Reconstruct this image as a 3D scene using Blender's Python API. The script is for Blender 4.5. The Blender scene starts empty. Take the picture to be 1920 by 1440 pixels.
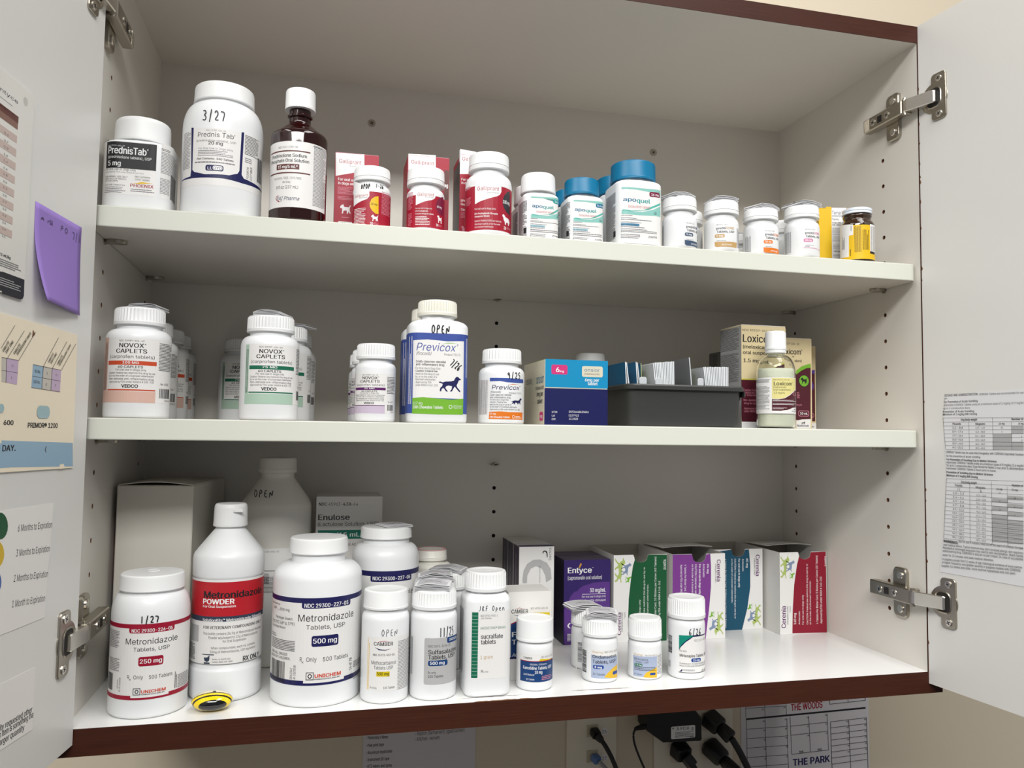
import bpy, bmesh, math, random
from mathutils import Vector, Matrix
from mathutils.geometry import tessellate_polygon
random.seed(7)
SC = bpy.context.scene
COL = SC.collection
MM = 0.001
# ------------------------------------------------------------------ camera
cam = bpy.data.objects.new('camera', bpy.data.cameras.new('camera')); COL.objects.link(cam)
cam.data.sensor_width = 36.0; cam.data.lens = 1493.03 * 36 / 1920; cam.data.clip_start = .01
ROWS = [(0.97188,-0.23509,0.01342),(0.2339,0.97038,0.0604),(-0.02722,-0.05556,0.99808)]
rgt, fwd, upv = [Vector(r) for r in ROWS]
m = Matrix((( rgt.x, upv.x, -fwd.x, .20662), (rgt.y, upv.y, -fwd.y, -.77101), (rgt.z, upv.z, -fwd.z, .26062), (0, 0, 0, 1)))
cam.matrix_world = m
SC.camera = cam
# ------------------------------------------------------------------ world, lights, exposure
w = bpy.data.worlds.new('room_light'); SC.world = w; w.use_nodes = True
w.node_tree.nodes['Background'].inputs[0].default_value = (.93, .95, 1.0, 1)
w.node_tree.nodes['Background'].inputs[1].default_value = .21
def area(name, loc, sx, sy, power, color, aim=None):
    l = bpy.data.lights.new(name, 'AREA'); l.shape = 'RECTANGLE'; l.size = sx; l.size_y = sy; l.energy = power; l.color = color
    o = bpy.data.objects.new(name, l); COL.objects.link(o); o.location = loc
    if aim: o.rotation_euler = (Vector(aim) - Vector(loc)).to_track_quat('-Z', 'Y').to_euler()
    return o
LC = (1.0, .985, .96)
area('ceiling_panel', (-1.0, -.62, 1.80), .6, 1.2, 21, LC)
area('ceiling_panel', (.95, -.75, 1.80), .6, 1.2, 21, LC)
area('ceiling_panel', (-.2, -2.25, 1.80), 2.4, .9, 150, LC)
SC.view_settings.view_transform = 'Standard'; SC.view_settings.look = 'None'
SC.view_settings.exposure = 0.0; SC.view_settings.gamma = 1.0; SC.view_settings.use_curve_mapping = False
# ------------------------------------------------------------------ materials
def lin(c):
    c = c / 255; return c / 12.92 if c <= .04045 else ((c + .055) / 1.055) ** 2.4
MC = {}
def mat(name, rgb, rough=.45, metal=0., spec=.5, bump=0., bscale=60, trans=0., ior=1.45, vary=0., coat=0.):
    if name in MC: return MC[name]
    M = bpy.data.materials.new(name); M.use_nodes = True; nt = M.node_tree; b = nt.nodes['Principled BSDF']
    c = (lin(rgb[0]), lin(rgb[1]), lin(rgb[2]), 1)
    b.inputs['Base Color'].default_value = c; b.inputs['Roughness'].default_value = rough
    b.inputs['Metallic'].default_value = metal; b.inputs['IOR'].default_value = ior
    b.inputs['Specular IOR Level'].default_value = spec
    b.inputs['Transmission Weight'].default_value = trans; b.inputs['Coat Weight'].default_value = coat
    if bump or vary:
        tc = nt.nodes.new('ShaderNodeTexCoord'); n = nt.nodes.new('ShaderNodeTexNoise'); n.inputs['Scale'].default_value = bscale
        n.inputs['Detail'].default_value = 4
        nt.links.new(tc.outputs['Object'], n.inputs['Vector'])
        if bump:
            bp = nt.nodes.new('ShaderNodeBump'); bp.inputs['Strength'].default_value = bump; bp.inputs['Distance'].default_value = .001
            nt.links.new(n.outputs[0], bp.inputs['Height']); nt.links.new(bp.outputs[0], b.inputs['Normal'])
        if vary:
            mx = nt.nodes.new('ShaderNodeMixRGB'); mx.inputs[1].default_value = c
            mx.inputs[2].default_value = (c[0] * (1 - vary), c[1] * (1 - vary), c[2] * (1 - vary), 1)
            nt.links.new(n.outputs[0], mx.inputs[0]); nt.links.new(mx.outputs[0], b.inputs['Base Color'])
    MC[name] = M; return M
def wood(name, a, b_, rough=.4):
    M = bpy.data.materials.new(name); M.use_nodes = True; nt = M.node_tree; b = nt.nodes['Principled BSDF']
    tc = nt.nodes.new('ShaderNodeTexCoord'); mp = nt.nodes.new('ShaderNodeMapping'); mp.inputs['Scale'].default_value = (9, 60, 420)
    n = nt.nodes.new('ShaderNodeTexNoise'); n.inputs['Scale'].default_value = 1.6; n.inputs['Detail'].default_value = 5; n.inputs['Roughness'].default_value = .65
    r = nt.nodes.new('ShaderNodeValToRGB'); r.color_ramp.elements[0].position = .3; r.color_ramp.elements[1].position = .72
    r.color_ramp.elements[0].color = (lin(a[0]), lin(a[1]), lin(a[2]), 1); r.color_ramp.elements[1].color = (lin(b_[0]), lin(b_[1]), lin(b_[2]), 1)
    nt.links.new(tc.outputs['Object'], mp.inputs[0]); nt.links.new(mp.outputs[0], n.inputs['Vector']); nt.links.new(n.outputs[0], r.inputs[0]); nt.links.new(r.outputs[0], b.inputs['Base Color'])
    b.inputs['Roughness'].default_value = rough
    b.inputs['Specular IOR Level'].default_value = .2
    return M
def printed_paper(name, rgb, ink, sc=(60, 900, 900), thr=.56):
    M = bpy.data.materials.new(name); M.use_nodes = True; nt = M.node_tree; b = nt.nodes['Principled BSDF']
    tc = nt.nodes.new('ShaderNodeTexCoord'); mp = nt.nodes.new('ShaderNodeMapping'); mp.inputs['Scale'].default_value = sc
    n = nt.nodes.new('ShaderNodeTexNoise'); n.inputs['Scale'].default_value = 1.0; n.inputs['Detail'].default_value = 2
    r = nt.nodes.new('ShaderNodeValToRGB'); r.color_ramp.elements[0].position = thr; r.color_ramp.elements[1].position = thr + .06
    r.color_ramp.elements[0].color = (lin(rgb[0]), lin(rgb[1]), lin(rgb[2]), 1); r.color_ramp.elements[1].color = (lin(ink[0]), lin(ink[1]), lin(ink[2]), 1)
    nt.links.new(tc.outputs['Object'], mp.inputs[0]); nt.links.new(mp.outputs[0], n.inputs['Vector']); nt.links.new(n.outputs[0], r.inputs[0]); nt.links.new(r.outputs[0], b.inputs['Base Color'])
    b.inputs['Roughness'].default_value = .6
    return M
INK = dict(lab=(222,221,219),lab2=(216,214,210),k=(22,22,26),g=(128,128,134),dg=(66,66,72),w=(228,228,228),n=(14,20,88),n2=(28,28,92),R=(180,20,50),pk=(232,150,168),y=(252,204,12),y2=(222,168,20),mar=(104,52,46),plum=(132,24,66),dk=(52,52,58),dgr=(108,108,104),aq=(150,214,204),aq2=(88,196,182),tl=(0,118,162),aq3=(0,166,166),pkr=(216,110,122),blu=(88,150,186),ltb=(165,208,222),slate=(66,88,118),tan=(212,172,110),pnk=(232,140,184),vor=(222,82,42),sal=(240,200,184),grn=(14,116,86),mint=(192,222,202),pur=(104,30,112),lav=(224,208,230),pb=(62,88,172),lime=(128,196,52),cyan=(0,152,206),hot=(226,56,132),crm=(236,230,206),ygr=(196,204,130),crm2=(240,222,176),mrn=(84,18,36),yg=(226,222,100),lgr=(200,200,200),lgr2=(226,220,208),vio=(96,66,164),ylw=(246,236,156),crim=(172,14,52),or2=(232,84,54),red=(204,30,44),slate2=(54,66,88),teal=(24,134,112),yel=(240,214,24),db=(16,66,126),blu2=(24,72,160),pale=(184,198,226),gold=(206,154,70),gold2=(250,200,46),dpur=(52,32,106),vpur=(98,58,146),dkp=(66,54,80),blkp=(28,18,44),dgrn=(8,92,50),vio2=(136,62,156),dteal=(8,84,114),crim2=(152,16,46),grn2=(0,148,126),dblu=(172,206,230),lil=(222,198,228),pill=(182,214,220),brn=(110,56,44),brn2=(150,110,94),brn3=(228,206,196),yel2=(240,200,30),blu3=(60,110,190))
INK['or'] = (246, 130, 24)
ICX = dict(x=None)
def ink(k):
    f = 1 if k in ('lab', 'lab2', 'w', 'k') else .86
    return mat('print_' + k, [c * f for c in INK[k]], .42 if k != 'k' else .5)
white = mat('white_melamine', (221, 217, 209), .32, vary=.03, bscale=14)
whiteb = mat('white_melamine_base', (232, 232, 230), .24, vary=.04, bscale=25)
edgew = mat('cream_edge_band', (206, 208, 197), .45)
brown = wood('brown_wood_edge', (53, 25, 15), (68, 34, 22), .5)
chipm = mat('bare_particleboard', (120, 84, 58), .9)
wallm = mat('cream_wall_paint', (206, 194, 172), .75, bump=.15, bscale=160)
plw = mat('white_plastic', (224, 226, 227), .34)
plw2 = mat('warm_white_plastic', (218, 216, 208), .4)
capw = mat('white_cap_plastic', (224, 225, 225), .42)
capc = mat('cream_cap_plastic', (222, 220, 208), .42)
tealc = mat('teal_cap_plastic', (0, 108, 148), .36)
amber = mat('dark_amber_plastic', (36, 9, 8), .07, coat=.4)
amber2 = mat('brown_glass', (44, 24, 6), .06, coat=.5)
tin = mat('white_painted_tin', (214, 222, 232), .25)
nickel = mat('nickel_plated_steel', (176, 170, 158), .3, metal=1.)
chrome = mat('bright_nickel', (222, 218, 210), .24, metal=1.)
darkm = mat('dark_recess', (30, 28, 26), .6)
trayp = mat('charcoal_plastic', (52, 53, 52), .42, bump=.1, bscale=300)
paper = mat('white_paper', (220, 220, 222), .7)
leafm = printed_paper('printed_leaflet_paper', (230, 230, 232), (150, 150, 158))
leafd = printed_paper('dense_print_paper', (222, 222, 226), (110, 110, 120), thr=.5)
blk = mat('black_rubber', (18, 18, 19), .45)
platem = mat('ivory_wall_plate', (222, 214, 196), .4)
# ------------------------------------------------------------------ mesh helpers
def tagit(o, label=None, cat=None, group=None, kind=None):
    if label: o['label'] = label
    if cat: o['category'] = cat
    if group: o['group'] = group
    if kind: o['kind'] = kind
    return o
def empty(name, loc, rz=0, **k):
    o = bpy.data.objects.new(name, None); COL.objects.link(o); o.empty_display_size = .01
    o.location = [c * MM for c in loc]; o.rotation_euler = (0, 0, rz); return tagit(o, **k)
def mk(name, V, F, mats, parent=None, mi=None, smooth=False, loc=None, rz=0, sharp=35, **k):
    me = bpy.data.meshes.new(name); me.from_pydata([(a * MM, b * MM, c * MM) for a, b, c in V], [], F)
    for M_ in (mats if isinstance(mats, (list, tuple)) else [mats]): me.materials.append(M_)
    if mi: me.polygons.foreach_set('material_index', mi)
    if smooth:
        me.polygons.foreach_set('use_smooth', [True] * len(me.polygons))
        me.update(); me.set_sharp_from_angle(angle=math.radians(sharp))
    me.update()
    o = bpy.data.objects.new(name, me); COL.objects.link(o)
    if parent: o.parent = parent
    if loc: o.location = [c * MM for c in loc]
    o.rotation_euler = (0, 0, rz)
    return tagit(o, **k)
class MB:
    def __init__(s): s.V = []; s.F = []; s.mi = []
    def add(s, V, F, m=0):
        n = len(s.V); s.V += [tuple(v) for v in V]; s.F += [tuple(i + n for i in f) for f in F]; s.mi += [m] * len(F)
    def box(s, a, b, m=0):
        (x0, y0, z0), (x1, y1, z1) = a, b
        s.add([(x0,y0,z0),(x1,y0,z0),(x1,y1,z0),(x0,y1,z0),(x0,y0,z1),(x1,y0,z1),(x1,y1,z1),(x0,y1,z1)],
              [(0,3,2,1),(4,5,6,7),(0,1,5,4),(1,2,6,5),(2,3,7,6),(3,0,4,7)], m)
    def bbox(s, a, b, c=.5, m=0):          # chamfered box
        (x0, y0, z0), (x1, y1, z1) = a, b; P = []
        rings = []
        for z, i in ((z0, c), (z0 + c, 0), (z1 - c, 0), (z1, c)):
            r = [(x0 + c, y0 + i, z), (x1 - c, y0 + i, z), (x1 - i, y0 + c, z), (x1 - i, y1 - c, z), (x1 - c, y1 - i, z), (x0 + c, y1 - i, z), (x0 + i, y1 - c, z), (x0 + i, y0 + c, z)]
            rings.append(r)
        s.rings(rings, m)
    def rings(s, R_, m=0, cap0=True, cap1=True):
        n = len(R_[0]); V = [p for r in R_ for p in r]; F = []
        for k in range(len(R_) - 1):
            for i in range(n):
                j = (i + 1) % n; F.append((k*n+i, k*n+j, (k+1)*n+j, (k+1)*n+i))
        if cap0: F.append(tuple(range(n - 1, -1, -1)))
        if cap1: F.append(tuple((len(R_)-1)*n + i for i in range(n)))
        s.add(V, F, m)
    def tube(s, P, r, n=10, m=0):
        P = [Vector(p) for p in P]; R_ = []
        up = Vector((0, 0, 1))
        for i, p in enumerate(P):
            t = (P[min(i+1, len(P)-1)] - P[max(i-1, 0)]).normalized()
            a = t.cross(up); a = a.normalized() if a.length > 1e-4 else Vector((1, 0, 0)); b = a.cross(t).normalized()
            rr = r[i] if isinstance(r, (list, tuple)) else r
            R_.append([tuple(p + a * rr * math.cos(2*math.pi*k/n) + b * rr * math.sin(2*math.pi*k/n)) for k in range(n)])
        s.rings(R_, m)
    def disc(s, c, u, v, r, h, n=20, m=0, dome=0):   # short cylinder from plane point c, axis u x v
        c, u, v = Vector(c), Vector(u).normalized(), Vector(v).normalized(); w_ = u.cross(v); R_ = []
        for hh, rr in ((0, r), (h * .7, r), (h, r * .86)):
            R_.append([tuple(c + w_ * hh + (u * math.cos(2*math.pi*k/n) + v * math.sin(2*math.pi*k/n)) * rr) for k in range(n)])
        s.rings(R_, m)
    def prism(s, pts, o, u, v, h, m=0):     # polygon in plane (o,u,v) raised by h along u x v, small chamfer
        o, u, v = Vector(o), Vector(u).normalized(), Vector(v).normalized(); w_ = u.cross(v)
        cx = sum(p[0] for p in pts) / len(pts); cy = sum(p[1] for p in pts) / len(pts); R_ = []
        for hh, k in ((0, 0), (h * .75, 0), (h, .5)):
            r = []
            for x, y in pts:
                dx, dy = cx - x, cy - y; L = math.hypot(dx, dy) or 1
                r.append(tuple(o + u * (x + dx / L * k) + v * (y + dy / L * k) + w_ * hh))
            R_.append(r)
        s.rings(R_, m)
    def obj(s, name, mats, parent=None, **k): return mk(name, s.V, s.F, mats, parent, s.mi if len(set(s.mi)) > 1 else None, **k)
def rrect2(x0, x1, y0, y1, r, n=4):
    P = []
    for cx, cy, a0 in ((x1 - r, y1 - r, 0), (x0 + r, y1 - r, 90), (x0 + r, y0 + r, 180), (x1 - r, y0 + r, 270)):
        for i in range(n + 1):
            a = math.radians(a0 + 90 * i / n); P.append((cx + r * math.cos(a), cy + r * math.sin(a)))
    return P
# ------------------------------------------------------------------ outline used by bottles, boxes and their wrapped labels
class Outline:
    def __init__(s, w, d, cr, n=8):
        if cr >= min(w, d) / 2 - 1e-6:
            N = 96; s.P = [(w/2*math.sin(2*math.pi*i/N), -w/2*math.cos(2*math.pi*i/N)) for i in range(N)]; s.round = True
        else:
            q = rrect2(-w/2, w/2, -d/2, d/2, cr, n); k = 3 * (n + 1)
            s.P = [(0, -d/2)] + q[k:] + q[:k]; s.round = False
        c = s.P + [s.P[0]]; s.L = [0]
        for a, b in zip(c, c[1:]): s.L.append(s.L[-1] + math.hypot(b[0]-a[0], b[1]-a[1]))
        s.c = c; s.w = w; s.d = d; s.cr = cr
        s.N = []
        n_ = len(s.P)
        for i in range(n_):
            a, b = s.P[i-1], s.P[(i+1) % n_]; t = (b[0]-a[0], b[1]-a[1]); l = math.hypot(*t) or 1
            s.N.append((t[1]/l, -t[0]/l))
        s.N.append(s.N[0])
    def at(s, u, off):
        L = s.L[-1]; u = u % L; lo, hi = 0, len(s.L) - 1
        while hi - lo > 1:
            m_ = (lo + hi) // 2
            if s.L[m_] <= u: lo = m_
            else: hi = m_
        t = (u - s.L[lo]) / (s.L[hi] - s.L[lo] or 1)
        a, b = s.c[lo], s.c[hi]
        if s.round or s.cr > 1.5:
            na, nb = s.N[lo], s.N[hi]; nx, ny = na[0]*(1-t)+nb[0]*t, na[1]*(1-t)+nb[1]*t; l = math.hypot(nx, ny) or 1; nx, ny = nx/l, ny/l
        else:
            x, y = a[0]*(1-t)+b[0]*t, a[1]*(1-t)+b[1]*t
            if abs(x) >= s.w/2 - .06: x += math.copysign(off, x)
            if abs(y) >= s.d/2 - .06: y += math.copysign(off, y)
            return (x, y)
        return (a[0]*(1-t)+b[0]*t + nx*off, a[1]*(1-t)+b[1]*t + ny*off)
# ------------------------------------------------------------------ flat print: text, rules, shapes
TC = {}; GC = {}
from mathutils.geometry import delaunay_2d_cdt
def load_font(fn):
    import os
    try:
        p = os.path.join(bpy.utils.system_resource('DATAFILES'), 'fonts', fn)
        return bpy.data.fonts.load(p) if os.path.exists(p) else None
    except Exception: return None
SANS = load_font('Inter.woff2')      # the sans face that ships with Blender; built-in face if absent
_cu = bpy.data.curves.new('t', 'FONT'); _cu.size = 1; _cu.font = SANS or _cu.font; _cu.fill_mode = 'NONE'; _cu.resolution_u = 3
_to = bpy.data.objects.new('t', _cu); COL.objects.link(_to)
def outline_of(txt):
    _cu.body = txt; bpy.context.view_layer.update()
    me = _to.evaluated_get(bpy.context.evaluated_depsgraph_get()).to_mesh()
    return ([(v.co.x, v.co.y) for v in me.vertices], [tuple(q.vertices) for q in me.edges]) if me else ([], [])
def width(txt):
    V, E = outline_of(txt); return max(v[0] for v in V) - min(v[0] for v in V)
HH = None
def glyph(ch):
    """triangulated glyph (constrained Delaunay, kept where the winding number is not zero) and its advance"""
    global HH
    if ch in GC: return GC[ch]
    if HH is None: HH = width('HH')
    adv = width('H' + ch + 'H') - HH
    V, E = outline_of(ch); T = []
    if V:
        D = [(max(i, j), min(i, j)) if abs(i - j) != 1 else (min(i, j), max(i, j)) for i, j in E]
        out = delaunay_2d_cdt([Vector(v) for v in V], D, [], 0, 1e-5); P = [tuple(v) for v in out[0]]
        seg = [(V[i], V[j]) for i, j in D]
        for f in out[2]:
            cx = sum(P[i][0] for i in f) / len(f); cy = sum(P[i][1] for i in f) / len(f); wn = 0
            for (ax, ay), (bx, by) in seg:
                if (ay <= cy) != (by <= cy) and ax + (cy - ay) / (by - ay) * (bx - ax) > cx: wn += 1 if by > ay else -1
            if wn: T.append(tuple(f))
        V = P
    GC[ch] = (V, T, adv); return GC[ch]
CAPH = 1.0
def text_mesh(txt, bold):
    key = (txt, bold)
    if key in TC: return TC[key]
    if len(txt) > 1 and txt[-1] in '\u00ae\u2122':      # small raised registration mark
        A_, FA = text_mesh(txt[:-1], bold); B_, FB = text_mesh(txt[-1], 0); fa = 1 - .45 / (len(txt) + .2); n = len(A_)
        V = [(x * fa, y, q) for x, y, q in A_] + [(fa + .012 + x * (.99 - fa), .62 + y * .36, q) for x, y, q in B_]
        TC[key] = (V, FA + [tuple(i + n for i in f) for f in FB]); return TC[key]
    V, F, pen = [], [], 0
    for ch in txt:
        gv, gf, adv = glyph(ch); n = len(V); V += [(x + pen, y / CAPH) for x, y in gv]; F += [tuple(i + n for i in f) for f in gf]; pen += adv
    if V:
        x0 = min(v[0] for v in V); x1 = max(v[0] for v in V); V = [(x - x0, y) for x, y in V]; wd = x1 - x0 or 1
        # heavier weights: the same glyphs struck again a hair to the side
        ds = {0: [(0, 0)], 1: [(0, 0), (.035, .0), (.07, 0)], 2: [(0, 0), (.06, .03), (.12, 0), (.06, -.03)]}[bold]
        k = CAPH; n = len(V); B = V; G_ = F; V = []; F = []
        for i, (dx, dy) in enumerate(ds): V += [((x + dx * k) / (wd + ds[-1 if bold < 2 else 2][0] * k), y + dy, i * .35) for x, y in B]; F += [tuple(q + i * n for q in f) for f in G_]
    TC[key] = (V, F); return TC[key]
TC.clear(); _v = text_mesh('H', 0)[0]; CAPH = max(v[1] for v in _v); TC.clear()
STK = {'0':[[(.5,1),(.1,.75),(.1,.25),(.5,0),(.9,.25),(.9,.75),(.5,1)]],'1':[[(.5,1),(.5,0)]],'2':[[(.1,.8),(.4,1),(.8,.85),(.75,.5),(.1,.05),(.95,.08)]],'3':[[(.1,.95),(.6,1),(.85,.75),(.35,.55),(.9,.35),(.6,0),(.05,.1)]],
'5':[[(.9,1),(.25,.95),(.2,.6),(.7,.6),(.9,.3),(.6,0),(.1,.05)]],'6':[[(.8,1),(.25,.6),(.15,.2),(.5,0),(.85,.2),(.65,.45),(.25,.3)]],'7':[[(.05,.95),(.95,.9),(.55,0)]],'9':[[(.8,.7),(.5,.95),(.2,.75),(.45,.5),(.8,.7),(.75,0)]],'/':[[(.7,1.1),(.3,-.15)]],
'O':[[(.5,1),(.1,.6),(.25,.05),(.7,.1),(.9,.6),(.6,.98),(.3,.85)]],'P':[[(.2,0),(.3,1),(.8,.95),(.85,.6),(.3,.5)]],'E':[[(.8,.9),(.3,.95),(.2,.1),(.85,.05)],[(.25,.5),(.7,.5)]],'N':[[(.1,0),(.2,.85),(.75,.1),(.9,.9)]],'D':[[(.2,.05),(.3,1),(.9,.6),(.6,.1),(.15,.1)]],
'J':[[(.7,1),(.6,.1),(.2,.1)]],'R':[[(.2,0),(.25,1),(.8,.85),(.3,.5),(.85,0)]],'F':[[(.25,0),(.3,1),(.9,.98)],[(.28,.55),(.75,.55)]],'p':[[(.2,-.3),(.25,.6),(.7,.55),(.65,.1),(.25,.15)]],'e':[[(.15,.35),(.8,.4),(.5,.7),(.15,.35),(.4,0),(.85,.1)]],'n':[[(.15,0),(.2,.65),(.3,.4),(.65,.65),(.8,0)]],'-':[[(.2,.5),(.8,.5)]],'A':[[(.05,0),(.45,1),(.85,0)],[(.25,.4),(.7,.4)]],'r':[[(.2,0),(.25,.7),(.8,.65)]],' ':[]}
DOG = {
'walk':[[(0,.58),(.05,.66),(.18,.60),(.30,.66),(.55,.68),(.68,.74),(.74,.92),(.80,1),(.88,.98),(.91,.90),(1,.86),(.98,.78),(.90,.76),(.86,.60),(.80,.42),(.84,.28),(.97,.06),(.99,0),(.92,0),(.80,.20),(.72,.34),(.66,.20),(.60,.02),(.52,0),(.52,.05),(.58,.16),(.60,.36),(.45,.40),(.34,.36),(.30,.24),(.40,.04),(.42,0),(.34,0),(.22,.24),(.14,.16),(.12,0),(.05,.02),(.07,.22),(.16,.36),(.18,.50),(.08,.56)]],
'dach':[[(0,.45),(.12,.52),(.30,.62),(.60,.60),(.72,.72),(.78,.95),(.88,1),(1,.86),(.97,.78),(.88,.72),(.84,.50),(.80,.34),(.88,.08),(.80,.05),(.72,.28),(.62,.26),(.62,.06),(.54,.04),(.52,.26),(.36,.30),(.30,.22),(.34,.02),(.26,.02),(.20,.22),(.12,.10),(.05,.12),(.14,.32),(.14,.44)]],
'terrier':[[(.02,.80),(0,.62),(.08,.56),(.14,.60),(.20,.48),(.20,.24),(.16,0),(.28,0),(.32,.30),(.60,.36),(.66,.18),(.62,.02),(.72,0),(.80,.22),(.78,.36),(.90,.08),(.98,0),(.98,.12),(.90,.40),(.90,.62),(1,.92),(.94,.96),(.84,.72),(.40,.72),(.34,.86),(.30,1),(.18,.96)]],
'terrier2':[[(0,.86),(.06,.78),(.14,.74),(.18,.50),(.22,.30),(.20,0),(.36,0),(.40,.34),(.66,.36),(.72,.20),(.74,0),(.98,0),(.92,.14),(.94,.40),(.90,.66),(.98,.84),(.88,.88),(.80,.70),(.44,.72),(.40,.90),(.30,.98),(.14,.98)]],
'retr':[[(0,.90),(.10,1),(.24,.92),(.34,.76),(.66,.70),(.90,.60),(1,.40),(.98,.20),(.88,.22),(.90,.04),(.76,0),(.70,.26),(.46,.24),(.44,0),(.30,.04),(.28,.26),(.16,.44),(.10,.70),(0,.78)]]}
COLK = {'k': 'k'}
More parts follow.
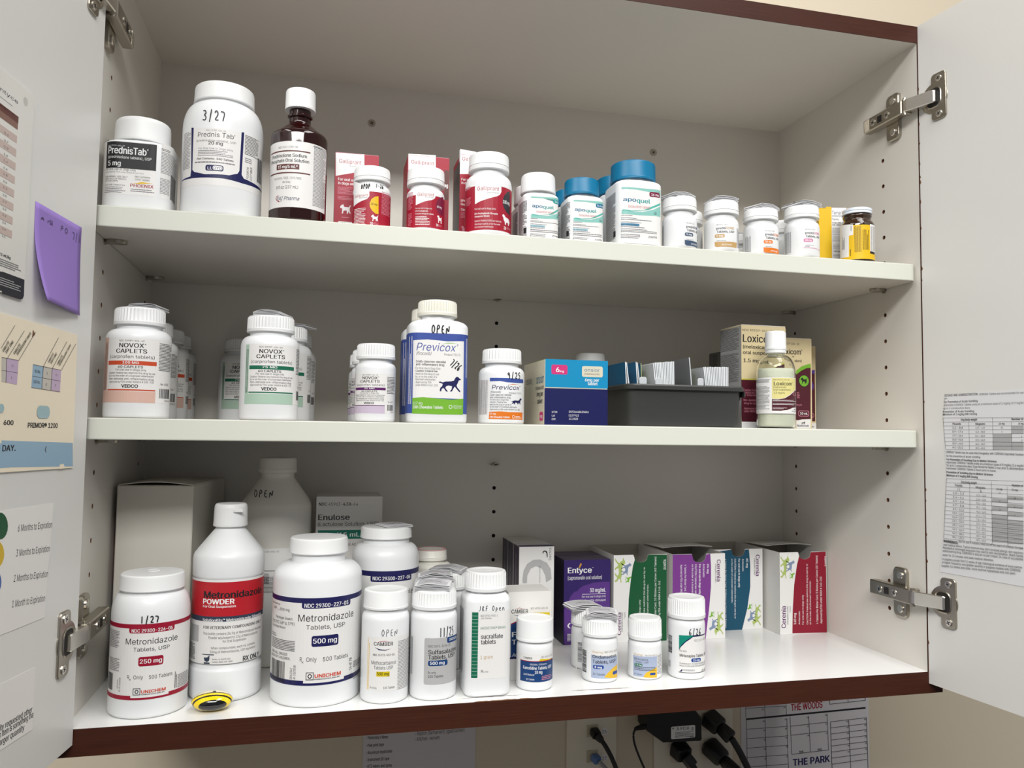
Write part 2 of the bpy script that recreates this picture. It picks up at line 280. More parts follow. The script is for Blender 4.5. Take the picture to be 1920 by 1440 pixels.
class Flat:
    """collects print in a flat (s, v, layer) plane; areas and lettering kept apart"""
    def __init__(s): s.A = ([], [], []); s.T = ([], [], []); s.H = ([], [], []); s.lay = 0
    def put(s, W, V, F, col, lay):
        n = len(W[0]); W[0].extend((q[0], q[1], lay + (q[2] if len(q) > 2 else 0)) for q in V); W[1].extend(tuple(i + n for i in f) for f in F); W[2].extend([col] * len(F))
    def quad(s, W, u0, u1, v0, v1, col, lay): s.put(W, [(u0,v0),(u1,v0),(u1,v1),(u0,v1)], [(0,1,2,3)], col, lay)
    def poly(s, W, P, col, lay):
        t = tessellate_polygon([[Vector((x, y, 0)) for x, y in P]])
        s.put(W, P, [tuple(f) for f in t], col, lay)
    def run(s, prims, base=0):
        for p in prims:
            k = p[0]
            if k == 'R': s.lay += 1; s.quad(s.A, *p[1:5], p[5], s.lay)
            elif k == 'O':
                s.lay += 1; u0, u1, v0, v1 = p[1:5]; u0, u1 = min(u0, u1), max(u0, u1); v0, v1 = min(v0, v1), max(v0, v1)
                if u1 - u0 < .05 or v1 - v0 < .05: continue
                P = rrect2(u0, u1, v0, v1, min(min(u1-u0, v1-v0) * .42, 1.9), 4)
                if p[5] == 'pill' or (u1 - u0 < 16 and p[5] != 'lgr' and abs((u1-u0) - (v1-v0)) < .2 * (u1-u0)): P = rrect2(u0, u1, v0, v1, min(u1-u0, v1-v0) * .5, 6)
                s.put(s.A, P, [tuple(range(len(P)))], p[5], s.lay)
            elif k == 'P': s.lay += 1; s.poly(s.A, p[1], p[2], s.lay)
            elif k in 'TV':
                if k == 'T':
                    _, txt, u0, u1, v, h, col, b = p[:8]; sh = p[8] if len(p) > 8 else 0
                    V, F = text_mesh(txt, b); s.put(s.T, [(u0 + x * (u1-u0) + sh * y * h, v + y * h, q) for x, y, q in V], F, col, s.lay + 1)
                else:
                    _, txt, u0, u1, v0, v1, col, b, up = p
                    V, F = text_mesh(txt, b)
                    if up: Q_ = [(u1 - y * (u1-u0), v0 + x * (v1-v0), q) for x, y, q in V]
                    else: Q_ = [(u0 + y * (u1-u0), v1 - x * (v1-v0), q) for x, y, q in V]
                    s.put(s.T, Q_, F, col, s.lay + 1)
            elif k == 'S':
                _, txt, ax, ay, bx, by, h, col, b = p; V, F = text_mesh(txt, b); L = math.hypot(bx-ax, by-ay) or 1; ux, uy = (bx-ax)/L, (by-ay)/L
                s.put(s.T, [(ax + x*(bx-ax) - uy*y*h, ay + x*(by-ay) + ux*y*h, q) for x, y, q in V], F, col, s.lay + 1)
            elif k in 'GW':
                _, u0, u1, v0, v1, col, n = p
                if k == 'W': a0, a1, b0, b1 = v0, v1, u0, u1
                else: a0, a1, b0, b1 = u0, u1, v0, v1
                n = max(n, int(abs(b1 - b0) / 1.35)); pit = (b1 - b0) / n
                for i in range(n):
                    y = b1 - (i + .5) * pit; a = a0; e = a1 - (a1 - a0) * (random.random() * .3 if random.random() < .35 else 0)
                    hh = abs(pit) * .2
                    while a < e - .1:
                        l = min(random.uniform(1.2, 4.2) * max(.35, min(1, hh * 1.6)), e - a)
                        if k == 'G': s.quad(s.T, a, a + l, y - hh, y + hh, col, s.lay + 1)
                        else: s.quad(s.T, y - hh, y + hh, a, a + l, col, s.lay + 1)
                        a += l + max(.22, hh * .6)
            elif k == 'B':
                _, u0, u1, v0, v1, col, hz = p; a, e = (v0, v1) if hz else (u0, u1); a, e = min(a, e), max(a, e)
                while a < e:
                    l = random.choice((.2, .2, .4, .6)) * max(.5, (e - a0_ if False else 1)); l = min(l, e - a)
                    if hz: s.quad(s.T, u0, u1, a, a + l, col, s.lay + 1)
                    else: s.quad(s.T, a, a + l, v0, v1, col, s.lay + 1)
                    a += l + random.choice((.2, .3, .5))
            elif k == 'I':
                _, nm, u0, u1, v0, v1, col = p
                if nm.startswith('dogs3'):
                    fl = nm.endswith('f'); W_ = u1 - u0; H_ = v1 - v0
                    for (a, b, c, d_), cc in (((0, .62, .0, 1.), 'lime3'), ((.38, 1., .30, .80), 'blu4'), ((.62, 1., .0, .26) if not fl else (.62, 1., .0, .26), 'lime')):
                        P = []
                        for x, y in DOG['walk'][0]:      # lying on its side, running up the box
                            X_, Y_ = (a + (c_ if False else y) * (b - a), c + x * (d_ - c))
                            P.append((u0 + X_ * W_, v0 + Y_ * H_) if not fl else (u1 - X_ * W_, v1 - Y_ * H_))
                        s.poly(s.T, P, cc, s.lay + 1)
                else:
                    for P in DOG[nm]: s.poly(s.T, [(u0 + x*(u1-u0), v0 + y*(v1-v0)) for x, y in P], col, s.lay + 1)
            elif k == 'H':
                _, txt, u0, u1, v0, v1, wd = p[:7]; tl = math.radians(p[7]) if len(p) > 7 else 0
                n = len(txt); cw = 1 / n; cx, cy = (u0+u1)/2, (v0+v1)/2
                W_, H_ = u1-u0, v1-v0
                if tl: W_, H_ = W_ * 1.25, H_ * .55
                for i, ch in enumerate(txt):
                    for st in STK.get(ch, []):
                        pts = [((i + .12 + .76 * x) * cw - .5, y - .5) for x, y in st]
                        pts = [(x * W_, y * H_) for x, y in pts]
                        if tl: pts = [(x*math.cos(tl) - y*math.sin(tl), x*math.sin(tl) + y*math.cos(tl)) for x, y in pts]
                        pts = [(cx + x, cy + y) for x, y in pts]
                        # smooth (Chaikin)
                        for _ in range(2):
                            if len(pts) > 2:
                                q = [pts[0]]
                                for a, b in zip(pts, pts[1:]): q += [(a[0]*.75+b[0]*.25, a[1]*.75+b[1]*.25), (a[0]*.25+b[0]*.75, a[1]*.25+b[1]*.75)]
                                pts = q + [pts[-1]]
                        L_, R_ = [], []
                        for j, q in enumerate(pts):
                            a, b = pts[max(j-1, 0)], pts[min(j+1, len(pts)-1)]; t = (b[0]-a[0], b[1]-a[1]); l = math.hypot(*t) or 1
                            nx, ny = -t[1]/l*wd/2, t[0]/l*wd/2; L_.append((q[0]+nx, q[1]+ny)); R_.append((q[0]-nx, q[1]-ny))
                        m_ = len(pts); s.put(s.H, L_ + R_, [(j, m_+j, m_+j+1, j+1) for j in range(m_-1)], 'k', s.lay + 3)
INK['lime3'] = (190, 212, 120); INK['blu4'] = (140, 160, 190)
def emit(W, fn, name, parent, cut=None, **k):
    """flat geometry -> wrapped mesh object; cut = (s0, s1, step) slices so it follows the curve"""
    V, F, Cc_ = W
    if not F: return None
    cols = sorted(set(Cc_)); ci = {c: i for i, c in enumerate(cols)}
    bm = bmesh.new(); vs = [bm.verts.new(v) for v in V]
    for f, c in zip(F, Cc_):
        if len(set(f)) < 3: continue
        try: fc = bm.faces.new([vs[i] for i in f]); fc.material_index = ci[c]
        except ValueError: pass
    if cut:
        lo = min(v[0] for v in V); hi = max(v[0] for v in V)
        for q in cut:
            if lo < q < hi: bmesh.ops.bisect_plane(bm, geom=bm.verts[:] + bm.edges[:] + bm.faces[:], plane_co=(q, 0, 0), plane_no=(1, 0, 0), dist=1e-4)
    bm.normal_update()
    for f in bm.faces:
        if f.normal.z < 0: f.normal_flip()
    for v in bm.verts: v.co = [c * MM for c in fn(v.co.x, v.co.y, .07 + .022 * v.co.z)]
    me = bpy.data.meshes.new(name); bm.to_mesh(me); bm.free()
    for c in cols: me.materials.append(ink(c))
    o = bpy.data.objects.new(name, me); COL.objects.link(o); o.parent = parent
    return tagit(o, **k)
PRINT={
'T1':[["R",-34.09,18.75,13.41,62.85,"lab"],["R",22.85,64.37,12.93,65.29,"lab"],["R",-26.46,18.31,37.67,62.49,"k"],["T","PrednisTab®",-24.27,11.17,51.26,6.47,"w",1],["T","NDC 57319-461-19",-24.77,-9.2,57.98,1.25,"w",0],["T","(prednisolone tablets), USP",-23.98,14.18,46.91,2.5,"w",0],["T","5 mg",-23.89,-11.87,39.92,4.59,"w",1],["T","For Oral Use In Dogs Only",-26.69,1.31,35.59,2.28,"k",0],["T","Approved by FDA under NADA # 140-921",-26.46,8.04,33.29,1.45,"g",0],["T","FOR ANIMAL USE ONLY",-26.73,-5.52,28.88,1.56,"k",0],["T","KEEP OUT OF REACH",-26.54,-6.85,26.76,1.45,"k",0],["T","OF CHILDREN.",-26.4,-13.34,24.85,1.46,"k",0],["T","Net Contents:",0.64,13.92,29.97,1.77,"k",0],["T","1000 Tablets",0.74,13.26,27.33,1.77,"k",0],["T","CAUTION: Federal law",-27.09,-7.38,21.23,1.35,"k",0],["G",-27.17,-6.67,14.31,20.52,"g",3],["P",[[-1.03,23.7],[6.46,26.23],[16.47,25.32]],"y"],["T","PHOENIX",-2.97,16.88,20.94,2.92,"R",1],["G",-2.66,17.65,16.19,19.73,"g",2],["G",22.51,32.29,58.21,60.83,"k",2],["G",22.53,56.64,36.74,57.69,"g",9],["G",22.33,32.76,17.46,32.61,"g",6],["B",34.54,54.28,14.9,38.27,"k",0]],
'T2':[["R",-41.94,52.27,27.05,81.7,"lab"],["P",[[-42.61,35.19],[-27.04,36.23],[-26.24,43.05],[-28.12,83.28],[-25.12,82.78],[-24.76,42.32],[-22.34,39.92],[-11.14,37.18],[10.87,38.05],[18.56,41.22],[20.09,44.27],[20.97,82.07],[23.72,82.54],[22.46,41.09],[24.93,37.95],[58.69,34.85],[59.19,33.87],[23.93,32.84],[6.04,34.09],[-11.02,34.0],[-26.92,34.08],[-42.51,34.41]],"n"],["H","3/27",-16.12,5.99,88.75,98.57,1.0],["T","NDC 11789-206-50",-11.62,6.49,78.64,1.49,"g",0],["T","Prednis Tab®",-19.78,14.91,73.14,4.47,"k",0],["T","(prednisolone tablets), USP",-21.1,16.11,68.67,2.13,"g",0],["T","20 mg",-9.01,4.18,65.63,3.19,"k",1],["T","For Oral Use in Dogs Only",-18.65,13.58,61.19,1.81,"g",0],["G",-18.98,13.7,54.49,60.54,"g",3],["T","Net Contents:  500 Tablets",-19.68,14.22,51.29,1.91,"k",1],["G",-22.11,15.54,47.54,50.19,"g",1],["O",-10.83,5.5,40.63,46.25,"n"],["O",-4.14,4.52,41.6,45.62,"w"],["T","LL",-8.88,-4.59,41.79,2.75,"w",1],["T","OYD",-3.59,3.98,42.23,2.54,"n",0],["G",24.95,42.99,61.55,80.96,"k",9],["G",25.47,33.36,53.81,59.18,"g",2],["B",42.42,53.24,39.88,63.65,"k",0],["V","FD20E28",27.77,30.1,38.78,50.03,"k",0,1],["V","2/27 MAR",31.76,34.36,38.3,51.19,"k",0,1],["G",-41.06,-28.44,44.07,80.09,"g",12]],
'T3':[["R",-37.71,34.35,12.53,77.15,"lab"],["T","NDC 0121-0759-08",-20.32,-0.64,70.35,1.97,"k",0],["R",-33.67,11.66,66.83,68.14,"mar"],["T","Prednisolone Sodium",-30.07,8.19,61.59,3.27,"k",1],["T","Phosphate Oral Solution",-31.91,10.63,56.68,3.27,"k",1],["R",-22.26,1.43,49.4,54.74,"mar"],["T","15 mg/5 mL*",-20.21,-0.08,50.71,2.83,"w",1],["R",-33.2,12.08,45.48,46.78,"mar"],["T","ALCOHOL FREE / DYE FREE",-25.04,3.54,39.82,2.18,"g",0],["T","Rx Only",-14.34,-6.43,36.05,1.96,"k",0],["T","8 fl oz (237 mL)",-21.58,0.8,30.6,3.04,"k",0],["T","PAI Pharma",-21.08,1.85,19.2,3.69,"n",0,0.25],["P",[[-22.21,21.39],[-21.24,23.97],[-17.06,24.22],[-21.21,23.2],[-21.25,20.7],[-17.49,18.4],[-14.31,18.12],[-18.83,17.89]],"R"],["G",15.41,33.64,16.3,76.5,"g",22],["G",14.48,26.73,74.04,75.46,"k",1]],
'T4':[["R",-22,22,0,84.5,"R"],["P",[[-21.22,59.86],[-21.89,84.15],[7.03,85.14],[7.46,67.59]],"w"],["T","Galliprant",-18.21,4.45,73.86,4.19,"R",0],["T","(grapiprant)",-8.07,4.53,70.95,1.4,"g",0],["T","For oral use",-18.85,-0.18,55.55,2.79,"w",1],["T","in dogs only",-18.75,-0.08,51.49,2.79,"w",1],["G",-18.93,-3.86,41.22,49.33,"pk",4],["G",-18.72,-3.66,35.43,39.49,"pk",2],["I","terrier",-15.98,-5.39,21.35,30.82,"w"],["R",-17.47,-1.87,8.35,12.96,"w"],["T","30 tabs",-14.14,-2.99,10.74,1.39,"k",0],["G",-14.31,-4.27,16.36,18.43,"pk",1],["T","20 mg",0,18,52,7,"y",1]],
'T5':[["R",-30,30,0.4,34,"R"],["P",[[-24.93,47.12],[-3.61,38.58],[-3.39,29.15],[-5.5,26.35],[-22.96,20.8]],"w"],["T","Galliprant",-21.47,-5.0,28.91,2.67,"R",0],["T","(grapiprant tablets)",-14.32,-4.97,27.37,1.0,"g",0],["P",[[5.58,30.05],[6.03,12.01],[2.97,12.25],[-0.36,14.91],[-2.6,18.66],[-3.0,21.96],[-1.17,26.49],[2.02,28.99]],"y"],["T","20 mg",-1.78,4.66,20.6,1.99,"k",1],["G",9.16,23.3,12.48,35.8,"pk",9],["G",-21.09,-6.74,0.71,17.94,"w",6],["I","terrier",-1.04,5.89,4.66,11.06,"w"],["T","30",-2.17,0.73,0.85,2.65,"w",1],["G",1.56,6.61,1.31,3.74,"pk",2],["H","DPOP",-12.36,-2.54,36.59,41.37,0.9],["H","1-26",2.31,11.03,38.33,41.88,0.8]],
'T6':[["R",-22,22,0,90,"R"],["P",[[-21.64,91.22],[7.38,92.42],[7.78,72.02],[-21.04,63.07]],"w"],["T","Galliprant",-18.52,5.61,81.1,3.98,"R",0],["T","60 mg",9.23,21.11,58.67,4.0,"w",1],["R",16.94,21.76,45.12,77.13,"mar"],["T","60mg",11.6,21.11,58.77,4.0,"w",1]],
'T7':[["R",-32,32,2.4,35.2,"R"],["P",[[-12.73,43.05],[8.01,43.09],[7.76,34.12],[6.56,32.03],[3.75,30.45],[-3.67,28.34],[-12.54,24.8]],"w"],["T","Galliprant",-10.66,6.09,34.05,3.46,"R",0],["T","(grapiprant tablets)",-3.37,5.97,32.43,1.05,"g",0],["P",[[20.12,36.82],[16.35,36.0],[12.56,34.04],[9.69,30.37],[8.39,26.71],[9.16,21.58],[11.9,18.36],[16.03,17.06],[21.17,18.02]],"plum"],["T","60 mg",9.85,16.76,23.91,2.26,"w",1],["T","For oral use in dogs only",-12.72,4.34,20.98,1.35,"w",0],["T","EP4 Prostaglandin",-12.65,0.21,18.21,1.2,"w",1],["T","Receptor Antagonist NSAID",-12.58,6.08,15.46,1.2,"w",1],["G",-12.6,2.28,4.5,13.71,"w",4],["I","terrier2",10.12,17.61,8.76,16.27,"w"],["T","30",9.01,12.05,4.87,2.4,"w",1],["G",12.81,17.85,5.07,7.33,"pk",2],["G",-24.55,-16.34,21.45,39.36,"pk",6],["G",-23.5,-17.13,4.9,17.81,"pk",3]],
'T8':[["R",-24,24,0,97,"R"],["P",[[-30.84,103.34],[-6.72,101.35],[-6.32,76.96],[-31.22,74.86]],"w"],["T","Galliprant",-22.07,4.05,90.7,4.06,"R",0],["T","For oral use",-22.34,-4.57,68.61,2.75,"w",1],["T","in dogs only",-22.28,-4.5,64.8,2.75,"w",1],["T","EP4 Prosta",-22.5,-7.43,45.42,2.42,"w",1],["T","Receptor",-22.44,-10.6,41.66,2.42,"w",1],["T","Caution",-22.34,-12.93,35.93,2.41,"w",1],["G",-22.5,-8.81,27.63,34.87,"pk",3],["I","terrier2",-21.81,-14.59,10.55,19.38,"pk"],["R",-62,-24.3,10,90,"dgr"]],
'T9':[["R",-42,42,4.2,50,"R"],["P",[[-19.84,56.4],[8.67,56.2],[8.86,44.54],[7.18,41.18],[3.83,39.15],[-6.12,35.79],[-13.8,33.39],[-19.31,31.1]],"w"],["T","Galliprant",-16.97,6.23,44.96,3.98,"R",0],["T","(grapiprant tablets)",-6.59,6.11,41.91,1.53,"g",0],["P",[[22.26,48.4],[17.38,46.29],[12.83,41.88],[10.52,36.4],[11.0,31.88],[13.09,27.69],[16.62,24.61],[23.06,22.71]],"dk"],["T","100 mg",11.0,21.99,33.27,3.53,"w",1],["T","For oral use in dogs only",-19.69,2.61,25.11,1.83,"w",0],["T","EP4 Prostaglandin Receptor",-19.59,5.34,20.15,1.83,"w",1],["T","Antagonist NSAID",-19.52,-3.58,17.35,1.68,"w",1],["T","Caution: Federal (USA) law restricts",-19.43,9.19,12.68,1.83,"w",0],["T","this drug to use by or on the order",-19.36,8.11,9.48,1.67,"w",0],["T","of a licensed veterinarian.",-19.29,1.01,6.44,1.67,"w",0],["I","retr",10.5,22.5,11.45,22.03,"w"],["T","30",12.49,16.03,6.35,3.21,"w",1],["G",17.01,25.66,7.38,9.68,"pk",2],["G",-37.29,-26.61,47.92,51.84,"pk",2],["G",-36.41,-25.27,31.33,39.92,"pk",4]],
'T13':[["R",-21.69,23.89,0.94,62.04,"lab"],["P",[[-22.31,60.97],[23.67,60.97],[23.73,53.24],[16.27,56.75],[-5.74,58.89],[-22.3,58.72]],"aq"],["P",[[-22.18,36.25],[-11.3,34.62],[1.95,35.66],[13.37,38.82],[23.81,44.16],[23.9,32.37],[-1.83,31.5],[-22.16,31.76]],"aq"],["P",[[-20.39,37.0],[-11.3,35.96],[1.94,37.46],[23.78,47.79],[23.8,45.52],[7.65,37.92],[-11.3,34.89],[-22.18,35.8]],"aq2"],["T","apo",-20.7,-6.16,45.82,4.13,"tl",1],["T","quel",-5.67,9.72,45.12,4.51,"aq3",1],["T","(oclacitinib tablet)",-15.07,9.74,39.16,2.88,"pkr",0],["O",8.74,22.11,52.49,57.92,"plum"],["T","16 mg",10.94,20.07,53.81,2.54,"w",1],["T","250",13.86,17.17,35.22,1.26,"k",0],["R",13.86,17.18,33.95,34.49,"k"],["G",-22.34,-10.34,30.05,31.3,"k",1],["G",-22.6,-5.61,27.21,28.56,"g",1],["G",-22.58,17.43,25.39,27.19,"g",1],["G",-22.57,-0.38,22.67,24.1,"g",1],["R",-22.84,-2.55,19.54,22.22,"blu"],["T","Net Contents: 250 Tablets",-22.46,-4.63,20.1,1.25,"k",0],["G",-22.82,3.43,17.43,19.22,"g",1],["G",-22.8,17.46,12.39,16.87,"g",2],["G",-22.77,-1.74,5.9,10.99,"g",3],["T","zoetis",7.56,17.49,7.93,2.52,"k",0,0.2],["G",-58.11,-30.59,6.99,57.57,"k",20],["R",-35.25,-29.96,8.89,15.22,"k"]],
'T11':[["R",-14.39,21.23,-4.47,43.54,"lab"],["P",[[-14.95,42.38],[20.27,42.92],[20.55,36.92],[15.64,39.63],[-1.93,41.09],[-14.93,40.62]],"aq"],["P",[[-14.78,22.98],[-6.16,22.03],[4.09,22.82],[12.99,25.32],[20.87,29.86],[21.3,20.68],[1.18,19.56],[-14.74,19.46]],"aq"],["P",[[-13.4,23.67],[-6.17,23.09],[4.08,24.23],[20.74,32.68],[20.82,30.92],[8.49,24.57],[-6.16,22.24],[-14.77,22.63]],"aq2"],["T","apo",-13.66,-2.22,30.85,3.24,"tl",1],["T","quel",-1.84,10.07,30.25,3.54,"aq3",1],["T","(oclacitinib tablet)",-9.11,10.1,25.58,2.26,"pkr",0],["O",9.28,20.41,36.14,40.4,"tl"],["T","5.4 mg",10.98,19.97,37.2,1.99,"w",1],["T","250",13.45,16.72,22.64,0.99,"k",0],["R",13.45,16.73,21.65,22.07,"k"],["G",-14.88,-5.41,18.41,19.4,"k",1],["G",-15.07,-1.73,16.22,17.27,"g",1],["G",-15.05,17.07,14.76,16.17,"g",1],["G",-15.04,2.32,12.64,13.76,"g",1],["R",-15.23,0.65,10.18,12.29,"ltb"],["T","Net Contents: 250 Tablets",-14.94,-0.95,10.62,0.98,"k",0],["G",-15.21,5.29,8.52,9.92,"g",1],["G",-15.18,17.19,4.53,8.06,"g",2],["G",-15.14,1.32,-0.55,3.45,"g",3],["T","zoetis",8.52,17.27,1.04,1.98,"k",0,0.2],["G",-43.24,-18.71,1.38,40.83,"k",18],["R",-24.28,-19.82,4.62,10.37,"k"]],
'T10':[["R",-11.8,20.19,-3.92,43.47,"lab"],["P",[[-12.44,42.13],[20.55,42.96],[19.44,36.64],[20.3,40.77],[0.35,41.05],[-12.42,40.39]],"aq"],["P",[[-12.21,23.01],[-3.71,22.24],[6.27,23.01],[15.51,25.82],[19.8,29.69],[20.26,20.66],[3.45,19.8],[-12.16,19.54]],"aq"],["P",[[-10.83,23.77],[-3.72,23.28],[6.26,24.41],[19.66,32.47],[19.75,30.74],[10.55,24.75],[-3.71,22.45],[-12.2,22.66]],"aq2"],["T","apo",-11.12,0.1,30.94,3.2,"tl",1],["T","quel",0.48,12.12,30.35,3.49,"aq3",1],["T","(oclacitinib tablet)",-6.59,12.16,25.74,2.23,"pkr",0],["O",11.3,19.3,36.69,40.89,"aq3"],["T","3.6 mg",13.09,20.41,37.85,1.96,"w",1],["T","250",16.14,19.74,23.59,0.98,"k",0],["R",16.15,19.78,22.61,23.03,"k"],["G",-12.29,-2.97,18.67,19.64,"k",1],["G",-12.47,0.62,16.5,17.54,"g",1],["G",-12.45,19.33,15.06,16.45,"g",1],["G",-12.43,4.58,12.97,14.08,"g",1],["R",-12.61,2.96,10.54,12.62,"ltb"],["T","Net Contents: 250 Tablets",-12.33,1.4,10.98,0.97,"k",0],["G",-12.59,7.49,8.9,10.29,"g",1],["G",-12.55,19.79,4.97,8.44,"g",2],["G",-12.5,3.64,-0.06,3.9,"g",3],["T","zoetis",10.67,20.1,1.75,1.95,"k",0,0.2],["G",-37.51,-16.46,0.45,38.22,"k",17],["R",-20.32,-16.96,3.81,9.46,"k"]],
'T15':[["T","NDC 60219-1708-1",-14.29,-2.33,28.19,1.33,"g",0],["T","predni",-14.52,-4.55,23.68,2.51,"k",1],["T","SONE",-4.41,5.79,23.79,2.65,"tan",1],["T","Tablets, USP",-14.16,5.97,19.89,2.5,"k",1],["O",-16.26,-5.51,14.56,18.39,"tan"],["T","5 mg",-14.54,-7.43,15.52,2.06,"w",1],["G",-14.18,-4.23,10.56,11.52,"g",1],["P",[[-16.43,10.2],[-6.38,9.96],[10.53,10.04],[9.76,3.99],[-4.97,4.3],[-14.2,4.33],[-16.28,5.53]],"tan"],["T","amneal",-8.86,2.42,5.94,1.91,"w",0,0.3],["W",10.56,17.82,4.96,26.52,"g",2]],
'T14':[["T","NDC 60219-1708-1",-0.68,11.28,26.29,1.33,"g",0],["T","predni",-0.91,9.06,21.78,2.51,"k",1],["T","SONE",9.2,19.4,21.89,2.65,"slate",1],["T","Tablets, USP",-0.55,19.58,17.99,2.5,"k",1],["O",-2.65,8.1,12.66,16.49,"slate"],["T","1 mg",-0.93,6.18,13.62,2.06,"w",1],["G",-0.57,9.38,8.66,9.62,"g",1],["P",[[-2.82,8.3],[7.23,8.06],[24.14,8.14],[23.37,2.09],[8.64,2.4],[-0.59,2.43],[-2.67,3.63]],"slate"],["T","amneal",4.75,16.03,4.04,1.91,"w",0,0.3],["W",-35.16,-28.28,4.2,27.2,"g",4]],
'T16':[["T","NDC 60219-1708-1",-5.32,6.64,24.95,1.33,"g",0],["T","predni",-5.55,4.42,20.44,2.51,"k",1],["T","SONE",4.56,14.76,20.55,2.65,"or",1],["T","Tablets, USP",-5.19,14.94,16.65,2.5,"k",1],["O",-7.29,3.46,11.32,15.15,"or"],["T","10 mg",-5.57,1.54,12.28,2.06,"w",1],["G",-5.21,4.74,7.32,8.28,"g",1],["P",[[-7.46,6.96],[2.59,6.72],[19.5,6.8],[18.73,0.75],[4.0,1.06],[-5.23,1.09],[-7.31,2.29]],"or"],["T","amneal",0.11,11.39,2.7,1.91,"w",0,0.3],["W",-30.85,-21.25,2.48,21.29,"g",4]],
'T17':[["T","NDC 60219-1708-1",-7.36,4.6,30.3,1.33,"g",0],["T","predni",-7.59,2.38,25.79,2.51,"k",1],["T","SONE",2.52,12.72,25.9,2.65,"pnk",1],["T","Tablets, USP",-7.23,12.9,22.0,2.5,"k",1],["O",-9.33,1.42,16.67,20.5,"pnk"],["T","20 mg",-7.61,-0.5,17.63,2.06,"w",1],["G",-7.25,2.7,12.67,13.63,"g",1],["T","amneal",-8.0,-3.0,11.11,1.1,"k",0,0.3],["P",[[-9.5,10.31],[3.98,10.21],[17.46,8.91],[17.46,8.41],[3.98,9.61],[-9.5,9.81]],"pnk"],["W",-34.77,-23.07,6.05,30.11,"g",4]],
'T18':[["R",-43.9,-19.9,0,73.6,"y2"],["R",-20,-10,0,73.6,"y"],["R",-11.54,-4.83,13.19,75.55,"y"],["R",-4.55,12.69,13.33,74.46,"lab"],["T","Temaril-P",-4.31,13.89,66.19,4.37,"n2",0],["R",-4.04,12.94,65.05,65.43,"n2"],["T","(trimeprazine with",-4.06,12.92,63.34,1.33,"n2",0],["T","Tablets",-4.39,4.01,59.2,2.47,"n2",0],["T","Antipruritic, Anti-",-4.15,12.82,55.17,2.09,"k",1],["T","Anti-inflammatory",-4.18,12.79,52.61,2.09,"k",1],["G",-4.12,12.66,32.24,50.24,"g",7],["G",-3.34,12.49,23.73,30.82,"g",3],["T","100 tablets",-2.94,8.69,20.41,2.08,"k",1],["G",-3.46,12.36,13.81,18.06,"g",2]],
'T19':[["R",-38.06,15.14,2.77,42.42,"y"],["P",[[-38.69,46.73],[-16.16,43.39],[-16.3,31.18],[-21.18,31.07],[-21.49,6.19],[-40.43,7.82]],"lab"],["R",3.0,15.63,9.68,43.45,"lab"],["W",7.62,13.15,12.79,41.97,"k",3],["W",3.74,6.81,12.14,41.13,"k",2],["R",2.71,12.94,9.2,11.92,"k"],["W",-15.1,-7.7,10.82,41.02,"k",7],["W",-6.44,1.62,13.34,36.77,"k",5],["W",-32.21,-26.49,16.34,31.37,"k",2],["W",-19.24,-17.66,36.04,41.93,"k",1],["W",-20.48,-18.68,7.24,17.18,"k",1]],
'M1':[["R",-30.85,45.77,14.06,72.66,"lab"],["R",-35.95,-24.74,13.76,73.31,"sal"],["R",-27.61,21.81,13.9,24.16,"sal"],["T","NDC 50989-604-60",-11.55,10.07,69.26,1.49,"k",0],["T","NOVOX®",-11.39,11.66,63.86,3.85,"k",1],["T","CAPLETS",-14.36,12.67,58.83,3.68,"k",1],["T","(carprofen tablets)",-21.25,19.62,54.05,2.97,"dg",0],["R",-23.63,21.88,47.94,51.7,"vor"],["T","100 MG",-7.68,6.21,49.1,2.1,"w",1],["T","60 CAPLETS",-11.85,9.78,45.08,2.27,"k",1],["T","For oral use in dogs only",-14.24,12.47,42.65,1.92,"dg",0],["T","Caution: Federal law restricts this drug to use",-21.93,20.6,39.8,1.75,"dg",0],["T","by or on the order of a licensed veterinarian.",-21.75,19.79,37.26,1.74,"dg",0],["T","Non-steroidal anti-inflammatory drug",-21.26,19.54,34.38,1.92,"dg",0],["T","Approved by FDA under ANADA # 200-702",-21.07,19.65,31.76,1.74,"dg",0],["T","VEDCO",-7.88,6.25,27.28,2.96,"k",2],["R",-23.57,21.53,24.71,25.93,"vor"],["W",-32.62,-25.77,25.17,68.73,"dg",2],["G",24.17,43.24,43.72,69.7,"k",8],["T","Rev. 4/10/23",26.85,38.12,30.65,1.97,"dg",0],["B",25.77,41.46,18.57,27.51,"k",0],["T","13028-60",32.39,42.52,15.6,1.8,"dg",0]],
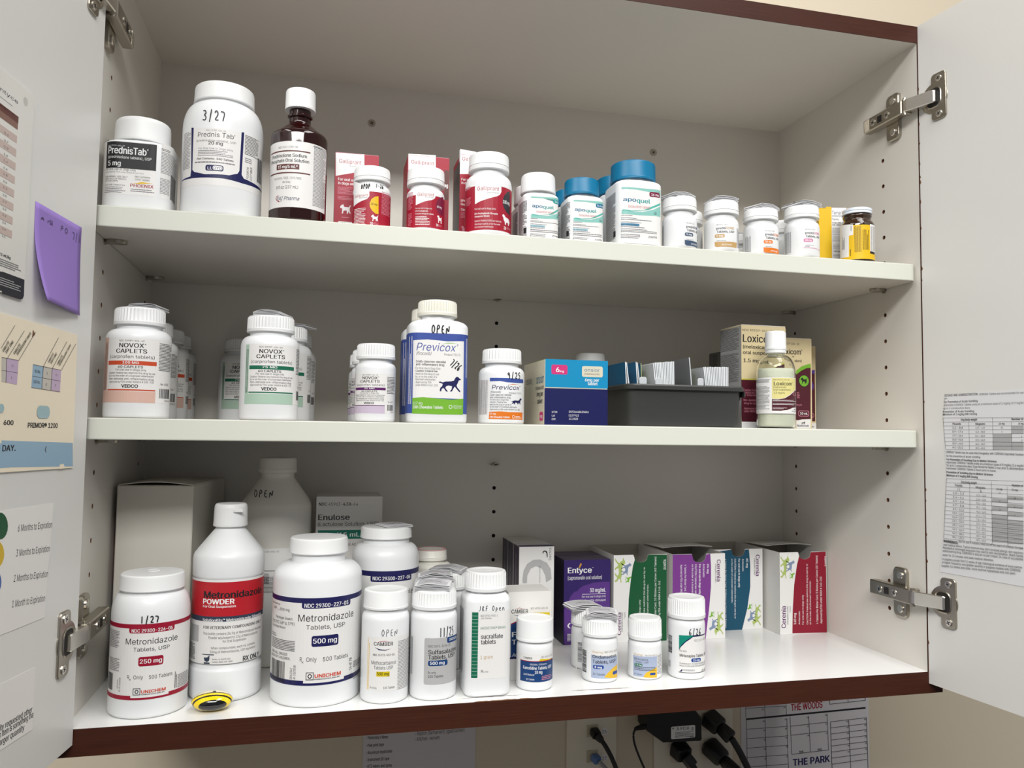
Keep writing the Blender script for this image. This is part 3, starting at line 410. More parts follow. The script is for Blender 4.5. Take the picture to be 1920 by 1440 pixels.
'M6':[["R",-22.32,40.32,15.17,71.38,"lab"],["R",-23.64,-19.09,14.77,71.15,"mint"],["R",-21.15,26.78,14.99,24.83,"mint"],["T","NDC 50989-604-60",-8.45,12.97,68.07,1.43,"k",0],["T","NOVOX®",-8.36,14.68,62.9,3.69,"k",1],["T","CAPLETS",-11.0,15.77,58.08,3.52,"k",1],["T","(carprofen tablets)",-16.54,24.27,53.5,2.85,"dg",0],["R",-18.27,27.42,47.64,51.24,"grn"],["T","75 MG",-5.14,8.6,48.75,2.01,"w",1],["T","60 CAPLETS",-8.96,12.39,44.89,2.18,"k",1],["T","For oral use in dogs only",-11.08,15.37,42.56,1.84,"dg",0],["T","Caution: Federal law restricts this drug to use",-17.22,25.41,39.84,1.67,"dg",0],["T","by or on the order of a licensed veterinarian.",-17.12,24.25,37.4,1.67,"dg",0],["T","Non-steroidal anti-inflammatory drug",-16.8,23.87,34.63,1.84,"dg",0],["T","Approved by FDA under ANADA # 200-702",-16.7,23.99,32.13,1.67,"dg",0],["T","VEDCO",-5.54,8.42,27.82,2.84,"k",2],["R",-18.56,26.48,25.36,26.53,"grn"],["W",-22.88,-19.68,25.65,66.9,"dg",2],["G",31.26,42.43,44.11,69.45,"k",8],["T","Rev. 4/10/23",36.33,41.87,31.59,1.87,"dg",0],["B",33.56,42.62,19.81,28.51,"k",0],["T","13028-60",40.18,41.94,16.73,1.72,"dg",0]],
'M9':[["R",-31.5,22.95,8.31,47.13,"lab"],["R",-29.25,-27.44,8.33,47.98,"lav"],["R",-29.61,8.68,8.25,15.07,"lav"],["T","NDC 50989-604-60",-14.86,1.06,44.99,0.99,"k",0],["T","NOVOX®",-14.82,2.13,41.39,2.56,"k",1],["T","CAPLETS",-17.22,2.79,38.07,2.44,"k",1],["T","(carprofen tablets)",-23.18,7.62,34.89,1.97,"dg",0],["R",-25.75,9.13,30.83,33.32,"pur"],["T","25 MG",-12.2,-1.95,31.63,1.39,"w",1],["T","60 CAPLETS",-15.47,0.58,28.96,1.51,"k",1],["T","For oral use in dogs only",-17.43,2.46,27.34,1.27,"dg",0],["T","Caution: Federal law restricts this drug to use",-24.29,8.12,25.44,1.16,"dg",0],["T","by or on the order of a licensed veterinarian.",-24.19,7.52,23.76,1.16,"dg",0],["T","Non-steroidal anti-inflammatory drug",-23.77,7.32,21.84,1.27,"dg",0],["T","Approved by FDA under ANADA # 200-702",-23.66,7.36,20.11,1.16,"dg",0],["T","VEDCO",-12.66,-2.17,17.14,1.97,"k",2],["R",-26.74,8.57,15.42,16.23,"pur"],["W",-30.93,-28.95,15.99,44.89,"dg",2],["G",10.77,22.43,27.47,44.47,"k",8],["T","Rev. 4/10/23",12.21,19.19,18.95,1.29,"dg",0],["B",11.39,20.68,11.06,16.9,"k",0],["T","13028-60",15.53,20.94,9.08,1.17,"dg",0]],
'M12':[["R",-53.36,34.89,9.05,88.53,"pb"],["P",[[-26.78,80.83],[-11.91,81.97],[7.28,80.83],[24.73,81.74],[25.2,23.97],[-1.24,24.24],[-15.51,24.86],[-26.27,23.8]],"lab"],["P",[[-26.5,23.99],[-15.51,25.04],[-1.23,23.77],[13.16,23.14],[25.19,24.45],[25.17,8.45],[-0.94,8.32],[-26.45,8.68]],"lime"],["T","Previcox®",-23.12,17.11,70.85,7.64,"pb",0,0.2],["P",[[1.58,77.25],[7.31,79.39],[12.13,79.58],[17.98,78.57],[12.14,78.91],[7.32,78.72]],"lime"],["T","(firocoxib)",-23.24,-8.75,66.57,3.23,"dg",0,0.25],["T","Product 72176",4.47,20.74,66.63,2.11,"dg",0],["T","Coxib-class non-steroidal",-23.37,6.23,59.02,2.28,"k",1],["T","anti-inflammatory drug",-23.31,4.66,56.14,2.28,"k",1],["T","For Oral Use in Dogs Only",-23.53,1.08,52.46,2.09,"dg",0],["T","Caution: Federal law",-23.47,-1.74,49.76,2.09,"dg",1],["T","restricts this drug to use",-23.41,-0.25,46.94,2.09,"dg",0],["T","by or on the order of a",-23.34,-2.39,44.06,2.09,"dg",0],["T","licensed veterinarian.",-23.29,-3.49,41.48,2.09,"dg",0],["T","Approved by FDA",-23.22,-7.72,38.58,2.08,"dg",0],["T","under NADA # 141-230",-23.16,-1.47,35.82,2.08,"dg",0],["I","walk",-0.55,21.82,30.99,45.97,"n"],["T","227 mg",-25.89,-16.31,17.67,2.64,"w",0],["T","180 Chewable Tablets",-25.79,4.21,13.81,2.83,"w",1],["O",9.92,13.48,14.06,17.87,"w"],["O",10.4,13.0,14.54,17.39,"lime"],["T","Boehringer",14.73,23.47,16.31,1.34,"w",0],["T","Ingelheim",14.76,22.91,14.4,1.33,"w",0],["H","OPEN",-9.24,9.96,88.22,96.85,1.1],["H","7/26",11.57,20.92,50.94,64.07,1.0,-35],["W",-32.89,-27.54,18.15,84.93,"w",2],["W",27.98,31.57,45.44,85.07,"w",1]],
'M14':[["R",-40.37,-17.23,5.42,44.91,"lab"],["P",[[-17.59,46.24],[22.83,45.91],[23.35,42.11],[10.58,41.62],[-0.06,41.99],[-6.38,43.04],[-17.53,42.69]],"pb"],["P",[[-17.89,11.84],[-5.95,12.54],[2.02,11.89],[21.96,12.01],[22.18,4.48],[-18.2,4.63]],"or"],["T","Previcox®",-15.36,16.24,34.52,4.54,"n2",0,0.2],["P",[[1.62,39.45],[6.77,40.5],[15.74,39.76],[6.78,39.95]],"or"],["T","(firocoxib)",-16.71,-6.06,31.1,1.88,"dg",0,0.25],["T","Product 72174",2.75,18.6,30.54,1.42,"dg",0],["T","Coxib-class non-steroidal",-17.02,5.14,28.32,1.88,"k",0],["T","anti-inflammatory drug",-16.97,4.14,25.66,1.88,"k",0],["T","For Oral Use in Dogs Only",-16.94,2.27,23.46,1.56,"dg",0],["T","Caution: Federal law",-16.9,0.23,21.1,1.56,"dg",0],["T","restricts this drug to use by or",-17.12,5.29,18.63,1.56,"dg",0],["T","on the order of a licensed veterinarian.",-17.08,12.29,16.33,1.56,"dg",0],["T","Approved by FDA under NADA # 141-230",-17.03,16.29,13.78,1.56,"dg",0],["I","dach",4.77,19.75,19.82,26.27,"n"],["T","57 mg",-17.22,-10.64,9.19,1.88,"w",1],["T","180 Chewable Tablets",-17.17,3.6,5.9,1.87,"w",1],["O",6.38,9.29,5.6,8.89,"w"],["O",6.74,8.93,5.99,8.5,"or"],["G",10.34,19.3,5.5,8.41,"w",2],["H","9/25",-0.16,16.86,45.65,52.26,0.9],["W",-34.77,-20.08,9.36,44.14,"g",6]],
'M15':[["R",-33.9,33.9,0,28.5,"n"],["R",-33.57,33.89,38.19,66.91,"cyan"],["R",-33.9,33.9,0.2,37.3,"n"],["O",-27.03,-9.82,51.51,61.33,"hot"],["T","6",-22.28,-18.46,53.84,4.95,"w",1],["T","mg",-18.12,-13.71,53.74,2.08,"w",1],["O",5.81,28.45,49.75,60.88,"crm"],["T","onsior",8.51,25.04,55.23,3.71,"tl",0],["T","(robenacoxib)",8.36,24.81,51.99,1.93,"dg",0],["T","6mg per",9.01,24.52,45.07,3.22,"w",1],["T","tablet",12.0,22.85,41.3,3.38,"w",1],["T","GTIN",-26.13,-20.52,12.01,1.9,"w",0],["T","Lot",-26.09,-22.79,8.43,1.9,"w",0],["T","EXP:",-26.05,-21.76,4.72,1.9,"w",0],["T","00736448630406",-7.89,13.24,12.5,2.08,"w",0],["T","E227923",-8.02,2.59,8.81,1.91,"w",0],["T","12.2028",-7.83,1.78,5.38,1.91,"w",0],["T","onsior",-66,-37.5,43,9,"tl",0],["T","(robenacoxib)",-68,-37.5,36.5,4,"dg",0],["T","6mg per",-64,-40,29.5,5,"dg",1],["T","tablet",-62,-42,22,5,"dg",1],["O",-52,-39,4,13,"hot"],["T","6mg",-50,-41,7,3.5,"w",1],["G",-108,-85,44,50,"g",2]],
'M18':[["R",-28.7,28.7,0,118,"crm2"],["P",[[-30.31,55.98],[-6.46,56.02],[10.2,68.45],[18.03,73.69],[28.12,77.03],[27.54,6.63],[-28.54,5.75]],"mrn"],["P",[[-29.73,57.43],[-7.55,57.77],[7.98,68.38],[16.93,75.16],[28.15,79.54],[28.12,77.03],[18.03,73.69],[10.2,68.45],[-6.46,56.02],[-30.31,55.98]],"yg"],["T","NDC 55529-041-02",-27.55,12.75,112.91,2.4,"k",0],["T","Loxicom®",-27.06,17.12,100.03,8.79,"k",1],["T","(meloxicam",-26.88,5.93,92.64,3.98,"k",1],["T","oral suspension)",-26.91,19.25,85.91,3.99,"k",1],["T","1.5 mg/mL",-26.29,6.93,76.56,4.17,"k",1],["T","Caution: Federal law",-26.23,-1.03,42.95,2.37,"pk",0],["T","restricts this drug to use by",-26.24,5.58,40.07,2.37,"pk",0],["T","or licensed vet",-26.26,-1.07,37.22,2.37,"pk",0],["T","Non-steroidal anti-inflammatory",-26.28,12.16,31.44,2.37,"pk",0],["T","drug for oral use in dogs",-25.76,7.71,27.75,2.37,"pk",0],["T","Approved by FDA",-25.78,-2.26,21.73,2.37,"pk",0],["T","under ANADA # 200-497",-25.8,3.22,18.53,2.37,"pk",0],["R",-28.7,28.7,0,7.5,"w"],["R",-78,-29,0,118.5,"lgr"],["G",-78.01,-34.2,91.77,118.34,"k",9],["G",-77.76,-34.45,54.09,88.18,"k",11]],
'M19':[["R",-28,28,0,114,"crm2"],["P",[[-9.03,68.58],[5.93,70.11],[14.4,75.72],[20.46,78.06],[26.76,78.8],[26.06,11.85],[-9.5,11.26]],"mrn"],["P",[[6.15,68.51],[5.96,73.31],[14.44,79.47],[26.81,83.1],[26.75,77.72],[20.45,76.99],[13.17,73.54]],"lime"],["O",9.68,24.52,53.31,68.52,"k"],["O",10.41,23.79,53.95,67.87,"lime"],["I","terrier",12.45,21.74,57.38,65.09,"k"],["T","529-041-10",-7.89,10.47,105.81,2.79,"k",0],["T","xicom®",-8.23,14.82,93.78,6.65,"k",1],["T","m",0.71,3.47,90.09,2.14,"k",1],["T","sion)",3.9,13.88,84.33,3.22,"k",1],["G",6.88,11.08,38.7,46.7,"pk",3],["T","drug for",6.16,13.96,29.67,2.13,"pk",0],["O",8.82,23.73,16.48,23.61,"pk"],["O",9.42,23.13,17.01,23.08,"mrn"],["T","10 mL",11.21,22.03,18.61,2.98,"w",1],["P",[[5.99,10.99],[13.79,12.5],[25.83,13.13],[25.71,1.4],[5.9,1.12]],"lab"],["I","walk",12.55,18.55,6.36,10.08,"k"],["T","Norbrook",6.75,23.56,3.38,2.76,"n",1]],
'M20':[["R",-25,25,0,110,"crm2"],["P",[[11.22,72.98],[23.9,74.49],[23.85,11.19],[10.6,10.97]],"mrn"],["P",[[11.26,76.35],[23.95,79.22],[23.9,74.27],[11.22,72.42]],"vio"],["O",11.07,21.82,51.28,63.61,"vio"],["O",15.72,22.29,15.91,21.93,"pk"],["O",16.22,21.78,16.35,21.49,"mrn"],["T","mL",17.6,20.75,17.25,2.46,"pk",0],["R",-25,25,0,9,"lab"],["T","ok",17.45,21.62,3.32,2.23,"n",1]],
'M21':[["R",-61,-21,0,97,"dgr"],["G",-50.86,-38.85,78.4,94.87,"k",8],["G",-50.94,-38.93,58.67,76.21,"k",7]],
'M22':[["R",-42.28,19.79,16.15,55.9,"lab"],["P",[[-15.98,55.31],[18.23,55.34],[17.6,43.43],[9.02,40.18],[3.47,36.7],[-2.95,33.26],[-9.41,32.25],[-15.85,32.46]],"ylw"],["P",[[-15.85,32.08],[-9.42,31.88],[-2.46,32.9],[4.7,36.73],[10.78,40.45],[19.03,43.32],[17.75,23.54],[8.78,22.78],[1.04,20.24],[-6.8,19.18],[-15.93,19.32]],"mrn"],["T","NDC 55529-041-02",-14.46,3.62,52.62,1.5,"dg",0],["T","Loxicom®",-13.95,8.79,47.11,4.13,"k",1],["T","(meloxicam",-14.24,-0.35,44.26,2.06,"k",0],["T","oral suspension)",-14.26,5.38,41.37,2.06,"k",0],["T","1.5 mg/mL",-14.01,-1.72,37.88,2.25,"k",0],["G",-14.96,17.71,29.52,31.39,"w",2],["G",-14.98,17.54,25.59,27.65,"w",2],["G",-15.01,1.06,20.86,22.91,"w",2],["O",9.32,18.07,36.56,39.58,"pk"],["O",10.01,16.5,36.94,39.21,"mrn"],["I","walk",10.85,15.96,20.36,21.97,"k"],["T","Norb",7.48,19.15,18.34,1.32,"n",0],["G",-41.54,-17.85,50.49,54.28,"k",3],["G",-42.39,-18.43,20.66,46.71,"g",10]],
'F1':[["R",-57.2,57.2,18.81,80.74,"lab"],["R",-57.2,57.2,80.0,83.85,"crim"],["O",-12.34,27.35,75.8,81.73,"crim"],["T","NDC 29300-226-05",-10.05,25.37,76.58,2.96,"w",1],["T","Metronidazole",-15.25,30.93,65.97,5.13,"k",0],["T","Tablets, USP",-7.82,23.02,59.86,3.35,"k",0],["O",-3.12,17.83,46.62,54.98,"crim"],["T","250 mg",-1.92,16.63,49.08,3.74,"w",1],["T","R",-12.37,-10.59,35.63,3.3,"k",0],["T","x",-10.74,-9.0,34.42,1.94,"k",0],["T","Only",-6.78,1.4,35.56,3.31,"k",0],["T","500 Tablets",6.18,26.82,35.04,3.17,"k",0],["R",-6.71,-0.47,21.59,27.42,"dg"],["R",-6.13,-1.03,22.17,26.84,"lab"],["O",-5.17,-1.86,22.75,26.25,"k"],["O",-4.4,-2.61,23.53,25.48,"lab"],["T","UNICHEM",0.18,20.85,23.05,2.56,"or2",2],["T","PHARMACEUTICALS (USA), INC.",0.07,20.2,21.34,0.98,"k",1],["R",-57.2,57.2,17.25,20.97,"crim"],["R",-8.72,23.63,19.11,21.27,"lab"],["R",-6.71,-0.47,21.59,27.42,"dg"],["R",-6.13,-1.03,22.17,26.84,"lab"],["O",-5.17,-1.86,22.75,26.25,"k"],["O",-4.4,-2.61,23.53,25.48,"lab"],["G",-38.84,-22.33,61.76,77.37,"g",5],["G",-36.98,-21.02,41.31,52.94,"g",5],["B",-40.63,-29.35,23.96,38.86,"k",0],["V","13012344",-23.15,-21.75,26.27,34.5,"dg",0,1],["V","05-R-12/2018",-20.65,-19.12,23.7,36.28,"dg",0,1],["W",29.05,32.28,22.57,37.25,"dg",1],["G",32.92,52.56,21.79,34.18,"g",4],["H","1/27",-3.43,12.95,84.66,90.78,1.0]],
'F5':[["R",-69.8,69.8,22.72,97.84,"lab"],["R",-69.8,69.8,96.97,101.65,"n2"],["O",-14.56,34.35,91.89,99.09,"n2"],["T","NDC 29300-227-05",-12.08,31.51,92.84,3.64,"w",1],["T","Metronidazole",-17.84,39.36,79.94,6.29,"k",0],["T","Tablets, USP",-9.81,27.99,72.54,4.11,"k",0],["O",-4.54,21.05,56.45,66.6,"n2"],["T","500 mg",-3.17,19.46,59.44,4.58,"w",1],["T","R",-15.15,-13.19,42.91,4.05,"k",0],["T","x",-13.38,-11.45,41.43,2.38,"k",0],["T","Only",-8.93,0.57,42.86,4.06,"k",0],["T","500 Tablets",6.31,32.84,42.58,3.89,"k",0],["R",-8.98,-1.78,25.89,32.97,"dg"],["R",-8.32,-2.43,26.6,32.26,"lab"],["O",-7.22,-3.4,27.3,31.55,"k"],["O",-6.35,-4.27,28.25,30.61,"lab"],["T","UNICHEM",-1.01,24.56,27.93,3.13,"or2",2],["T","PHARMACEUTICALS (USA), INC.",-1.17,23.7,25.85,1.2,"k",1],["R",-69.8,69.8,20.82,25.33,"n2"],["R",-11.29,28.17,23.07,25.63,"lab"],["R",-8.98,-1.78,25.89,32.97,"dg"],["R",-8.32,-2.43,26.6,32.26,"lab"],["O",-7.22,-3.4,27.3,31.55,"k"],["O",-6.35,-4.27,28.25,30.61,"lab"],["T","contains",-57.88,-40.2,93.01,1.7,"dg",0],["T","USP......500 mg",-52.11,-27.2,88.42,2.41,"dg",0],["T","Package Insert.",-46.53,-23.0,80.49,2.41,"dg",0],["T","20 to 25°C (68° to 77°F)",-55.0,-21.46,75.51,2.89,"dg",0],["T","Controlled Room",-54.65,-31.76,71.71,2.17,"dg",0],["G",-56.45,-44.31,62.57,66.18,"g",1],["G",-55.05,-20.43,51.48,61.67,"dg",3],["T","AND ALL DRUGS",-53.95,-28.38,47.02,2.4,"k",0],["T","REACH OF CHILDREN.",-54.92,-24.98,43.39,2.39,"k",0],["B",-54.5,-30.93,22.05,41.16,"k",0],["V","13012342",-24.75,-22.5,24.44,36.34,"dg",0,1],["V","05-R-12/2018",-21.28,-18.88,22.41,39.07,"dg",0,1],["V","M.L.  14 of 78",34.38,38.29,21.75,40.92,"k",0,1],["G",40.87,62.05,30.33,36.68,"g",2],["G",41.38,62.49,18.9,25.25,"g",2]],
'F7':[["R",-57.16,51.66,84.5,110.47,"lab"],["R",-58,58,30,103,"lab"],["R",-54.32,51.29,106.18,111.61,"n2"],["O",-18.91,28.48,100.34,107.63,"n2"],["T","NDC 29300-227-05",-16.49,26.48,102.17,3.7,"w",1],["T","ole",21.48,31.51,86.19,5.31,"k",0],["T","Metronidaz",-16.15,20.5,88.7,5.21,"k",0]],
'F3':[["R",-45.48,51.48,36.37,115.56,"lab"],["R",-45.7,51.98,81.0,113.35,"red"],["R",-46.1,49.83,76.19,81.03,"slate2"],["T","Metronidazole",-20.48,42.62,98.35,6.2,"k",2],["T","POWDER",-21.19,9.43,92.69,4.69,"w",2],["T","For Oral Suspension",-21.02,10.7,89.31,2.2,"w",1],["T","SolutionKits™ Metronidazole 50mg/mL",-20.8,43.81,76.31,2.65,"w",1],["T","FOR VETERINARY COMPOUNDING ONLY",-19.68,42.33,69.4,2.65,"k",1],["T","This bottle contains 36.9g of Metronidazole Benzoate",-19.79,42.84,63.83,2.35,"dg",0],["T","Powder equivalent to 23g of Metronidazole",-13.69,36.43,60.03,2.35,"dg",0],["T","for Oral Suspension",-0.29,21.95,56.63,2.35,"dg",0],["T","When compounded, each mL contains",-11.02,32.92,50.48,2.2,"dg",0],["T","50mg of Metronidazole, USP equivalent",-11.64,33.65,46.84,2.2,"dg",0],["T","RX ONLY",19.19,40.76,37.03,4.5,"k",2],["R",-19.83,-7.77,44.84,45.71,"slate2"],["P",[[-18.03,42.43],[-11.77,42.86],[-12.41,39.65],[-14.46,38.36],[-17.04,39.31]],"slate2"],["P",[[-14.63,42.42],[-12.29,44.74],[-11.66,44.03],[-13.41,41.79]],"slate2"],["R",-17.8,-11.72,36.61,38.05,"slate2"],["T","Denton, AL 36695 USA",-9.41,7.3,40.4,1.45,"dg",0],["T","Contact (800) 478-4850",-9.32,9.25,37.9,1.46,"dg",0],["R",-39.65,-25.52,56.19,71.78,"lgr"],["G",-45.68,-29.94,38.88,54.02,"k",4]],
'F4':[["R",-9.02,58.59,74.99,129.04,"lab"],["R",-60,60,20,129,"lab"],["T","0116-4002-02",-9.38,5.78,124.98,1.81,"dg",0],["R",-10.79,10.86,104.66,105.34,"k"],["G",-10.51,-3.79,91.04,102.27,"k",3],["G",-10.3,11.32,80.81,98.8,"dg",6],["H","OPEN",-24.89,-1.43,184.94,193.24,1.0],["T","No",8.47,20.19,108.73,3.41,"k",1]],
'F6':[["R",-37.8,37.8,0,183,"lab2"],["T","NDC",-34.68,-25.74,173.17,3.55,"k",1],["T","45963-",-24.0,-8.22,173.05,3.56,"dg",0],["T","438",-7.63,1.54,172.94,3.58,"k",1],["T","-64",1.78,9.46,172.86,3.58,"dg",0],["T","Enulose",-35.16,0.42,156.81,6.16,"k",1],["T","(Lactulose Solution, USP)",-35.32,33.82,149.83,4.28,"k",0],["R",-35.06,35.85,134.84,145.06,"teal"],["T","10 g/15 mL",-32.09,12.12,137.4,4.74,"w",1],["T","For Oral Ad",-11.13,7.65,126.94,3.56,"k",0]],
'F11':[["R",-20.99,31.68,12.8,63.04,"lab"],["H","OPEN",-6.22,10.45,63.62,70.27,0.5],["W",-20.42,-17.32,13.16,61.26,"y",1],["T","CAMBER",-13.0,5.83,54.96,3.44,"k",1],["P",[[-11.57,56.92],[-6.71,59.16],[-2.03,59.56],[4.07,58.15],[-2.02,59.03],[-6.7,58.63]],"R"],["P",[[-12.22,53.55],[-7.22,51.88],[-1.84,51.23],[4.2,52.17],[-1.82,50.44],[-7.88,50.93]],"n"],["T","NDC 31722-533-01",-13.5,7.5,45.44,1.85,"k",1],["T","Methocarbamol",-15.14,9.2,37.26,3.43,"k",0],["T","Tablets USP",-12.41,6.07,32.79,3.16,"k",0],["R",-9.84,2.97,26.2,30.81,"yel"],["T","500 mg",-9.11,2.32,27.26,2.9,"k",1],["T","Rx Only",-16.27,-9.08,14.47,1.84,"dg",0],["T","100 Tablets",-2.74,8.26,14.56,2.11,"k",0],["G",11.21,31.61,12.14,58.68,"g",15]],
'F12':[["O",-12.28,27.89,15.65,59.99,"lgr"],["H","11/25",1.88,19.57,60.6,69.42,0.9],["O",10.62,29.23,54.12,59.87,"db"],["G",13.26,30.08,55.73,58.47,"w",2],["T","NDC 0093-3234-01",-8.41,15.02,51.03,2.15,"dg",0],["T","Sulfasalazine",-8.28,25.58,44.59,4.04,"k",1],["T","Tablets, USP",-8.18,22.0,39.69,4.04,"k",1],["O",-8.24,11.68,33.28,38.64,"db"],["T","500 mg",-6.42,8.24,34.65,2.95,"w",1],["T","Rx only",-8.18,-0.26,26.12,2.14,"k",0],["T","100 Tablets",-8.1,6.96,22.29,2.41,"k",0],["W",-32.44,-27.4,22.68,58.9,"g",1]],
'F13':[["R",-18.53,25.79,17.9,83.55,"lab"],["R",-18.03,-11.75,19.11,82.56,"grn"],["H","JRF Open",-11.98,15.22,83.51,88.49,0.55],["T","NDC 59762-0401-1",-9.46,7.94,77.83,2.08,"k",0],["T","100 Tablets",-9.18,1.59,75.64,1.62,"k",0],["T","GREENSTONE® BRAND",-9.51,16.23,65.77,2.31,"grn",0],["T","sucralfate",-8.88,13.47,56.58,4.38,"k",1],["T","tablets",-8.8,6.29,51.34,4.38,"k",1],["T","1 gram",-9.04,3.38,37.06,3.45,"tan",0],["T","R",-8.23,-6.2,23.79,2.75,"k",0],["T","x only",-6.21,-0.84,23.92,1.6,"k",0],["R",-18.27,-12.33,78.85,79.19,"mint"],["R",-18.21,-12.28,75.48,75.82,"mint"],["R",-18.15,-12.22,72.11,72.45,"mint"],["R",-18.1,-12.17,68.74,69.09,"mint"],["R",-18.04,-12.11,65.38,65.72,"mint"],["R",-17.98,-12.06,62.02,62.36,"mint"],["R",-17.92,-12.0,58.65,59.0,"mint"],["R",-17.86,-11.95,55.3,55.64,"mint"],["R",-17.81,-11.89,51.94,52.28,"mint"],["R",-17.75,-11.84,48.58,48.93,"mint"],["R",-17.69,-11.78,45.23,45.57,"mint"],["R",-17.63,-11.73,41.88,42.22,"mint"],["R",-17.58,-11.67,38.53,38.87,"mint"],["R",-17.52,-11.62,35.18,35.52,"mint"],["R",-17.46,-11.57,31.83,32.17,"mint"],["R",-17.4,-11.51,28.49,28.83,"mint"],["R",-17.34,-11.46,25.14,25.48,"mint"],["R",-17.29,-11.4,21.8,22.14,"mint"],["R",-55.86,-37.5,19.25,82.82,"lgr"],["W",-53.71,-38.83,20.78,81.94,"dg",2]],
'F16':[["R",-27.62,21.29,8.91,37.26,"lab"],["T","CAMBER",-16.84,-7.39,31.83,2.11,"k",1],["T","NDC 69230-326-30",1.99,18.58,32.96,1.89,"k",0],["P",[[1.11,32.41],[18.6,30.29],[18.72,27.87],[-0.5,30.16]],"yel"],["R",-21.1,21.32,9.36,29.63,"db"],["R",-21.3,20.77,29.51,30.22,"R"],["T","ORIGINAL STRENGTH",-9.76,8.16,25.96,1.64,"w",0],["T","Famotidine Tablets, USP",-17.12,15.69,21.76,3.05,"w",1],["T","10 mg",-4.59,3.21,17.74,3.05,"w",1],["T","Acid Reducer",-16.74,-5.05,15.79,1.87,"w",0,0.2],["T","30 Tablets",-13.42,-4.99,11.23,1.64,"w",0],["G",2.61,16.83,10.94,15.66,"pk",3]],
'F15':[["R",-23.6,23.6,0,91,"lab2"],["T","CAMBER",-20.09,-1.97,69.07,4.2,"k",1],["P",[[-17.83,73.41],[-11.39,75.02],[-4.89,73.28],[-11.39,74.52]],"R"],["P",[[-18.39,67.89],[-11.27,65.75],[-2.87,67.27],[-11.28,66.61]],"n"],["T","NDC 69230-326-30",0.96,19.69,72.7,1.99,"k",0],["P",[[3.62,69.24],[21.97,69.01],[22.03,63.53],[0.43,64.04]],"yel"],["P",[[-20.7,58.14],[-13.79,60.92],[22.73,59.39],[23.25,11.6],[-20.07,12.76]],"db"],["P",[[-20.71,58.63],[-13.15,61.51],[22.72,60.01],[22.73,59.02],[-13.14,60.52],[-20.7,57.52]],"R"],["T","Famo",-19.37,9.79,44.88,4.94,"w",1],["T","Tablets",-19.27,9.88,36.99,4.93,"w",1],["T","Acid Reducer",-19.09,10.03,24.43,3.44,"w",0,0.25],["R",-23.6,23.6,0,22,"lab2"],["R",-23.6,23.6,22,24,"n"],["R",-63,-24,0,91,"lab2"]],
'F14':[["R",-22.2,22.2,0,120,"lab"],["V","Dechra",15.45,18.52,103.13,118.05,"k",0,1],["P",[[7.33,111.45],[7.74,114.04],[10.25,115.03],[13.0,113.93],[13.9,111.3],[13.96,106.61],[12.86,106.63],[12.48,111.33],[10.81,113.66],[8.84,113.18],[8.43,111.21]],"k"],["V","mirtazapine transdermal",3.26,4.79,75.72,96.47,"g",0,1],["P",[[-17.91,81.02],[-16.64,91.3],[-11.88,99.45],[-4.35,103.92],[4.36,104.23],[13.15,99.85],[18.17,92.43],[19.4,79.91],[12.33,75.97],[11.14,84.31],[6.67,92.74],[-0.99,96.06],[-7.47,93.12],[-11.7,84.96],[-12.12,75.68],[-17.52,75.85]],"lgr"],["R",-51,-22.4,0,120,"dkp"],["G",-40,-36,50,110,"lgr",3]],
'F17':[["R",-30.2,30.2,0,103,"dpur"],["P",[[-21.31,59.21],[-15.84,65.27],[-4.79,71.17],[7.46,74.45],[18.68,75.47],[29.75,75.13],[29.91,-3.32],[-28.99,0.59],[-29.41,42.92]],"vpur"],["T","Entyce™",-25.45,7.93,87.17,6.7,"w",1],["P",[[-11.66,93.83],[-8.93,99.52],[-7.02,97.9],[-9.98,92.74]],"gold"],["T","(capromorelin oral solution)",-25.37,19.23,78.96,4.6,"w",0],["T","30 mg/mL",3.41,24.4,63.03,4.82,"w",1],["R",-6.71,24.42,60.58,61.1,"w"],["T","For oral use in dogs only",-6.9,24.45,56.61,2.51,"w",0],["T","Appetite stimulant",-3.52,24.48,51.63,2.93,"w",0],["R",-64,-30.4,0,103,"blkp"],["T","(",-25.35,-20.95,20.95,5.17,"w",0],["G",-25.46,-21.39,4.44,13.73,"w",3],["G",-25.24,-7.59,4.11,13.42,"w",3],["P",[[-23.05,67.59],[-20.89,72.72],[-14.82,75.13],[-9.82,73.41],[-8.68,70.25],[-12.52,65.16],[-19.14,63.51],[-22.47,64.97],[-20.82,65.23],[-14.74,65.75],[-10.9,70.32],[-12.59,73.29],[-15.92,73.6],[-20.32,70.62],[-21.6,66.5]],"dpur"]],
'F19':[["R",-16.47,17.67,5.5,34.13,"lab"],["P",[[-15.92,28.89],[17.46,26.29],[17.93,4.41],[-15.72,5.28]],"pale"],["P",[[-1.92,6.37],[2.86,11.24],[8.5,14.88],[17.66,17.31],[18.94,3.02],[5.57,5.07]],"gold2"],["T","Rising®",-14.06,-2.66,30.89,1.98,"tan",0],["T","NDC 57237-076-30",-1.51,17.41,31.11,1.77,"k",0],["T","Ondansetron",-14.26,14.37,25.52,3.31,"k",1],["T","Tablets, USP",-14.22,13.21,20.35,3.3,"k",1],["O",-13.7,-2.22,14.72,18.57,"blu2"],["T","8 mg",-11.92,-4.25,15.48,2.2,"w",1],["T","30 Tablets",-13.88,-1.01,8.16,2.2,"k",0],["O",8.54,17.85,7.83,11.17,"blu2"],["B",-30.57,-22.02,8.85,31.62,"k",1]],
'F18':[["B",-18.44,-11.7,8.09,29.83,"k",1],["R",-21.32,-19.19,-1.12,34.21,"lab"]],
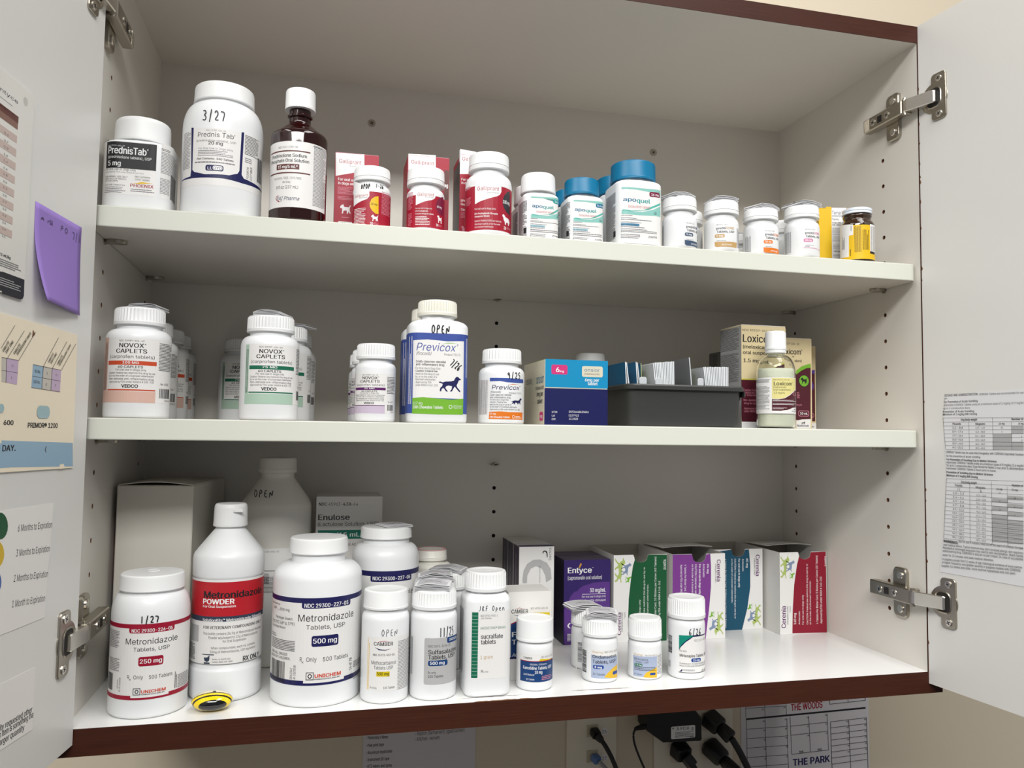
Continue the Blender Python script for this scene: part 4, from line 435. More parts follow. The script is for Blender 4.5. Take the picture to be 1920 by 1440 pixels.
'F20':[["R",-20.87,15.05,2.52,27.63,"lab"],["R",-20.55,6.79,3.33,24.76,"pale"],["P",[[-8.86,3.19],[-6.06,8.06],[-0.28,10.82],[6.79,13.43],[6.83,2.57]],"gold2"],["T","Rising®",-18.99,-9.27,25.17,1.79,"tan",0],["T","NDC 57237-007-30",-6.68,6.12,25.25,1.34,"k",0],["T","Mirtazapine",-18.96,-3.84,20.51,2.24,"dg",0],["T","Tablets, USP",-18.67,-3.25,17.76,2.01,"dg",0],["O",-18.94,-9.69,13.94,16.96,"grn"],["T","7.5 mg",-17.96,-10.6,14.71,1.57,"w",1],["G",-18.92,4.68,9.68,14.14,"k",3],["T","30 Tablets",-18.89,-10.0,5.19,1.34,"k",0],["O",-1.71,4.69,5.47,7.92,"blu2"],["G",7.26,15.03,5.47,25.72,"g",11]],
'F21':[["R",-17.2,19.14,6.17,46.56,"lab"],["P",[[-16.85,46.3],[-0.47,47.06],[-8.56,41.35],[-14.22,35.17],[-16.83,30.84]],"grn2"],["P",[[19.83,45.75],[6.39,47.07],[-1.69,45.41],[-9.68,39.58],[-14.81,33.96],[-16.83,30.05],[-16.35,32.6],[-13.64,36.93],[-8.56,41.91],[-0.47,47.06],[19.84,46.55]],"n"],["T","NDC 13107-003-30",-0.48,19.26,40.28,2.26,"g",0],["T","Rx only",-15.99,-8.56,29.23,2.02,"k",0],["T","Mirtazapine Tablets, USP",-15.98,19.93,23.98,2.92,"k",1],["O",-3.82,8.02,18.85,22.78,"blu2"],["T","15 mg",-1.94,6.05,19.73,2.24,"w",1],["T","PHARMACIST: PLEASE DISPENSE WITH",-15.98,19.06,16.24,1.57,"k",0],["T","MEDICATION GUIDE PROVIDED SEPARATELY",-15.98,19.04,13.89,1.57,"k",0],["T","AUROBINDO",-12.49,0.13,9.38,1.79,"n",0],["P",[[-15.97,8.48],[-13.63,11.08],[-12.83,10.07],[-14.21,8.19]],"n"],["T","30",8.89,19.38,8.45,1.8,"k",0],["R",-17.18,19.36,7.18,8.08,"g"],["H","6/26",-6.88,8.42,47.05,53.8,0.75],["B",-33.33,-25.72,25.38,43.62,"k",1],["R",-33.95,-28.51,10.04,16.88,"lgr"]],
'F22':[["N",[[-9.92,108.44],[-8.69,105.52],[-8.0,102.45],[-6.06,100.46],[-3.16,99.09],[0.26,98.55],[3.69,98.92],[6.59,100.15],[8.53,102.05],[9.2,105.1],[10.42,107.98]]],["P",[[-6.72,105.02],[-6.06,100.46],[-3.16,99.09],[0.26,98.55],[3.69,98.92],[6.59,100.15],[8.53,102.05],[9.2,105.1],[10.42,107.98],[35.84,107.39],[35.68,-1.23],[-15.46,0.29],[-16.71,22.15],[-15.72,53.93],[-12.96,77.79],[-10.15,95.07]],"dgrn"],["V","zoetis",30.39,34.51,88.63,101.45,"w",0,1],["V","4 Tablets Per Blister Card. 10 Blisters per Carton (40 Tablets)",18.75,21.38,7.3,105.1,"w",0,1],["V","Approved by FDA under NADA # 141-262",24.19,26.83,17.73,74.67,"w",0,1],["V","CAUTION: Federal law restricts this drug to use by or",3.79,5.97,4.01,92.7,"w",0,1],["V","on the order of a licensed veterinarian.",8.62,10.65,3.78,71.13,"w",0,1],["V","For oral use in dogs only",-1.93,0.09,10.9,52.11,"w",0,1],["I","dogs3",-34.53,-12.29,73.45,104.75,"x"],["V","Cerenia",-30.58,-26.02,9.57,37.27,"pur",1,1],["V","(maropitant citrate)",-25.89,-23.6,13.31,37.08,"dg",0,1],["V","Tablets",-22.07,-20.07,29.65,37.59,"g",0,1]],
'F23':[["N",[[-10.09,107.46],[-8.86,104.38],[-8.18,101.12],[-6.22,99.03],[-3.29,97.58],[0.17,97.01],[3.64,97.41],[6.59,98.71],[8.56,100.72],[9.25,103.95],[10.5,107.0]]],["P",[[-36.53,107.63],[-10.09,107.46],[-8.86,104.38],[-8.18,101.12],[-6.22,99.03],[-3.29,97.58],[0.17,97.01],[3.64,97.41],[6.59,98.71],[8.56,100.72],[9.25,103.95],[10.5,107.0],[15.79,107.84],[16.82,92.77],[16.77,65.5],[14.16,38.41],[9.14,0.08],[-40.67,1.16]],"vio2"],["V","24 mg",11.23,13.94,82.69,94.96,"w",1,0],["V","Antiemetic",5.35,8.06,77.83,95.11,"w",0,0],["V","For oral use in dogs only",-0.07,2.63,56.55,94.84,"w",1,0],["V","CAUTION: Federal law restricts this drug to use by or",-5.77,-3.08,21.64,94.72,"w",0,0],["V","on the order of a licensed veterinarian.",-10.1,-7.71,39.34,94.83,"w",0,0],["V","4 Tablets Per Blister Card. 10 Blisters per Carton",-20.22,-17.55,31.65,94.68,"w",0,0],["V","Approved by FDA under NADA # 141-262",-25.71,-23.04,42.62,94.82,"w",0,0],["V","Cerenia",25.3,30.47,72.05,100.08,"pur",1,0],["V","(maropitant citrate)",22.56,24.84,71.45,94.68,"dg",0,0],["I","dogs3f",14.13,33.78,4.13,34.64,"x"]],
'F24':[["N",[[-10.0,106.69],[-8.76,103.75],[-8.08,100.64],[-6.11,98.64],[-3.15,97.27],[0.35,96.72],[3.85,97.1],[6.83,98.35],[8.83,100.26],[9.55,103.35],[10.82,106.25]]],["P",[[-61.36,103.24],[-10.0,106.69],[-8.76,103.75],[-8.08,100.64],[-6.11,98.64],[-3.15,97.27],[0.35,96.72],[3.85,97.1],[6.83,98.35],[8.83,100.26],[9.55,103.35],[10.82,106.25],[16.45,106.42],[18.44,84.8],[18.29,56.12],[13.65,27.7],[5.84,-0.42],[-61.63,-6.71]],"dteal"],["V","60 mg",12.34,15.23,82.09,94.29,"w",1,0],["V","Antiemetic",6.23,8.79,77.24,94.0,"w",0,0],["V","For oral use in dogs only",0.58,3.14,55.98,94.14,"w",1,0],["V","CAUTION: Federal law restricts this drug to use by or",-5.41,-2.86,14.96,94.28,"w",0,0],["V","on the order of a licensed veterinarian.",-9.83,-7.6,35.7,94.39,"w",0,0],["V","4 Tablets Per Blister Card. 10 Blisters per Carton (40 Tablets)",-19.4,-17.18,3.52,94.33,"w",0,0],["V","Cerenia",26.83,32.34,70.21,98.99,"pur",1,0],["V","(maropitant citrate)",23.91,26.34,71.73,94.01,"dg",0,0],["I","dogs3f",13.61,33.72,3.78,33.75,"x"]],
'F25':[["N",[[-7.69,106.72],[-6.54,103.86],[-5.91,100.85],[-4.06,98.91],[-1.28,97.57],[2.03,97.05],[5.34,97.41],[8.17,98.62],[10.07,100.48],[10.76,103.47],[11.97,106.29]]],["P",[[-6.14,101.19],[-4.06,98.91],[-1.28,97.57],[2.03,97.05],[5.34,97.41],[8.17,98.62],[10.07,100.48],[10.76,103.47],[11.97,106.29],[34.39,106.65],[34.83,-1.18],[-16.95,1.19],[-16.03,33.47],[-13.68,64.15],[-9.45,89.3]],"crim2"],["V","zoetis",31.83,34.38,87.1,100.73,"w",0,1],["V","4 Tablets Per Blister Card. 5 Blisters per Carton (20 Tablets)",18.89,21.81,11.79,101.59,"w",0,1],["V","Approved by FDA under NADA # 141-262",24.74,27.66,12.23,73.54,"w",0,1],["V","CAUTION: Federal law restricts this drug to use by or",4.31,6.72,11.71,91.05,"w",0,1],["V","on the order of a licensed veterinarian.",8.86,11.12,11.51,69.07,"w",0,1],["V","For oral use in dogs only",-2.31,0.09,11.98,50.45,"w",0,1],["V","Antiemetic",-7.69,-5.29,12.2,29.65,"w",0,1],["V","160 mg",-14.56,-11.37,12.5,27.13,"w",1,1],["I","dogs3",-33.69,-12.68,72.15,102.28,"x"],["V","Cerenia",-32.78,-26.45,8.43,36.88,"pur",1,1],["V","(maropitant citrate)",-25.16,-22.62,12.95,36.6,"dg",0,1],["V","Tablets",-21.13,-18.91,28.09,36.45,"g",0,1]],
'card':[["T","entyce",-171.12,-141.74,491.54,2.76,"dkp",0],["G",-170.71,-140.55,486.71,487.86,"g",1],["T","Dosing Chart",-170.21,-144.87,481.0,1.99,"k",0],["R",-200,-139.95,477.92,482.93,"brn"],["R",-200,-140.38,473.18,477.92,"brn2"],["R",-200,-140.69,463.23,468.56,"brn3"],["T","0.6",-157.66,-151.76,463.92,1.69,"dg",0],["T","0.7",-157.19,-151.85,458.9,1.38,"dg",0],["R",-200,-140.73,453.28,458.6,"brn3"],["T","0.9",-157.18,-151.41,454.37,1.69,"dg",0],["T","1.0",-156.7,-151.5,449.35,1.38,"dg",0],["R",-200,-140.76,443.35,448.66,"brn3"],["T","1.4",-156.69,-151.07,444.82,1.69,"dg",0],["T","1.6",-156.22,-151.16,439.8,1.38,"dg",0],["R",-200,-140.8,433.44,438.74,"brn3"],["T","1.8",-156.21,-150.72,435.28,1.69,"dg",0],["T","2.0",-155.73,-150.81,430.26,1.38,"dg",0],["R",-200,-140.83,423.56,428.84,"brn3"],["T","2.3",-155.72,-150.37,425.74,1.69,"dg",0],["T","2.5",-155.25,-150.46,420.73,1.38,"dg",0],["R",-200,-140.87,413.69,418.97,"brn3"],["T","2.7",-155.24,-150.03,416.2,1.69,"dg",0],["T","3.0",-154.76,-150.12,411.2,1.39,"dg",0],["R",-200,-140.9,403.85,409.11,"brn3"],["T","3.2",-154.75,-149.68,406.68,1.69,"dg",0],["T","3.5",-154.28,-149.77,401.67,1.39,"dg",0],["R",-200,-140.94,394.03,399.28,"brn3"],["T","3.6",-154.27,-149.34,397.15,1.69,"dg",0],["T","4.0",-153.8,-149.43,392.16,1.39,"dg",0]],
'card2':[["R",-236,-140,354.5,367.6,"dk"],["T","0.1 mL/kg",-156.52,-141.17,378.73,2.01,"k",1],["G",-160.1,-126.06,371.21,377.06,"g",2],["P",[[-151.37,367.99],[-120.66,367.97],[-120.28,356.06],[-121.64,353.77],[-125.15,352.61],[-149.88,352.58]],"dk"],["G",-158.89,-125.2,357.88,364.13,"lgr",4]],
'note':[["H","A",-100.5,-92.82,418.86,421.82,0.5],["H","r",-90.83,-83.8,418.71,421.72,0.5],["H","26",-85.5,-80.15,418.84,422.47,0.5],["H","PO",-68.58,-53.3,418.29,422.76,0.5],["H","7/1",-46.72,-30.36,416.34,422.82,0.5]],
'primor':[["R",-239,-100,230.5,248,"dblu"],["P",[[-139.98,250.05],[-28.23,246.65],[-26.17,226.79],[-138.14,230.99]],"dblu"],["T","DAY.",-138.43,-120.24,242.28,4.33,"k",2],["T","(",-76.22,-73.16,240.43,3.95,"dg",0],["T","PRIMOR® 1200",-104.62,-56.79,259.15,3.71,"k",2],["T","600",-138.56,-125.05,260.91,3.41,"k",2],["P",[[-101.48,306.91],[-85.31,306.88],[-86.14,289.31],[-102.2,289.41]],"dblu"],["P",[[-85.31,306.88],[-70.74,306.46],[-71.45,288.79],[-86.14,289.31]],"lgr2"],["P",[[-70.74,306.46],[-55.46,306.02],[-55.85,288.35],[-71.45,288.79]],"lil"],["P",[[-145.61,308.27],[-138.67,308.29],[-138.16,291.02],[-143.97,291.29]],"lgr2"],["P",[[-138.67,308.29],[-122.66,308.09],[-123.21,290.37],[-138.16,291.02]],"lil"],["P",[[-101.59,297.96],[-55.69,296.91],[-55.6,297.24],[-101.52,298.27]],"dg"],["P",[[-144.76,299.07],[-122.67,298.72],[-122.61,299.02],[-144.7,299.36]],"dg"],["P",[[-85.63,306.87],[-86.45,289.3],[-85.82,289.31],[-84.99,306.9]],"dg"],["P",[[-71.07,306.45],[-71.78,288.78],[-71.12,288.79],[-70.4,306.48]],"dg"],["P",[[-101.53,306.75],[-55.52,305.86],[-55.41,306.19],[-101.43,307.06]],"dg"],["P",[[-102.23,289.26],[-55.88,288.19],[-55.81,288.52],[-102.17,289.56]],"dg"],["P",[[-145.64,308.13],[-122.7,307.94],[-122.62,308.24],[-145.57,308.41]],"dg"],["P",[[-139.26,308.24],[-138.76,290.99],[-138.23,291.01],[-138.73,308.27]],"dg"],["P",[[-85.02,306.83],[-62.76,331.47],[-63.38,331.55],[-85.6,306.93]],"dg"],["P",[[-70.44,306.41],[-47.61,330.31],[-48.25,330.4],[-71.03,306.52]],"dg"],["P",[[-55.15,305.97],[-31.35,329.99],[-32.03,330.08],[-55.78,306.08]],"dg"],["P",[[-122.41,308.03],[-99.86,331.65],[-100.4,331.74],[-122.91,308.14]],"dg"],["P",[[-137.94,308.28],[-116.56,330.51],[-117.06,330.61],[-138.4,308.39]],"dg"],["P",[[-146.8,314.55],[-130.09,332.75],[-130.57,332.83],[-147.26,314.65]],"dg"],["T","50 lbs.",-98.59,-89.73,301.14,2.3,"dg",0],["T","100 lbs.",-99.69,-89.31,293.01,2.3,"dg",0],["T","1",-79.68,-78.06,301.07,1.77,"g",0],["T","2",-80.8,-78.38,292.12,1.77,"g",0],["T","1/2",-65.1,-62.12,300.94,1.61,"g",0],["T","1",-65.09,-63.4,292.49,1.81,"g",0],["T","1/2",-132.04,-129.66,302.82,1.44,"g",0],["T","1",-131.89,-130.53,294.17,1.62,"g",0],["S","TABLETS",-143.96,311.54,-136.73,319.46,2.3,"k",1],["S","DAY ONE",-139.64,311.42,-130.86,320.57,2.3,"k",1],["S","TABLETS",-129.08,311.17,-121.1,319.34,2.3,"k",1],["S","SUBSEQUENT DAYS",-124.75,311.4,-106.55,329.47,2.3,"k",1],["S","TABLETS",-77.07,309.64,-69.56,317.63,2.2,"k",1],["S","DAY ONE",-72.92,309.49,-64.31,318.34,2.2,"k",1],["S","TABLETS",-62.09,309.18,-54.43,317.43,2.2,"k",1],["S","SUBSEQUENT DAYS",-58.6,308.95,-40.36,327.82,2.2,"k",1],["O",-92.17,-71.58,266.49,276.26,"pill"],["O",-147.01,-139.21,269.48,275.65,"pill"]],
'exp':[["S","6 Months to Expiration",-110.09,182.69,-56.98,179.27,5.0,"k",0],["S","3 Months to Expiration",-110.86,164.61,-59.12,160.7,5.0,"k",0],["S","2 Months to Expiration",-112.45,146.51,-60.09,140.87,5.0,"k",0],["S","1 Month to Expiration",-113.16,128.24,-63.14,122.38,5.0,"k",0],["P",[[-124.21,188.43],[-124.49,185.32],[-125.92,182.7],[-128.33,180.87],[-131.44,180.01],[-134.88,180.21],[-138.3,181.43],[-141.31,183.52],[-143.62,186.25],[-144.99,189.33],[-145.29,192.44],[-144.49,195.26],[-142.66,197.5],[-139.98,198.92],[-136.73,199.36],[-133.25,198.75],[-129.91,197.14],[-127.08,194.7],[-125.11,191.68]],"dgrn"],["P",[[-127.41,169.01],[-127.69,165.94],[-129.1,163.39],[-131.48,161.65],[-134.55,160.91],[-137.95,161.22],[-141.32,162.55],[-144.3,164.72],[-146.58,167.5],[-147.93,170.6],[-148.23,173.69],[-147.44,176.45],[-145.63,178.61],[-142.99,179.93],[-139.78,180.25],[-136.34,179.53],[-133.04,177.82],[-130.26,175.31],[-128.3,172.25]],"yel2"],["P",[[-129.24,149.63],[-129.52,146.59],[-130.91,144.11],[-133.27,142.47],[-136.31,141.83],[-139.69,142.26],[-143.03,143.68],[-145.98,145.94],[-148.25,148.78],[-149.59,151.9],[-149.88,154.98],[-149.1,157.7],[-147.31,159.78],[-144.69,161.0],[-141.5,161.21],[-138.09,160.38],[-134.82,158.57],[-132.06,155.98],[-130.12,152.88]],"blu3"]],
'low':[["S","quantity requested other",-135.47,43.94,-74.87,40.82,4.5,"k",1],["S","than an item is something that",-135.0,39.03,-71.34,36.29,4.5,"k",1],["S","a larger quantity",-126.85,33.17,-85.96,31.34,4.5,"k",1]],
'pap':[["T","DOSAGE AND ADMINISTRATION:",27.91,68.76,306.28,2.59,"k",1],["T","CERENIA Tablets are recommended for use",70.12,119.43,305.96,2.31,"k",0],["T","year.",27.1,31.25,303.44,1.87,"k",0],["T","For Prevention of Acute Vomiting",26.65,68.26,299.14,2.44,"k",1],["T","Administer CERENIA Tablets orally at a minimum dose of 2 mg/kg (0.9 mg/lb)",26.23,119.15,295.66,2.36,"k",0],["T","up to 5 consecutive days.",25.59,59.39,292.25,2.14,"k",0],["T","Prevention of Acute Vomiting",25.14,63.84,288.53,2.29,"k",1],["T","Minimum of 2 mg/kg BW Dosing",24.89,67.1,285.46,2.29,"k",1],["P",[[85.31,265.77],[105.98,265.91],[105.87,261.78],[85.2,261.55]],"lgr"],["P",[[85.21,261.7],[105.87,261.93],[105.76,257.8],[85.1,257.48]],"lgr"],["P",[[85.11,257.62],[105.77,257.95],[105.66,253.83],[85.0,253.4]],"lgr"],["P",[[85.0,253.55],[105.66,253.97],[105.56,249.85],[84.9,249.33]],"lgr"],["P",[[106.18,273.73],[118.74,273.7],[118.64,269.77],[106.08,269.75]],"lgr"],["P",[[106.08,269.75],[118.64,269.77],[118.53,265.85],[105.97,265.76]],"lgr"],["P",[[105.76,257.8],[118.32,258.0],[118.22,254.08],[105.66,253.83]],"lgr"],["P",[[105.66,253.83],[118.22,254.08],[118.11,250.17],[105.56,249.85]],"lgr"],["P",[[25.0,282.55],[118.96,281.73],[118.96,281.94],[25.0,282.78]],"k"],["P",[[25.37,278.18],[118.85,277.8],[118.86,278.01],[25.37,278.41]],"k"],["P",[[25.74,273.82],[118.75,273.87],[118.75,274.08],[25.75,274.05]],"k"],["P",[[26.12,269.47],[118.64,269.95],[118.65,270.16],[26.12,269.7]],"k"],["P",[[26.49,265.12],[118.54,266.02],[118.54,266.23],[26.49,265.35]],"k"],["P",[[26.86,260.78],[118.43,262.1],[118.44,262.31],[26.87,261.01]],"k"],["P",[[27.23,256.44],[118.3,257.34],[118.31,257.55],[27.24,256.68]],"k"],["P",[[27.6,252.11],[118.2,253.42],[118.21,253.63],[27.61,252.35]],"k"],["P",[[27.97,247.79],[118.1,249.5],[118.1,249.71],[27.98,248.02]],"k"],["P",[[24.86,282.65],[27.84,247.89],[28.11,247.92],[25.13,282.67]],"k"],["P",[[84.98,282.53],[84.92,248.75],[85.16,248.76],[85.22,282.54]],"k"],["P",[[57.25,278.37],[57.21,248.34],[57.46,248.35],[57.5,278.37]],"k"],["P",[[105.72,278.0],[105.73,249.29],[105.96,249.3],[105.95,278.0]],"k"],["T","Dog body weight",47.81,67.46,279.57,2.26,"k",1],["T","Number of",106.18,118.9,279.65,2.12,"k",1],["T","Pounds",37.38,47.71,275.12,2.14,"k",1],["T","Kilograms",65.19,76.54,275.01,2.07,"k",1],["T","16 mg",91.87,98.41,275.2,1.87,"k",1],["T","24 mg",113.29,118.78,275.11,1.83,"k",1],["T","2.2 – 8.8",37.11,50.03,270.99,1.98,"k",0],["T","1.0 – 4.0",65.26,76.12,271.01,1.93,"k",0],["T","8.9 – 17.6",37.01,49.93,266.72,1.98,"k",0],["T","4.1 – 8.0",65.16,76.01,266.71,1.92,"k",0],["T","17.7 – 26.4",36.91,49.83,262.45,1.98,"k",0],["T","8.1 – 12.0",65.05,75.91,262.42,1.92,"k",0],["T","26.5 – 52.8",36.81,49.73,258.19,1.98,"k",0],["T","12.1 – 24.0",64.95,75.8,258.13,1.92,"k",0],["T","52.9 – 66.0",36.71,49.63,253.92,1.98,"k",0],["T","24.1 – 30.0",64.84,75.69,253.84,1.92,"k",0],["T","66.1 – 132.0",36.62,49.53,249.66,1.98,"k",0],["T","30.1 – 60.0",64.74,75.59,249.56,1.92,"k",0],["T","1/2",94.27,96.45,271.16,1.73,"k",0],["T","1",94.78,95.72,266.99,1.73,"k",0],["T","1",116.08,116.97,262.46,1.68,"k",0],["T","2",115.97,117.01,258.54,1.68,"k",0],["T","CERENIA Tablets may be used interchangeably with CERENIA Injectable Solution",28.07,117.99,244.1,2.35,"k",0],["T","for the prevention of acute vomiting.",28.54,70.47,240.01,2.26,"k",0],["T","For Prevention of Vomiting Due to Motion Sickness",28.8,88.7,236.16,2.24,"k",1],["T","Administer CERENIA Tablets orally at a minimum dose of 8 mg/kg (3.6 mg/lb)",28.71,117.7,232.96,2.35,"k",0],["T","for up to 2 consecutive days. Dogs should be fasted 1 hour prior to administration",28.63,117.62,229.74,2.35,"k",0],["T","Administer CERENIA Tablets 2 hours prior to travel.",28.57,87.84,226.45,2.24,"k",0],["T","Prevention of Vomiting due to Motion Sickness",28.48,84.25,222.32,2.24,"k",1],["T","Minimum of 8 mg/kg BW Dosing",28.41,66.67,218.8,2.26,"k",1],["P",[[82.85,199.4],[99.99,199.52],[99.9,196.11],[82.75,195.49]],"lgr"],["P",[[82.64,191.24],[99.78,191.51],[99.69,188.11],[82.54,187.33]],"lgr"],["P",[[82.43,183.08],[99.57,183.51],[99.48,180.11],[82.34,179.17]],"lgr"],["P",[[82.33,179.0],[99.47,179.51],[99.38,176.11],[82.23,175.09]],"lgr"],["P",[[82.23,174.92],[99.36,175.52],[99.28,172.11],[82.13,171.02]],"lgr"],["P",[[82.13,170.85],[99.26,171.52],[99.17,168.12],[82.03,166.95]],"lgr"],["P",[[82.02,166.77],[99.16,167.52],[99.07,164.13],[81.93,162.87]],"lgr"],["P",[[81.92,162.7],[99.05,163.53],[98.97,160.13],[81.82,158.8]],"lgr"],["P",[[81.82,158.63],[98.95,159.54],[98.86,156.14],[81.72,154.73]],"lgr"],["P",[[100.08,203.24],[116.86,203.31],[116.78,199.97],[99.98,199.41]],"lgr"],["P",[[99.87,195.23],[116.66,195.46],[116.57,192.11],[99.78,191.4]],"lgr"],["P",[[99.67,187.23],[116.45,187.61],[116.36,184.27],[99.57,183.4]],"lgr"],["P",[[99.46,179.23],[116.24,179.76],[116.15,176.43],[99.36,175.4]],"lgr"],["P",[[99.36,175.23],[116.13,175.84],[116.04,172.51],[99.26,171.41]],"lgr"],["P",[[99.25,171.24],[116.03,171.92],[115.94,168.59],[99.15,167.41]],"lgr"],["P",[[99.15,167.24],[115.92,168.01],[115.83,164.67],[99.05,163.42]],"lgr"],["P",[[99.05,163.25],[115.82,164.09],[115.73,160.76],[98.95,159.43]],"lgr"],["P",[[98.94,159.26],[115.71,160.18],[115.63,156.85],[98.84,155.44]],"lgr"],["P",[[28.36,216.03],[117.27,218.49],[117.28,218.7],[28.38,216.26]],"k"],["P",[[28.05,211.67],[117.15,214.08],[117.16,214.29],[28.07,211.9]],"k"],["P",[[27.73,207.31],[117.03,209.67],[117.05,209.88],[27.75,207.54]],"k"],["P",[[27.42,202.95],[116.91,205.27],[116.93,205.48],[27.44,203.18]],"k"],["P",[[27.1,198.59],[116.79,200.87],[116.81,201.08],[27.13,198.83]],"k"],["P",[[26.79,194.23],[116.67,196.46],[116.69,196.67],[26.81,194.47]],"k"],["P",[[26.47,189.87],[116.56,192.07],[116.58,192.28],[26.5,190.11]],"k"],["P",[[26.16,185.51],[116.44,187.67],[116.46,187.88],[26.19,185.75]],"k"],["P",[[25.84,181.15],[116.32,183.27],[116.35,183.48],[25.87,181.38]],"k"],["P",[[25.53,176.79],[116.2,178.88],[116.23,179.09],[25.56,177.02]],"k"],["P",[[25.21,172.43],[116.09,174.49],[116.11,174.7],[25.24,172.66]],"k"],["P",[[24.9,168.07],[115.97,170.1],[116.0,170.31],[24.93,168.3]],"k"],["P",[[24.58,163.71],[115.85,165.71],[115.88,165.92],[24.62,163.94]],"k"],["P",[[24.27,159.34],[115.73,161.32],[115.76,161.53],[24.3,159.58]],"k"],["P",[[23.95,154.98],[115.61,156.93],[115.65,157.14],[23.99,155.22]],"k"],["P",[[23.64,150.62],[115.5,152.55],[115.53,152.76],[23.68,150.85]],"k"],["P",[[28.24,216.14],[23.52,150.72],[23.79,150.75],[28.51,216.15]],"k"],["P",[[82.68,216.44],[81.86,152.42],[82.1,152.46],[82.92,216.46]],"k"],["P",[[57.05,213.66],[56.23,151.49],[56.49,151.53],[57.31,213.67]],"k"],["P",[[99.75,212.39],[99.11,152.62],[99.34,152.66],[99.98,212.4]],"k"],["T","Dog body weight",46.74,65.85,212.72,2.24,"k",1],["T","Number of",105.34,117.14,213.17,2.11,"k",1],["T","Pounds",39.19,48.4,208.89,2.12,"k",1],["T","Kilograms",64.39,75.54,208.31,2.06,"k",1],["T","16 mg",87.96,94.53,208.37,1.87,"k",1],["T","24 mg",104.78,111.25,208.73,1.83,"k",1],["T","2.2",42.15,45.49,204.65,1.97,"k",0],["T","1",68.84,71.55,204.5,1.91,"k",0],["T","2.3 – 3.3",36.53,49.91,200.29,1.97,"k",0],["T","1.1 – 1.5",65.02,75.83,200.24,1.91,"k",0],["T","3.4 – 4.4",36.43,49.81,195.96,1.97,"k",0],["T","1.6 – 2.0",64.92,75.72,195.95,1.91,"k",0],["T","4.5 – 6.6",36.33,49.71,191.64,1.97,"k",0],["T","2.1 – 3.0",64.81,75.62,191.67,1.91,"k",0],["T","6.7 – 8.8",36.23,49.61,187.31,1.97,"k",0],["T","3.1 – 4.0",64.71,75.51,187.38,1.91,"k",0],["T","8.9 – 13.2",36.13,49.51,182.99,1.96,"k",0],["T","4.1 – 6.0",64.6,75.41,183.1,1.91,"k",0],["T","13.3 – 16.5",35.32,49.4,178.63,1.96,"k",0],["T","6.1 – 7.5",64.5,75.3,178.81,1.91,"k",0],["T","16.6 – 22.0",35.22,49.3,174.31,1.96,"k",0],["T","7.6 – 10.0",64.39,75.2,174.53,1.91,"k",0],["T","22.1 – 33.0",35.12,49.2,169.99,1.96,"k",0],["T","10.1 – 15.0",64.29,75.09,170.26,1.9,"k",0],["T","33.1 – 44.0",35.02,49.1,165.67,1.96,"k",0],["T","15.1 – 20.0",64.18,74.98,165.98,1.9,"k",0],["T","44.1 – 66.0",34.92,49.0,161.35,1.96,"k",0],["T","20.1 – 30.0",64.08,74.88,161.7,1.9,"k",0],["T","66.1 – 88.0",34.82,48.9,157.04,1.96,"k",0],["T","30.1 – 40.0",63.98,74.77,157.43,1.9,"k",0],["T","88.1 – 132.0",34.72,48.79,152.73,1.96,"k",0],["T","40.1 – 60.0",63.87,74.67,153.16,1.9,"k",0],["T","1/2",90.38,92.88,204.67,1.72,"k",0],["T","1",91.1,92.04,196.08,1.72,"k",0],["T","2",90.88,92.13,187.49,1.72,"k",0],["T","1/2",106.82,109.23,200.3,1.69,"k",0],["T","1",107.2,108.1,191.56,1.69,"k",0],["T","2",106.98,108.18,183.14,1.69,"k",0],["T","WARNINGS:",23.17,41.78,146.56,2.74,"k",2],["S","Not for use in humans. Keep out of the reach of children. In case",42.67,148.68,115.48,151.39,2.4,"k",0],["S","seek medical advice. Topical exposure may elicit localized allergic skin reactions",23.12,142.72,115.35,146.67,2.4,"k",0],["S","Repeated or prolonged exposure may lead to skin sensitization. Wash hands",22.5,139.29,115.27,143.6,2.4,"k",0],["S","administering drug. CERENIA is also an ocular irritant. In case of accidental",22.06,135.88,115.19,140.53,2.4,"k",0],["S","water for 15 minutes and seek medical attention.",21.6,131.31,83.27,134.69,2.4,"k",0],["S","In puppies younger than 11 weeks of age, histological evidence of bone marrow",21.13,126.83,113.95,132.36,2.4,"k",0],["S","at higher frequency and greater severity in puppies treated with CERENIA",20.87,123.19,112.39,128.99,2.4,"k",0],["S","puppies 16 weeks and older, bone marrow hypoplasia was not seen.",20.43,119.47,107.1,125.31,2.4,"k",0]],
'list':[["S","-Yesterday's News",276.69,-138.82,304.8,-139.53,4.0,"k",1],["S","-Paw print tape",276.92,-148.52,299.71,-148.87,4.0,"k",1],["S","-Aluminum hydroxide",277.15,-157.78,310.68,-158.05,4.0,"k",1],["S","-Instrument ID tape",277.36,-166.61,307.29,-167.22,4.0,"k",1],["S","-KTZ wipes and spray",277.56,-174.87,310.79,-175.95,4.0,"k",1],["S","- Aspirin (farmament) (gastroenter)",339.21,-138.84,405.78,-138.43,5.0,"k",0],["S","- Kitchen  venues",339.36,-145.96,372.38,-145.6,5.0,"k",0]],
